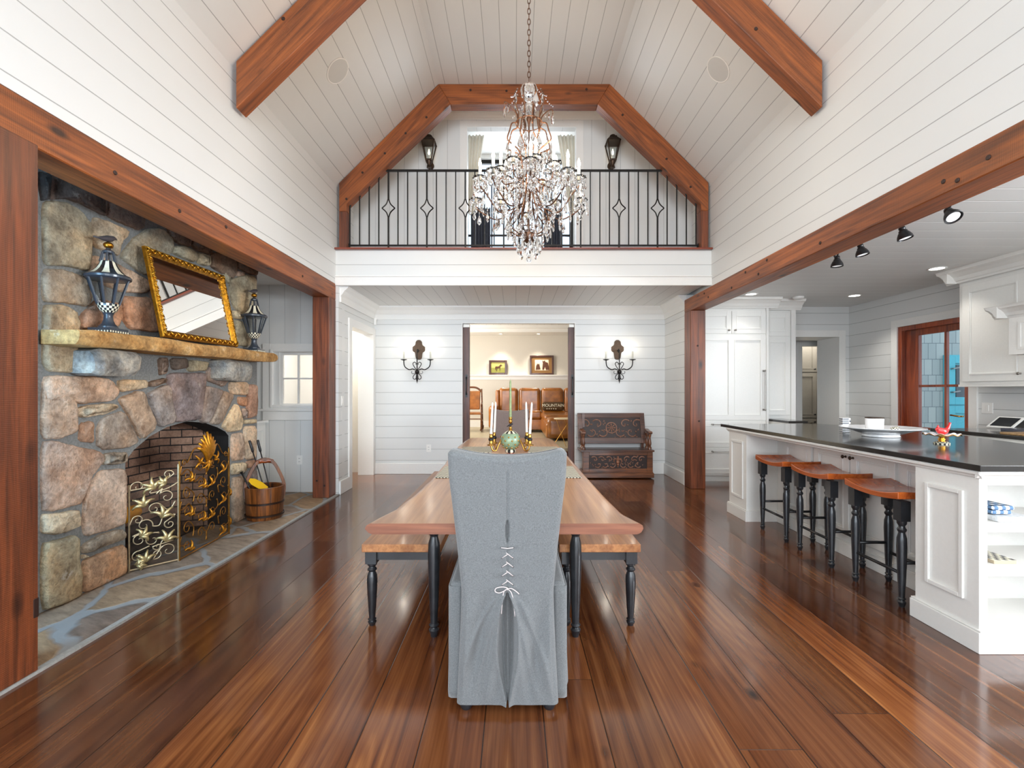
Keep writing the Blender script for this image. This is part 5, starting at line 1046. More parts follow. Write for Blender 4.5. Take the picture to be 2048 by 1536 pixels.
    if laces:
        y_ = lambda z: yb(z) - .085 - .004; lc = MB(); Lc = Vector(loc)
        def cord(P, r=.0019): lc.tube([Lc + Vector((x, y_(z) - o_, z)) for x, z, o_ in P], r, 6)
        ey = [(-.024, .685), (.024, .685)]; cord([(-.025, .686, 0), (0, .684, .003), (.024, .686, 0)])
        for z in (.648, .612, .576, .540): cord([(-.005, z + .018, .002), (.004, z + .012, .004), (.022, z - .004, 0)]); cord([(-.021, z - .004, 0), (0, z + .012, .003)]); ey += [(-.021, z - .005), (.022, z - .005)]
        cord([tuple(p) for p in spline([(0, .525, .004), (-.02, .530, .006), (-.044, .525, .007), (-.048, .512, .007), (-.032, .506, .007), (-.012, .514, .006), (0, .522, .005)], 5)], .0021)
        cord([tuple(p) for p in spline([(0, .522, .005), (.016, .524, .007), (.034, .512, .006), (.046, .500, .004)], 5)], .0021)
        cord([tuple(p) for p in spline([(0, .522, .005), (-.014, .510, .006), (-.020, .47, .005), (-.024, .42, .006)], 5)], .0021); cord([tuple(p) for p in spline([(0, .522, .005), (.016, .505, .006), (.025, .46, .006), (.030, .41, .006)], 5)], .0021)
        lc.ball(Lc + Vector((0, y_(.522) - .007, .522)), .005, 8); lc.build('lacing', mlace, bk_, smooth=True)
        eb = MB()
        for x, z in ey: eb.lathe([(.0028, -.001), (.0028, .0015), (.001, .002)], Lc + Vector((x, y_(z) + .003, z)), 8, axis=(0, -1, 0))
        eb.build('eyelets', blackp, bk_)
    t.rotation_euler.z = rz; return t
lin_grey = linen('blue_grey_linen', lin(92, 94, 95), lin(118, 121, 122)); lin_warm = linen('warm_lit_linen', lin(112, 98, 92), lin(136, 120, 114)); lace_m = plain('pale_lace_cord', lin(196, 186, 184), .8)  # same linen; the far chair's brown tone puts its light into the colour
slip_chair((-.028, 1.877, 0), 0, lin_grey, lace_m, 'grey linen slipcovered chair with laced back, nearest the camera'); slip_chair((-.05, 5.88, 0), PI, lin_warm, lace_m, 'slipcovered chair at the far head of the table', laces=False)
# ---------------- candelabra on the table ----------------
TT = .7505
cx, cy = -.033, 3.79
cb_ = thing('candelabra', (cx, cy, TT), 'green studded globe candelabra with brass arms on the table', 'candelabra')
terra = plain('terracotta_red', lin(166, 72, 52), .5); verd = plain('sea_green_glaze', lin(146, 172, 140), .35, coat=.3, var=.35, bs_=14)
MB().lathe([(.052, 0), (.052, .012), (.030, .038), (.026, .042), (.001, .042)], (cx, cy, TT), 8).build('foot', terra, cb_)
MB().lathe([(.022, .04), (.042, .052), (.044, .068), (.026, .08), (.001, .08)], (cx, cy, TT), 24, mfun=lambda i, j: (i // 2) % 2).build('striped_collar', [checkb, checkw], cb_)
zs_ = TT + .148
MB().lathe([(max(.001, .081 * math.sin(PI * j / 16)), -.081 * math.cos(PI * j / 16)) for j in range(0, 13)], (cx, cy, zs_), 32).build('globe', verd, cb_, smooth=True)
MB().lathe([(.0805 * math.sin(PI * j / 16), -.0815 * math.cos(PI * j / 16)) for j in range(12, 16)] + [(.012, .085)], (cx, cy, zs_), 32, mfun=lambda i, j: (i // 2) % 2).build('striped_cap', [checkb, checkw], cb_)
st_ = MB()
for row, el in enumerate((-.75, -.35, .02, .38)):
    for k in range(9):
        a = 2 * PI * (k + .5 * (row % 2)) / 9; st_.ball((cx + .081 * math.cos(el) * math.cos(a), cy + .081 * math.cos(el) * math.sin(a), zs_ + .081 * math.sin(el)), .0075, 8)
st_.build('brass_studs', brass, cb_, smooth=True)
MB().ball((cx, cy, zs_ + .10), .015, 12).lathe([(.02, .080), (.012, .09), (.001, .09)], (cx, cy, zs_), 12).lathe([(.006, .135), (.012, .14), (.017, .155), (.012, .17), (.015, .175), (.016, .19), (.012, .19)], (cx, cy, zs_), 14).build('brass_finial', brass, cb_, smooth=True)
MB().tube([(cx - .03, cy, zs_ + .112), (cx - .012, cy, zs_ + .12), (cx, cy, zs_ + .126), (cx + .013, cy, zs_ + .134), (cx + .022, cy, zs_ + .132)], [.002, .007, .010, .008, .002], 8).build('black_bird', blackp, cb_, smooth=True)
def taper(name, c, r, h, m, lab, grp, lean=0.0):
    c = Vector(c); t = thing(name, tuple(c), lab, 'candle', grp)
    MB().tube([c, c + Vector((lean * h * .5, 0, h * .5)), c + Vector((lean * h, 0, h * .94)), c + Vector((lean * h, 0, h))], [r, r * .9, r * .72, r * .25], 12).build('wax', m, t, smooth=True, ang=.9)
    MB().tube([c + Vector((lean * h, 0, h)), c + Vector((lean * h, 0, h + .008))], .001, 5).build('wick', blackp, t)
taper('taper_candle', (cx, cy, zs_ + .188), .0105, .305, plain('mottled_green_wax', lin(150, 168, 116), .45, var=.3, bs_=60), 'tall mottled green taper candle in the middle of the candelabra', None)
for sx, sy, pos in ((-1, -1, 'left front'), (-1, 1, 'left back'), (1, -1, 'right front'), (1, 1, 'right back')):
    ex, ey_ = cx + sx * (.155 if sy < 0 else .135), cy + sy * .075; zc = TT + .165
    o = MB().tube(spline([(cx + sx * .078, cy + sy * .03, zs_), (cx + sx * .095, cy + sy * .045, zs_ - .03), (cx + sx * .115, cy + sy * .06, zs_ - .075), (ex - sx * .012, ey_, zs_ - .07), (ex, ey_, zs_ - .03), (ex, ey_, zc - .05)], 6), .0065, 8).build('arm', brass, cb_, smooth=True)
    MB().lathe([(.004, -.055), (.030, -.05), (.032, -.044), (.014, -.04), (.016, -.028), (.012, -.02), (.018, -.01)], (ex, ey_, zc), 16).build('drip_pan', brass, o, smooth=True)
    MB().lathe([(.018, -.012), (.021, -.002), (.018, .008)], (ex, ey_, zc), 14).build('black_bead', blackp, o, smooth=True)
    MB().lathe([(.012, .008), (.016, .018), (.011, .028), (.014, .042), (.012, .042), (.010, .03)], (ex, ey_, zc), 14).build('candle_cup', brass, o, smooth=True)
    taper('taper_candle', (ex, ey_, zc + .03), .0105, .265, candle_ivory, 'white taper candle in the %s arm of the candelabra' % pos, None, .06 if sx > 0 and sy < 0 else (.045 if sx < 0 else -.02))
# placemats
def chev(name, a, b_):
    m, nt, b = mat(name); tc = nt.nodes.new('ShaderNodeTexCoord'); s_ = nd(nt, 'ShaderNodeSeparateXYZ', {0: tc.outputs['Object']})
    z_ = mth(nt, 'PINGPONG', s_.outputs[0], .02); v_ = mth(nt, 'FRACT', mth(nt, 'MULTIPLY', mth(nt, 'ADD', s_.outputs[1], z_), 24.0)); c = mix(nt, mth(nt, 'GREATER_THAN', v_, .72), a, b_); nt.links.new(c, b.inputs['Base Color']); b.inputs['Roughness'].default_value = .8; return m
pm_n = chev('zigzag_placemat', lin(206, 202, 184), lin(44, 42, 44)); pm_e = plain('placemat_edge', lin(90, 70, 60), .8)
def placemat(x0, x1, y0, y1, lab):
    c = ((x0 + x1) / 2, (y0 + y1) / 2, TT); o = MB().box(x0, x1, y0, y1, TT, TT + .004).build('placemat', pm_n, at_=c, bevel=.001, seg=1); tag(o, lab, 'placemat', 'zigzag placemats on the table')
placemat(-.503, -.18, 2.93, 3.38, 'zigzag placemat at the near left of the table'); placemat(.10, .423, 2.93, 3.38, 'zigzag placemat at the near right of the table')
placemat(-.50, -.205, 4.13, 4.56, 'zigzag placemat at the far left, beside the candelabra'); placemat(.12, .418, 4.13, 4.56, 'zigzag placemat at the far right, beside the candelabra')
# ---------------- carved monk's bench ----------------
oak = wood('dark_carved_oak', lin(58, 32, 22), lin(148, 92, 56), (0, 0, 0), .35, .35, 1.3); oakd = wood('dark_oak_top', lin(52, 30, 24), lin(116, 74, 54), (0, 0, 0), .3, .4, 1.2)
carv = plain('carved_oak_relief', lin(160, 108, 80), .35, coat=.3, var=.4, bs_=30); cback = plain('carving_ground', lin(44, 24, 18), .5, var=.3)
mk = thing('carved_bench', (1.53, 7.07, 0), 'dark carved oak storage bench against the far wall', 'bench'); x0, x1, y0 = 1.02, 2.05, 6.89
MB().box(x0 + .03, x1 - .03, y0 + .02, 7.24, .08, .40).build('chest', oak, mk); MB().box(x0 - .015, x1 + .015, y0 - .02, 7.25, .015, .085).box(x0 - .005, x1 + .005, y0 - .005, 7.24, .085, .10).build('plinth', oak, mk, bevel=.005)
MB().box(x0 - .04, x1 + .02, y0 - .02, 7.26, .398, .425).build('seat_lid', oakd, mk, bevel=.005)
fr = MB().box(x0, x0 + .085, y0, y0 + .03, .10, .40).box(x1 - .085, x1, y0, y0 + .03, .10, .40).box(x0 + .085, x1 - .085, y0, y0 + .03, .345, .40).box(x0 + .085, x1 - .085, y0, y0 + .03, .10, .15); fr.build('front_frame', oak, mk, bevel=.003, seg=1)
MB().box(x0 + .08, x1 - .08, y0 + .012, y0 + .022, .145, .35).build('front_panel', cback, mk)
def carve(name, P, x_a, x_b, z_a, z_b, ros):
    mb = MB(); rr = random.Random(3); cxm = (x_a + x_b) / 2; H_ = z_b - z_a
    for s_ in (-1, 1):
        x = cxm + s_ * (.12 if ros else .07); k = 0
        while abs(x - cxm) < (x_b - x_a) / 2 - .04:
            c = (x, z_a + H_ * (.68 if k % 2 else .30)); pts = []
            for i in range(22):
                t = i / 21; a = (1 if k % 2 else -1) * s_ * (4.6 * t + .6) + (0 if s_ > 0 else PI); r_ = H_ * .29 * (1 - .82 * t); pts.append(P(c[0] + r_ * math.cos(a), c[1] + r_ * math.sin(a)))
            mb.tube(pts, [.0095 * (1.1 - .6 * i / 21) for i in range(22)], 6)
            for j in range(4):
                a = rr.uniform(0, 6.28); p0 = (c[0] + H_ * .34 * math.cos(a), c[1] + H_ * .34 * math.sin(a)); mb.tube([P(*p0), P(p0[0] + .016 * math.cos(a + .5), p0[1] + .016 * math.sin(a + .5)), P(p0[0] + .03 * math.cos(a + .9), min(z_b - .01, max(z_a + .01, p0[1] + .03 * math.sin(a + .9))))], [.003, .009, .002], 6)
            mb.ball(P(*c), .011, 8); x += s_ * H_ * .30; k += 1
    if ros:
        c = (cxm, (z_a + z_b) / 2); n = 24; mb.tube([P(c[0] + .082 * math.cos(2 * PI * i / n), c[1] + .082 * math.sin(2 * PI * i / n)) for i in range(n)], .008, 6, closed=True)
        mb.tube([P(c[0] + .022 * math.cos(2 * PI * i / n), c[1] + .022 * math.sin(2 * PI * i / n)) for i in range(n)], .005, 6, closed=True)
        for i in range(8): a = PI * i / 4; mb.tube([P(c[0] + .028 * math.cos(a), c[1] + .028 * math.sin(a)), P(c[0] + .05 * math.cos(a), c[1] + .05 * math.sin(a)), P(c[0] + .07 * math.cos(a), c[1] + .07 * math.sin(a))], [.003, .011, .003], 6)
        mb.ball(P(*c), .012, 8)
    else:
        c = (cxm, (z_a + z_b) / 2)
        for dz, r_ in ((.07, .016), (.04, .024), (.0, .03), (-.04, .022), (-.07, .012)): mb.ball(P(c[0], c[1] + dz), r_, 10, sz=1.1)
        for s_ in (-1, 1): mb.tube([P(c[0], c[1] + .03), P(c[0] + s_ * .045, c[1] + .05), P(c[0] + s_ * .06, c[1] + .01), P(c[0] + s_ * .035, c[1] - .03)], [.01, .012, .01, .003], 6)
    return mb.build(name, carv, mk, smooth=True)
carve('carved_scrolls', lambda x, z: Vector((x, y0 + .016, z)), x0 + .09, x1 - .09, .155, .34, False)
lean = lambda z: 7.10 + .12 * (z - .50) / .46
bu, bv = X_, Vector((0, .12, .46)).normalized(); bn = bu.cross(bv); O_ = Vector((0, lean(.50), .50))
fb = MB()
for a0, a1, b0, b1 in ((.975, 1.045, 0, .47), (1.935, 2.005, 0, .47), (1.045, 1.935, .395, .47), (1.045, 1.935, 0, .085)): fb.obox(O_, bu, bv, bn, a0, a1, b0, b1, -.012, .02)
fb.build('backrest_frame', oakd, mk, bevel=.004); MB().obox(O_, bu, bv, bn, 1.03, 1.95, .07, .41, -.008, .004).build('back_panel', cback, mk)
carve('carved_roundel', lambda x, z: O_ + bu * x + bv * z + bn * .006, 1.05, 1.93, .09, .39, True)
for xx, s_ in ((1.03, -1), (2.02, 1)):
    MB().prism([(6.93, .655), (7.13, .68), (7.16, .71), (7.13, .725), (7.0, .70), (6.93, .70), (6.90, .69), (6.90, .665)], (xx - .03, 0, 0), Y_, Z_, X_, 0, .06).build('armrest', oak, mk, bevel=.006)
    for yy in (6.95, 7.09): MB().lathe([(.028, .425), (.028, .46), (.016, .475), (.022, .49), (.027, .52), (.02, .565), (.014, .60), (.02, .62), (.024, .64), (.024, .665)], (xx, yy, 0), 16).build('arm_post', oak, mk, smooth=True, ang=.7)
for xx in (x0 + .02, x1 - .10): MB().box(xx, xx + .04, 7.16, 7.22, .42, .95).build('rear_upright', oakd, mk)
# ---------------- wide doorway: pocket doors with handles ----------------
dk = wood('dark_sliding_door_wood', lin(44, 20, 14), lin(104, 54, 34), (0, PI / 2, 0), .45, .2, .9, bmp=.3)
for xa, xb, hx, lab in ((DX0 - .6, DX0 + .105, DX0 + .055, 'dark wooden sliding door edge at the left of the wide doorway'), (DX1 - .095, DX1 + .6, DX1 - .03, 'dark wooden sliding door edge at the right of the wide doorway')):
    t = thing('sliding_door', ((xa + xb) / 2, YW + .095, 0), lab, 'door', 'dark sliding pocket doors'); MB().box(xa, xb, YW + .07, YW + .12, .01, DZ - .05).build('door_leaf', dk, t, bevel=.003, seg=1)
    MB().tube(spline([(hx, YW + .07, 1.24), (hx, YW + .035, 1.27), (hx, YW + .03, 1.38), (hx, YW + .035, 1.49), (hx, YW + .07, 1.52)], 4), .010, 8).box(hx - .018, hx + .018, YW + .062, YW + .07, 1.2, 1.27).box(hx - .018, hx + .018, YW + .062, YW + .07, 1.49, 1.56).build('handle', blackp, t, smooth=True, ang=.6)
    MB().box(hx - .05, hx + .05, YW + .06, YW + .13, DZ - .05, DZ).build('track', nickel, t)
# small wall devices
def plate(name, lab, c, u, n, wd, h, cat, kind):
    t = thing(name, c, lab, cat); MB().obox(c, u, Z_, n, -wd / 2, wd / 2, -h / 2, h / 2, 0, .006).build('cover_plate', plastic, t, bevel=.002)
    if kind == 'switch': MB().obox(c, u, Z_, n, -.017, .017, -.033, .033, .004, .010).build('rocker', plastic, t, bevel=.002)
    else: MB().obox(c, u, Z_, n, -.017, .017, .006, .034, .004, .009).obox(c, u, Z_, n, -.017, .017, -.034, -.006, .004, .009).build('socket', plastic, t, bevel=.002); [MB().obox(c, u, Z_, n, a - .0015, a + .0015, b_ - .005, b_ + .005, .009, .0095).build('slot', blackp, t) for a in (-.006, .006) for b_ in (.021, -.019)]
plate('light_switch', 'white light switch on the left wall beside the far timber post', (-2.2, 5.94, 1.175), Y_, X_, .075, .12, 'switch', 'switch')
plate('light_switch', 'white light switch seen through the left doorway on the hall wall', (-2.78, 8.2, 1.16), X_, mY, .075, .12, 'switch', 'switch')
plate('power_outlet', 'white power outlet low on the far wall left of the doorway', (-1.346, YW, .40), X_, mY, .072, .115, 'outlet', 'outlet')
plate('power_outlet', 'white power outlet in the alcove behind the wooden bucket', (-2.74, 5.93, .42), X_, mY, .072, .115, 'outlet', 'outlet')
plate('light_switch', 'white light switch above the kitchen side counter', (KX, 5.16, 1.11), Y_, mX, .12, .12, 'switch', 'switch')
o = MB().box(-2.199, -2.155, YW - .06, YW - .021, 2.33, 2.44).build('motion_sensor', plastic, at_=(-2.18, YW - .04, 2.33), bevel=.012, seg=3); tag(o, 'small white motion sensor in the upper left corner of the far wall', 'sensor')
# alcove base cabinet
def door_panel(mb, o, u, v, n, a0, a1, b0, b1, st_=.055, t=.02, mould=True):
    """framed door: stiles and rails, sunk field and a raised moulding"""
    o = Vector(o); frame_rect(mb, o, u, v, n, a0, a1, b0, b1, st_, 0, t); mb.obox(o, u, v, n, a0 + st_, a1 - st_, b0 + st_, b1 - st_, 0, t * .45)
    if mould: frame_rect(mb, o, u, v, n, a0 + st_ - .004, a1 - st_ + .004, b0 + st_ - .004, b1 - st_ + .004, .014, t * .45, t + .005); frame_rect(mb, o, u, v, n, a0 + st_ + .008, a1 - st_ - .008, b0 + st_ + .008, b1 - st_ - .008, .010, t * .45, t * .8)
t = thing('alcove_cabinet', (-3.42, 5.45, .012), 'low white panelled cabinet tucked behind the fireplace stone', 'cabinet')
MB().box(-3.69, -3.17, 5.0, 5.92, .012, .90).build('body', cabw, t); MB().box(-3.69, -3.13, 4.98, 5.92, .90, .93).build('top', cabw, t, bevel=.004); mb = MB(); door_panel(mb, (-3.17, 0, 0), Y_, Z_, X_, 5.03, 5.88, .10, .87); mb.build('door', cabw, t, bevel=.002, seg=1)
# ---------------- living room ----------------
leather = plain('cognac_leather', lin(166, 100, 34), .32, coat=.35, var=.45, bs_=7, bmp=.5); 
sf = thing('leather_sofa', (1.0, 11.1, LZ), 'cognac leather sectional sofa in the room beyond the doorway', 'sofa')
def cushion(name, x0, x1, y0, y1, z0, z1, puff=.02, bev=.06):
    mb = MB(); n = 8
    def side(u, v): return None
    mb.box(x0, x1, y0, y1, z0, z1); o = mb.build(name, leather, sf, bevel=bev, seg=4); return o
sy = 10.75
MB().box(-.50, 2.9, sy, sy + .85, LZ + .06, LZ + .34).build('base', leather, sf, bevel=.03, seg=3)
for a, b_ in ((-.38, .09), (.10, .63), (.64, 1.18), (1.19, 1.75)):
    cushion('back_cushion', a, b_, sy + .42, sy + .74, LZ + .42, LZ + 1.03, bev=.09); cushion('seat_cushion', a, b_, sy - .12, sy + .5, LZ + .30, LZ + .50, bev=.06)
cushion('armrest', -.60, -.38, sy - .05, sy + .85, LZ + .06, LZ + .62, bev=.09); cushion('wing', -.46, -.36, sy + .42, sy + .8, LZ + .4, LZ + .98, bev=.045)
MB().box(-.40, .63, sy - .10, sy, LZ + .06, LZ + .30).build('front_panel', leather, sf, bevel=.02); cushion('chaise_base', .60, 2.3, 8.85, sy + .1, LZ + .04, LZ + .34, bev=.05); cushion('chaise_cushion', .60, 2.3, 9.3, sy, LZ + .32, LZ + .47, bev=.06); cushion('chaise_arm', .62, 1.9, 8.82, 9.3, LZ + .05, LZ + .44, bev=.09)
pl = thing('text_pillow', (.88, 10.72, LZ + .50), 'dark pillow with the word MOUNTAIN on the leather sofa', 'pillow')
pb = wood('pillow_fabric', lin(60, 44, 24), lin(92, 66, 34), (0, 0, 0), .9)
MB().box(.63, 1.13, 10.58, 10.71, LZ + .50, LZ + .70).build('cushion', pb, pl, bevel=.06, seg=4)
def text(s_, loc, size, m, parent, rot=(PI / 2, 0, 0), ext=.001):
    c = bpy.data.curves.new('lettering', 'FONT'); c.body = s_; c.size = size; c.align_x = 'CENTER'; c.align_y = 'CENTER'; c.extrude = ext; c.materials.append(m); o = bpy.data.objects.new('lettering', c); COL.objects.link(o); bpy.context.view_layer.update(); me = bpy.data.meshes.new_from_object(o); bpy.data.objects.remove(o); o = bpy.data.objects.new('lettering', me); COL.objects.link(o); o.parent = parent; o.location = Vector(loc) - BASE[parent.name]; o.rotation_euler = rot; return o
text('MOUNTAIN', (.88, 10.575, LZ + .62), .095, checkw, pl)
mb = MB()
for k in range(5): mb.ball((.74 + .05 * k, 10.577, LZ + .545), .016, 8, sz=.7)
mb.build('printed_marks', checkw, pl)
sd = thing('side_table', (.86, 8.1, LZ), 'small round side table with cream top and thin crossed wire legs', 'side table')
MB().lathe([(.17, .46), (.175, .468), (.17, .478), (.001, .478)], (.86, 8.1, LZ), 32).build('table_top', plain('cream_hide_top', lin(226, 204, 166), .6), sd, smooth=True, ang=.7)
for a in (.5, 2.6, 4.7): MB().tube([(.86 + .15 * math.cos(a), 8.1 + .15 * math.sin(a), LZ + .465), (.86 + .19 * math.cos(a + 2.2), 8.1 + .19 * math.sin(a + 2.2), LZ + .002)], .005, 6).build('leg', brass, sd)
rc = thing('rocking_chair', (-1.02, 11.0, LZ), 'rustic wooden rocking chair partly hidden by the left sliding door', 'chair'); rw = wood('rocker_wood', lin(64, 34, 18), lin(128, 78, 40), (0, 0, 0), .4, .2)
MB().prism([(-.28, .40), (.28, .40), (.25, .45), (-.25, .45)], (-1.04, 11.0, LZ), X_, Z_, Y_, -.25, .25).build('seat', leather, rc, bevel=.015)
for sx in (-1, 1):
    MB().tube(spline([(-1.04 + sx * .27, 10.55, LZ + .07), (-1.04 + sx * .27, 10.85, LZ + .02), (-1.04 + sx * .27, 11.2, LZ + .02), (-1.04 + sx * .27, 11.5, LZ + .09)], 5), .02, 6).build('rocker', rw, rc, smooth=True)
    for yy, h in ((10.78, .62), (11.22, 1.0)): MB().tube([(-1.04 + sx * .27, yy, LZ + .03), (-1.04 + sx * (.27 if h < .9 else .24), yy + (.1 if h > .9 else 0), LZ + h)], .02, 8).build('leg' if h < .9 else 'back_post', rw, rc, smooth=True)
    MB().tube([(-1.04 + sx * .27, 10.74, LZ + .62), (-1.04 + sx * .25, 11.27, LZ + .66)], .022, 8).build('armrest', rw, rc, smooth=True); MB().tube([(-1.04 + sx * .27, 10.78, LZ + .25), (-1.04 + sx * .27, 11.22, LZ + .25)], .012, 6).build('stretcher', rw, rc)
MB().tube(spline([(-1.28, 11.32, LZ + .93), (-1.15, 11.33, LZ + 1.03), (-.93, 11.33, LZ + 1.03), (-.80, 11.32, LZ + .93)], 5), .025, 8).build('top_rail', rw, rc, smooth=True)
MB().prism([(-.20, .50), (.20, .50), (.21, .95), (-.21, .95)], (-1.04, 11.30, LZ), X_, Z_, Y_, -.03, .03).build('backrest', leather, rc, bevel=.02); MB().tube([(-1.31, 10.78, LZ + .30), (-.77, 10.78, LZ + .30)], .012, 6).build('stretcher', rw, rc)
def hframe(x0, x1, z0, z1, fw, inner, outer, lab, kind):
    y = FY - .05; t = thing('framed_picture', ((x0 + x1) / 2, y, z0), lab, 'picture', 'horse pictures on the ledge'); mb = MB(); frame_rect(mb, (0, y, 0), X_, Z_, mY, x0, x1, z0, z1, fw, -.01, .02); mb.build('frame', outer, t, bevel=.006)
    MB().box(x0 + fw, x1 - fw, y - .002, y + .006, z0 + fw, z1 - fw).build('mat_board', inner, t)
    cxp, czp = (x0 + x1) / 2, (z0 + z1) / 2; hw, hh = (x1 - x0) / 2 - fw, (z1 - z0) / 2 - fw; h = MB(); P = lambda a, b_: Vector((cxp + a * hw, y - .008, czp + b_ * hh)); br = plain('horse_brown', lin(84, 46, 26), .7, var=.2)
    if kind == 0:
        MB().box(x0 + fw, x1 - fw, y - .004, y - .002, z0 + fw, czp - .05 * hh).build('grass_field', plain('olive_field', lin(150, 150, 74), .8, var=.2, bs_=40), t)
        h.prism([(-.5, .05), (-.42, .28), (-.1, .25), (.2, .3), (.35, .62), (.55, .72), (.78, .5), (.72, .42), (.55, .48), (.42, .1), (.4, -.75), (.3, -.75), (.28, -.15), (-.1, -.15), (-.18, -.85), (-.28, -.85), (-.3, -.1), (-.45, -.6), (-.53, -.55)], P(0, 0), X_ * hw * .8, Z_ * hh * .8, mY, 0, .002)
    else:
        MB().box(x0 + fw * 1.6 + .06, x1 - fw * 1.6 - .06, y - .005, y - .002, z0 + fw + .07, z1 - fw - .07).build('photo_print', plain('pale_peach_sky', lin(236, 214, 184), .7), t)
        h.prism([(-.05, -.55), (.0, .25), (-.05, .6), (.08, .48), (.2, .62), (.25, .42), (.5, .3), (.6, -.3), (.6, -.6), (.3, -.6), (.22, -.2), (.1, -.6)], P(.1, 0), X_ * hw, Z_ * hh, mY, 0, .002); h.prism([(-.6, -.58), (-.55, -.1), (-.42, .25), (-.38, .1), (-.25, .2), (-.2, -.1), (-.12, -.55)], P(0, 0), X_ * hw, Z_ * hh, mY, 0, .002)
    h.build('horse_silhouette', br, t)
fr_d = plain('dark_picture_frame', lin(70, 34, 20), .35, coat=.3, var=.3)
hframe(-.672, -.20, 1.727, 2.11, .055, plain('olive_gold_print', lin(186, 178, 104), .7), fr_d, 'small framed picture of a running horse on the ledge', 0); hframe(.405, 1.03, 1.727, 2.235, .045, plain('gold_mat_board', lin(128, 92, 48), .6), fr_d, 'larger framed picture of two horse heads on the ledge', 1)
def downlight(x, y, z, r, pw, col, lab, ang=1.9, grp='recessed downlights'):
    t = thing('recessed_light', (x, y, z), lab, 'light', grp); MB().lathe([(r, .0), (r + .018, -.001), (r + .017, -.006), (r - .004, -.005)], (x, y, z), 28, caps=False).build('trim_ring', plastic, t, smooth=True); MB().lathe([(r - .004, -.003), (.001, -.0035)], (x, y, z), 28).build('lens', lampdisc, t)
    if pw: spot('downlight', (x, y, z - .02), pw, col, ang, .8, rad=r)
downlight(-.35, 11.95, 2.77, .04, 80, (1, .9, .74), 'tiny recessed light above the running horse picture', 1.5, 'soffit lights over the ledge'); downlight(.62, 11.95, 2.77, .04, 80, (1, .9, .74), 'tiny recessed light above the two horse heads picture', 1.5, 'soffit lights over the ledge')
downlight(4.70, 6.43, CZ, .07, 40, (1, .95, .88), 'round ceiling downlight near the kitchen back corner'); downlight(4.55, 5.01, CZ, .07, 20, (1, .95, .88), 'round ceiling downlight close to the tall upper cabinet'); downlight(3.22, 6.33, CZ, .07, 13, (1, .95, .88), 'round ceiling downlight over the refrigerator cabinet')
o = MB().lathe([(.07, 0), (.068, -.02), (.05, -.035), (.001, -.038)], (3.98, 6.52, CZ), 24).build('smoke_detector', plastic, at_=(3.98, 6.52, CZ), smooth=True, ang=.6); tag(o, 'round white smoke detector on the kitchen ceiling', 'smoke detector')
# ---------------- kitchen: track spotlights ----------------
for i, (px, py, D, aim, lab) in enumerate(((1674, 520, 3.965, (0, 0, -1), 'farthest black track spotlight under the kitchen beam'), (1722, 497, 3.69, (.15, -.12, -1), 'second farthest black track spotlight, next to the farthest one'), (1806, 463, 3.29, (.2, -.15, -1), 'second nearest black track spotlight under the kitchen beam'), (1899, 425, 2.94, (-.1, -.75, -1), 'nearest black track spotlight, its white lens showing'))):
    p = at(px, py, D); t = thing('track_spotlight', tuple(p), lab, 'spotlight', 'black track spotlights'); a = Vector(aim).normalized()
    MB().tube([(p.x + .02, p.y - .01, CZ - .03), (p.x + .018, p.y, p.z + .075), (p.x, p.y, p.z + .03)], .0065, 8).ball((p.x + .018, p.y, p.z + .07), .013, 8).ball((p.x - .02, p.y, p.z + .035), .010, 8).build('arm', blackp, t, smooth=True)
    MB().lathe([(.001, -.035), (.018, -.033), (.022, -.02), (.018, -.012), (.026, -.004), (.026, .004), (.034, .014), (.044, .035), (.048, .055), (.046, .057), (.044, .053), (.02, .045), (.001, .045)], p, 24, axis=a).build('shade', blackp, t, smooth=True, ang=.7)
    MB().lathe([(.042, .050), (.001, .0505)], p, 24, axis=a).build('lens', plain('frosted_lens', lin(236, 238, 240), .4, emit=(1, 1, 1, 1), es=.35), t)
o = MB().box(2.745, 2.775, 2.6, 4.3, CZ - .03, CZ).build('light_track', blackp, at_=(2.76, 3.4, CZ - .03)); tag(o, 'black ceiling track carrying the spotlights behind the beam', 'light track')
# cabinets
def knob(p, n, parent, m=nickel):
    MB().lathe([(.010, 0), (.009, .004), (.005, .008), (.005, .016), (.013, .022), (.015, .028), (.010, .033), (.001, .034)], p, 14, axis=n).build('knob', m, parent, smooth=True)
def pull(p0, p1, n, parent, r=.006, off=.035):
    p0, p1, n = Vector(p0), Vector(p1), Vector(n); d = (p1 - p0).normalized(); mb = MB().tube([p0 + n * off, p1 + n * off], r, 8)
    for p in (p0 + d * .015, p1 - d * .015): mb.tube([p, p + n * (off + .004)], r * 1.2, 8).ball(p + n * off, r * 2.1, 10).lathe([(r * 2.2, 0), (r * 2, .005), (.001, .006)], p, 12, axis=n)
    mb.build('handle', nickel, parent, smooth=True, ang=.9)
CPROF = [(0, 0), (0, -.14), (.012, -.14), (.02, -.12), (.03, -.115), (.05, -.08), (.09, -.045), (.125, -.03), (.13, -.015), (.14, 0)]
y0 = 6.64; t = thing('refrigerator_cabinet', (3.09, 6.97, 0), 'tall white panelled refrigerator cabinet beside the timber post', 'cabinet')
mb = MB().box(2.565, 3.62, y0, YW - .005, .09, 2.50).box(2.60, 3.60, y0 + .05, YW - .005, 0, .09).box(3.585, 3.62, y0 - .022, y0, .09, 2.50).box(2.565, 2.60, y0 - .022, y0, .09, 2.5); mb.build('body', cabw, t, bevel=.002, seg=1)
xs = (2.605, 3.093, 3.58)
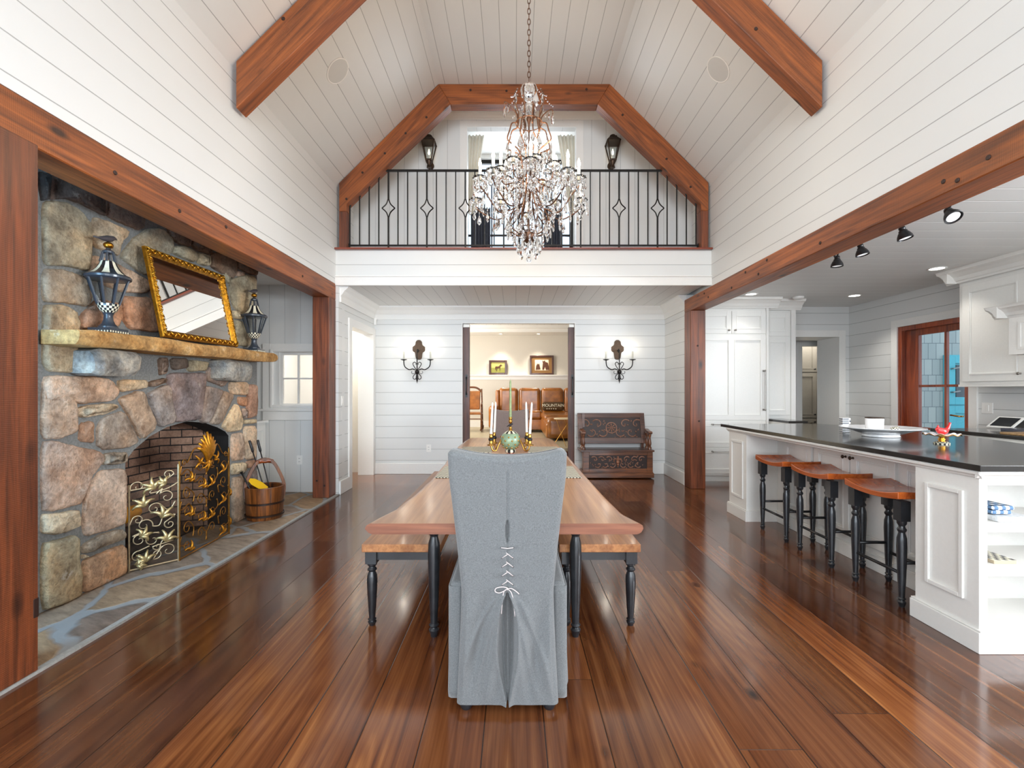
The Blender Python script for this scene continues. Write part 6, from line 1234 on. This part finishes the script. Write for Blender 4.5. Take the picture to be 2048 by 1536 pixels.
def cdoor(a0, a1, b0, b1, kn=None, name='door', st_=.065):
    mb = MB(); door_panel(mb, (0, y0, 0), X_, Z_, mY, a0, a1, b0, b1, st_); o = mb.build(name, cabw, t, bevel=.002, seg=1)
    if kn: knob((kn[0], y0 - .02, kn[1]), (0, -1, 0), o)
    return o
cdoor(xs[0], xs[1] - .003, 2.12, 2.44, (xs[1] - .045, 2.165)); cdoor(xs[1] + .003, xs[2], 2.12, 2.44, (xs[1] + .045, 2.165))
mb = MB(); frame_rect(mb, (0, y0, 0), X_, Z_, mY, xs[0], xs[2], .885, 2.10, .07, 0, .02); mb.obox((0, y0, 0), X_, Z_, mY, xs[1] - .04, xs[1] + .04, .955, 2.03, 0, .02).obox((0, y0, 0), X_, Z_, mY, xs[0] + .06, xs[2] - .06, .94, 2.04, 0, .008)
for a0, a1 in ((xs[0] + .066, xs[1] - .036), (xs[1] + .036, xs[2] - .066)): frame_rect(mb, (0, y0, 0), X_, Z_, mY, a0, a1, .951, 2.034, .014, .008, .026)
o = mb.build('door', cabw, t, bevel=.002, seg=1); pull((xs[2] - .035, y0 - .02, 1.02), (xs[2] - .035, y0 - .02, 1.60), (0, -1, 0), o, .007, .045)
for b0, b1 in ((.50, .87), (.12, .485)):
    mb = MB(); door_panel(mb, (0, y0, 0), X_, Z_, mY, xs[0], xs[2], b0, b1, .06); o = mb.build('drawer', cabw, t, bevel=.002, seg=1); pull((2.80, y0 - .02, b1 - .045), (3.38, y0 - .02, b1 - .045), (0, -1, 0), o, .006, .04)
mb = MB(); crown(mb, (2.565, y0 - .02, CZ - .002), (1, 0, 0), (0, -1, 0), 1.06 + .12, CPROF); mb.box(3.60, 3.635, y0 - .03, YW - .005, 2.48, CZ - .002); mb.build('crown', cabw, t)
t = thing('tall_cabinet', (3.85, 7.05, 0), 'narrow white cabinet between the refrigerator cabinet and the doorway', 'cabinet'); y1 = 6.80
MB().box(3.64, 4.10, y1, YW - .005, 0, 2.48).build('body', cabw, t, bevel=.002, seg=1)
for b0, b1 in ((2.10, 2.44), (.95, 2.08)): mb = MB(); door_panel(mb, (0, y1, 0), X_, Z_, mY, 3.65, 4.02, b0, b1, .065); mb.build('door', cabw, t, bevel=.002, seg=1)
mb = MB().box(4.035, 4.10, y1 - .02, y1, 0, 2.48); crown(mb, (3.62, y1 - .02, CZ), (1, 0, 0), (0, -1, 0), .55, CPROF); mb.build('crown', cabw, t)
granite = plain('black_honed_granite', lin(40, 38, 36), .16, coat=.35, var=.35, bs_=260)
t = thing('base_cabinet', (3.62, 6.5, 0), 'white base cabinet behind the far end of the island', 'cabinet'); MB().box(3.645, 3.86, 6.22, 6.79, 0, .87).build('body', cabw, t, bevel=.002, seg=1); mb = MB(); door_panel(mb, (0, 6.22, 0), X_, Z_, mY, 3.65, 3.85, .1, .85, .045, .018); mb.build('door', cabw, t)
o = MB().box(3.645, 3.90, 6.18, 6.79, .87, .90).build('counter_slab', granite, at_=(3.75, 6.5, .87)); tag(o, 'small black counter slab behind the far end of the island', 'countertop')
# pantry cabinet seen through the doorway
t = thing('pantry_cabinet', (5.5, 9.0, 0), 'grey painted pantry cupboard seen through the kitchen doorway', 'cabinet'); MB().box(5.0, 6.15, 8.78, 9.19, 0, 2.5).build('body', greycab, t)
for a0, a1 in ((5.10, 5.665), (5.67, 6.13)):
    for b0, b1, kz_ in ((1.66, 2.44, 1.71), (.80, 1.64, .86), (.1, .78, .72)):
        mb = MB(); door_panel(mb, (0, 8.75, 0), X_, Z_, mY, a0, a1, b0, b1, .06); o = mb.build('door', greycab, t); knob((5.63 if a0 < 5.5 else 5.705, 8.73, kz_), (0, -1, 0), o, blackp)
# ---------------- island ----------------
IX = 2.309; isl = thing('kitchen_island', (2.9, 3.65, 0), 'white panelled kitchen island with stool recess and open end shelves', 'island')
IR = 3.15; PY0, PY1, PY2, PY3 = 2.31, 2.68, 4.63, 5.00
sh0, sh1 = IX + .04, IR - .04; zs = [(.15, .378), (.418, .597), (.638, .8305)]
mb = MB().box(IX, IX + .02, PY0, PY1, .11, .885).box(IX + .02, IR, PY1 - .02, PY1, .11, .885).box(IR - .02, IR, PY0, PY1, .11, .885).box(IX, IR, PY0, PY1, 0, .115)
mb.box(IX, IX + .042, PY0, PY0 + .02, .11, .885).box(IR - .042, IR, PY0, PY0 + .02, .11, .885).box(IX + .042, IR - .042, PY0, PY0 + .02, .8305, .885).box(IX + .042, IR - .042, PY0, PY0 + .02, .11, .152)
mb.box(2.62, 3.5, PY1, PY3, 0, .885).box(IX, 2.62, PY2, PY3, 0, .885); mb.prism([(3.15, 2.40), (3.48, 3.2), (3.68, 4.0), (3.66, 4.6), (3.3, 5.0), (3.15, 5.0)], (0, 0, 0), X_, Y_, Z_, 0, .885)
mb.build('body', island_paint, isl, bevel=.002, seg=1)
for z_ in (.378, .597):
    MB().box(IX + .02, IR - .02, PY0 + .001, PY1 - .02, z_ + .0, z_ + .04).build('shelf', island_paint, isl, bevel=.002, seg=1)
mb = MB(); frame_rect(mb, (IX, 0, 0), Y_, Z_, mX, PY0 + .075, PY1 - .075, .235, .79, .022, 0, .014); mb.build('side_panel', island_paint, isl, bevel=.003, seg=2)
mb = MB(); frame_rect(mb, (IX, 0, 0), Y_, Z_, mX, PY2 + .06, PY3 - .06, .21, .79, .022, 0, .014); mb.build('side_panel', island_paint, isl, bevel=.003, seg=2)
ys = [PY1 + .04, 3.12, 3.57, 4.02, 4.46, 4.60]
for k, (a, b_) in enumerate(((2.74, 3.14), (3.18, 3.60), (3.62, 4.04), (4.08, 4.5))):
    mb = MB(); door_panel(mb, (2.62, 0, 0), Y_, Z_, mX, a, b_, .16, .84, .06); o = mb.build('door', island_paint, isl, bevel=.002, seg=1)
    if k in (1, 2): knob((2.60, (b_ - .03) if k == 1 else (a + .03), .785), (-1, 0, 0), o, bron)
bb = MB()
for x0_, x1_, a, b_ in ((IX - .018, IX, PY0 - .018, PY1 + .018), (IX, 2.62, PY1, PY1 + .018), (2.602, 2.62, PY1, PY2), (IX, 2.602, PY2 - .018, PY2), (IX - .018, IX, PY2 - .018, PY3 + .018), (IX - .018, IR, PY0 - .018, PY0)):
    bb.box(x0_, x1_, a, b_, 0, .105); bb.box(x0_ + (.006 if x0_ < IX else 0), x1_, a, b_, .105, .115)
bb.build('base_moulding', island_paint, isl, bevel=.004, seg=2)
mo = MB(); prof_ = [(0, 0), (.022, 0), (.026, -.008), (.024, -.018), (.012, -.026), (.008, -.036), (0, -.04)]
mo.prism(prof_, (IX, PY0 - .022, .905), mX, Z_, Y_, 0, PY3 - PY0 + .04); mo.prism(prof_, (IX - .022, PY0, .905), mY, Z_, X_, 0, IR - IX + .03); mo.box(IX, 2.62, PY1, PY2, .872, .885).box(IX, 3.4, PY0, PY3, .884, .906); mo.build('top_moulding', island_paint, isl, smooth=False)
o = MB().prism([(2.275, 2.27), (3.24, 2.27), (3.51, 3.20), (3.74, 3.99), (3.75, 4.6), (3.35, 5.17), (2.29, 5.17)], (0, 0, 0), X_, Y_, Z_, .905, .936).build('island_countertop', granite, at_=(2.9, 3.7, .905), bevel=.003, seg=2); tag(o, 'long polished black stone countertop on the white island', 'countertop')
# stools
seatw = wood('stool_seat_wood', lin(150, 64, 24), lin(206, 108, 46), (0, 0, PI / 2), .25, .6, 1.0, bmp=.05)
def stool(cx_, cy_, lab):
    t = thing('bar_stool', (cx_, cy_, 0), lab, 'stool', 'saddle seat bar stools at the island'); hx, hy = .165, .225
    mb = MB(); vs = []; n = 16
    for j in range(n + 1):
        y = -hy + 2 * hy * j / n; s_ = .026 * (abs(y) / hy) ** 2; zt = .668 + s_ * 1.25; zb = .636 + s_ * .75
        vs += [(cx_ - hx, cy_ + y, zb), (cx_ - hx, cy_ + y, zt), (cx_ - hx * .4, cy_ + y, zt - .004), (cx_ + hx * .4, cy_ + y, zt - .004), (cx_ + hx, cy_ + y, zt), (cx_ + hx, cy_ + y, zb)]
    mb.add(vs, [(j * 6 + i, j * 6 + (i + 1) % 6, (j + 1) * 6 + (i + 1) % 6, (j + 1) * 6 + i) for j in range(n) for i in range(6)] + [(5, 4, 3, 2, 1, 0), tuple(n * 6 + i for i in range(6))]); mb.build('seat', seatw, t, bevel=.004, seg=2)
    LG = [(cx_ + a * .113, cy_ + b_ * .19) for a in (-1, 1) for b_ in (-1, 1)]
    for x, y in LG: turned(x, y, .640, .0255, .029, .12).build('leg', m_leg, t, smooth=True, ang=.55)
    for z_, (i, j) in ((.20, (0, 1)), (.20, (2, 3)), (.265, (0, 2)), (.265, (1, 3))): MB().tube([(*LG[i], z_), (*LG[j], z_)], .010, 8).build('stretcher', blackp, t, smooth=True)
    return t
s0_ = stool(2.445, 2.99, 'orange-brown saddle stool nearest the camera at the island'); b2 = (0, .62, 0)
dup(s0_, (2.445, 3.61, 0), None, 'orange-brown saddle stool in the middle of the three at the island'); dup(s0_, (2.445, 4.18, 0), None, 'orange-brown saddle stool farthest from the camera at the island')
# ---------------- things on the island ----------------
CT = .9365; glaze = plain('white_scalloped_glaze', lin(240, 240, 240), .15, coat=.5)
px_, py_ = 2.93, 3.72; t = thing('serving_platter', (px_, py_, CT), 'large white scalloped footed platter on the black island top', 'platter')
MB().lathe([(.001, .0), (.12, 0), (.125, .004), (.12, .012), (.118, .018), (.15, .034), (.195, .052), (.25, .066), (.275, .074), (.282, .076), (.278, .070), (.24, .060), (.19, .046), (.14, .026), (.001, .022)], (px_, py_, CT), 72, flute=24, fa=.012).build('dish', glaze, t, smooth=True)
t = thing('candle_jar', (2.88, 3.72, CT + .024), 'white ribbed candle jar standing in the platter', 'jar'); MB().lathe([(.05, 0), (.058, .01), (.063, .125), (.060, .127), (.057, .12), (.001, .11)], (2.88, 3.72, CT + .024), 24).build('jar', glaze, t, smooth=True, ang=.7); MB().lathe([(.0635, .121), (.0645, .124), (.0635, .129), (.060, .129)], (2.88, 3.72, CT + .024), 24).build('bronze_rim', bron, t, smooth=True)
chk2 = [checkb, checkw]
for i, (x, y, r, lab) in enumerate(((2.985, 3.66, .024, 'small checkered ball in the platter, nearer the jar'), (3.03, 3.69, .024, 'small checkered ball in the platter, right of its twin'))):
    o = MB().lathe([(max(.001, r * math.sin(PI * j / 8)), -r * math.cos(PI * j / 8)) for j in range(9)], (x, y, CT + .034 + r), 12, mfun=check).build('checkered_ball', chk2, at_=(x, y, CT + .034), smooth=True); tag(o, lab, 'ornament', 'checkered balls in the platter')
t = thing('striped_holder', (2.90, 4.1, CT), 'blue and white striped upright holder on the island', 'holder'); stb = MB(); stw = MB()
MB().box(2.865, 2.935, 4.06, 4.10, CT, CT + .128).build('body', plastic, t, bevel=.003); navy = plain('navy_glaze', lin(24, 34, 60), .3, coat=.4)
for k in range(7): stb.box(2.863, 2.918, 4.058, 4.06, CT + .006 + k * .0178, CT + .016 + k * .0178).box(2.863, 2.865, 4.06, 4.10, CT + .006 + k * .0178, CT + .016 + k * .0178)
stb.build('stripes', navy, t)
for k in range(3): MB().ball((2.928, 4.057, CT + .04 + .03 * k), .006, 8).build('dot', navy, t)
bx_, by_ = 2.94, 3.2; t = thing('pedestal_dish', (bx_, by_, CT), 'small checkered and gold pedestal dish on the island', 'dish')
MB().lathe([(.045, 0), (.046, .008), (.036, .013), (.03, .016)], (bx_, by_, CT), 24, mfun=lambda i, j: (i + j) % 2).build('checkered_foot', chk2, t); MB().lathe([(.028, .015), (.015, .022), (.024, .032), (.014, .040), (.020, .05), (.001, .052)], (bx_, by_, CT), 20).build('gold_stem', gold, t, smooth=True)
def wav(u, v): a = 2 * PI * u; r = .018 + .082 * v; z_ = CT + .05 + .016 * v + .006 * v * math.sin(a * 10); return (bx_ + r * math.cos(a), by_ + r * math.sin(a), z_)
o = MB().grid(wav, 80, 6, wrap=True).build('wavy_plate', glaze, t, smooth=True); m_ = o.modifiers.new('solid', 'SOLIDIFY'); m_.thickness = .004
MB().tube([wav(i / 80, 1.0) for i in range(80)], .003, 5, closed=True).build('gold_rim', gold, t, smooth=True)
red = plain('red_glazed_bird', lin(204, 34, 34), .2, coat=.5); z_ = CT + .068; t = thing('bird_figurine', (bx_ + .01, by_, z_ - .012), 'small red cardinal figurine on the pedestal dish', 'figurine')
MB().tube(spline([(bx_ + .058, by_, z_ + .078), (bx_ + .045, by_, z_ + .045), (bx_ + .025, by_, z_ + .022), (bx_, by_, z_ + .018), (bx_ - .022, by_, z_ + .03), (bx_ - .032, by_, z_ + .036), (bx_ - .046, by_, z_ + .03)], 3), [.006, .008, .009, .011, .013, .016, .02, .023, .025, .025, .024, .021, .018, .016, .014, .011, .007, .004, .001], 12).ball((bx_ + .005, by_, z_ + .004), .016, 10, sz=.9).lathe([(.012, 0), (.005, .014), (.001, .022)], (bx_ - .026, by_, z_ + .04), 8).build('body', red, t, smooth=True)
# things on the end shelves
gx = IX + .165; t = thing('folded_towels', (gx + .07, 2.48, .638), 'folded blue and white checked towels on the top end shelf', 'towels')
def gingham(name):
    m, nt, b = mat(name); tc = nt.nodes.new('ShaderNodeTexCoord'); s_ = nd(nt, 'ShaderNodeSeparateXYZ', {0: tc.outputs['Object']}); a = mth(nt, 'GREATER_THAN', mth(nt, 'FRACT', mth(nt, 'MULTIPLY', s_.outputs[0], 26.0)), .5); c = mth(nt, 'GREATER_THAN', mth(nt, 'FRACT', mth(nt, 'MULTIPLY', s_.outputs[1], 26.0)), .5)
    k = mth(nt, 'MULTIPLY', mth(nt, 'ADD', a, c), .5); cc_ = ramp(nt, k, [(.2, lin(236, 238, 240)), (.5, lin(92, 124, 160)), (.8, lin(16, 22, 38))]); nt.links.new(cc_, b.inputs['Base Color']); b.inputs['Roughness'].default_value = .9; return m
ging = gingham('blue_gingham')
MB().box(gx - .03, gx + .075, 2.38, 2.56, .668, .690).box(gx - .03, gx + .078, 2.37, 2.56, .692, .712).build('towel', ging, t, bevel=.009, seg=3)
t = thing('wrapped_napkins', (gx + .08, 2.45, .638), 'clear wrapped stack of patterned napkins under the checked towels', 'napkins'); MB().box(gx - .035, gx + .15, 2.345, 2.58, .638, .664).build('packet', plain('wrapped_paper', lin(222, 224, 226), .25, var=.25, bs_=60), t, bevel=.006, seg=3)
t = thing('checkered_board', (gx + .05, 2.48, .418), 'black and white checkered trivet on the middle end shelf', 'trivet'); MB().box(gx - .03, gx + .085, 2.37, 2.56, .4186, .436).build('board', plain('tan_edge', lin(176, 160, 136), .6), t, bevel=.002)
ckm = MB()
for i in range(6):
    for j in range(8):
        if (i + j) % 2: ckm.box(gx - .028 + i * .019, gx - .009 + i * .019, 2.372 + j * .0235, 2.3955 + j * .0235, .436, .4366)
ckm.build('checks', checkb, t); MB().box(gx - .029, gx + .084, 2.371, 2.56, .4355, .4362).build('white_top', checkw, t)
# ---------------- right wall: tall upper cabinet, hood, counter ----------------
UX = 4.90; t = thing('upper_cabinet', (5.07, 4.72, 1.37), 'white panelled upper cabinet on the right kitchen wall', 'cabinet')
MB().box(UX, KX, 4.35, 5.12, 1.37, 2.50).build('body', cabw, t, bevel=.002, seg=1); mb = MB(); door_panel(mb, (UX, 0, 0), Y_, Z_, mX, 4.44, 5.07, 1.40, 2.44, .075); o = mb.build('door', cabw, t, bevel=.002, seg=1); knob((UX - .02, 4.485, 1.47), (-1, 0, 0), o)
mb = MB(); crown(mb, (UX - .02, 4.3, CZ), (0, 1, 0), (-1, 0, 0), .82 + .12, CPROF); mb.box(UX - .02, KX, 5.10, 5.14, 2.48, CZ); crown(mb, (UX - .14, 5.12, CZ), (1, 0, 0), (0, 1, 0), .5, CPROF); mb.build('crown', cabw, t); MB().box(UX - .01, KX, 4.35, 5.125, 1.345, 1.37).build('light_rail', cabw, t, bevel=.002)
HX = 4.60; t = thing('range_hood', (4.92, 3.95, 1.63), 'white panelled range hood cut by the right edge of the picture', 'range hood')
MB().box(HX, KX, 3.45, 4.33, 1.635, 2.0).build('body', cabw, t, bevel=.003); mb = MB(); crown(mb, (HX, 3.33, 2.09), (0, 1, 0), (-1, 0, 0), 1.12, CPROF, .8); crown(mb, (HX - .11, 4.33, 2.09), (1, 0, 0), (0, 1, 0), .76, CPROF, .8); mb.box(HX, KX, 3.45, 4.33, 1.98, 2.09); mb.build('crown', cabw, t)
mb = MB(); frame_rect(mb, (HX, 0, 0), Y_, Z_, mX, 3.52, 4.24, 1.68, 1.94, .02, 0, .012); mb.build('front_panel', cabw, t); MB().box(HX + .25, KX, 3.5, 4.28, 2.09, CZ).build('chimney_box', cabw, t)
t = thing('base_cabinet', (4.7, 3.9, 0), 'white base cabinet under the counter on the right kitchen wall', 'cabinet'); MB().box(4.24, KX - .005, 2.2, 4.66, 0, .89).build('body', cabw, t, bevel=.003, seg=1)
mb = MB(); [door_panel(mb, (4.24, 0, 0), Y_, Z_, mX, 2.3 + .58 * i, 2.86 + .58 * i, .12, .86, .06) for i in range(4)]; mb.build('door', cabw, t)
o = MB().box(4.20, KX, 2.2, 4.70, .892, .925).build('wall_countertop', granite, at_=(4.7, 3.9, .892), bevel=.003); tag(o, 'black counter slab along the right kitchen wall', 'countertop')
o = MB().box(KX - .03, KX, 3.6, 4.98, .925, 1.02).build('backsplash', granite, at_=(KX, 4.3, .925)); tag(o, 'low black stone backsplash behind the white tablet', 'backsplash')
t = thing('tablet', (4.86, 4.62, .925), 'white framed tablet leaning back on the right kitchen counter', 'tablet'); a_ = Vector((.62, 0, .5)).normalized(); tn = Vector((0, 1, 0)).cross(a_)
tn = tn if tn.z > 0 else -tn
MB().obox((4.80, 4.50, .93), Y_, a_, tn, -.02, .23, 0, .17, 0, .012).build('casing', plastic, t, bevel=.006, seg=3); MB().obox((4.80, 4.50, .93), Y_, a_, tn, .005, .205, .02, .15, .012, .0135).build('screen', plain('dark_screen', lin(40, 44, 48), .15), t)
o = MB().box(4.22, 4.55, 3.72, 4.05, .925, .945).build('cutting_board', wood('cutting_board_wood', lin(140, 104, 66), lin(204, 170, 120), (0, 0, 0), .5), at_=(4.4, 3.9, .925), bevel=.008, seg=3); tag(o, 'round-edged wooden cutting board at the right edge of the picture', 'cutting board')
o = MB().box(4.62, 4.9, 4.1, 4.42, .925, .948).build('closed_book', navy, at_=(4.75, 4.25, .925), bevel=.003); tag(o, 'dark blue flat case beside the tablet on the counter', 'case')
# ---------------- french door to the porch ----------------
t = thing('door_1', (KX + .06, 5.86, 0), None, None); t['kind'] = 'structure'; maho = wood('mahogany_door', lin(108, 40, 18), lin(176, 84, 40), (0, PI / 2, 0), .3, .5, 1.0, bmp=.06)
mb = MB().box(KX - .005, KX + .12, fd1 - .06, fd1, 0, fdz).box(KX - .005, KX + .12, fd0, fd0 + .06, 0, fdz).box(KX - .005, KX + .12, fd0 + .06, fd1 - .06, fdz - .06, fdz); mb.build('door_frame', maho, t, bevel=.003)
g0, g1, gz0, gz1 = 5.40, 6.10, .35, 2.03
mb = MB().box(KX + .05, KX + .095, g1, fd1 - .06, 0.01, fdz - .06).box(KX + .05, KX + .095, fd0 + .06, g0 + .04, 0.01, fdz - .06).box(KX + .05, KX + .095, g0, g1, gz1, fdz - .06).box(KX + .05, KX + .095, g0, g1, .01, gz0)
mb.box(KX + .055, KX + .09, 5.71, 5.74, gz0, gz1).box(KX + .055, KX + .09, g0, g1, 1.35, 1.38).box(KX + .055, KX + .09, g0, g1, .80, .83); mb.build('door_leaf', maho, t, bevel=.003); MB().box(KX + .07, KX + .076, g0, g1, gz0, gz1).build('pane', pane, t)
MB().tube([(KX + .05, 5.49, 1.0), (KX + .0, 5.49, 1.0), (KX + .0, 5.60, 1.01)], .010, 8).build('handle', brass, t, smooth=True)
teal = plain('turquoise_paint', lin(84, 190, 200), .5, var=.12)
t = thing('turquoise_door', (7.4, 7.56, -.04), 'turquoise painted door across the porch seen through the glass door', 'door'); MB().box(7.0, 7.95, 7.55, 7.598, -.04, 1.885).build('door_leaf', teal, t); mb = MB(); frame_rect(mb, (0, 7.55, 0), X_, Z_, mY, 7.01, 7.94, 1.08, 1.87, .12, 0, .03); frame_rect(mb, (0, 7.55, 0), X_, Z_, mY, 7.01, 7.94, .0, 1.06, .12, 0, .03); mb.build('raised_frame', teal, t, bevel=.004)
MB().box(7.16, 7.80, 7.535, 7.549, 1.18, 1.72).build('dark_window', plain('dark_glass', lin(66, 76, 80), .15), t)
for z_ in (1.28, 1.66): MB().tube([(7.06, 7.52, z_), (7.06, 7.48, z_), (7.17, 7.48, z_ + .02)], .012, 6).build('hinge', nickel, t)
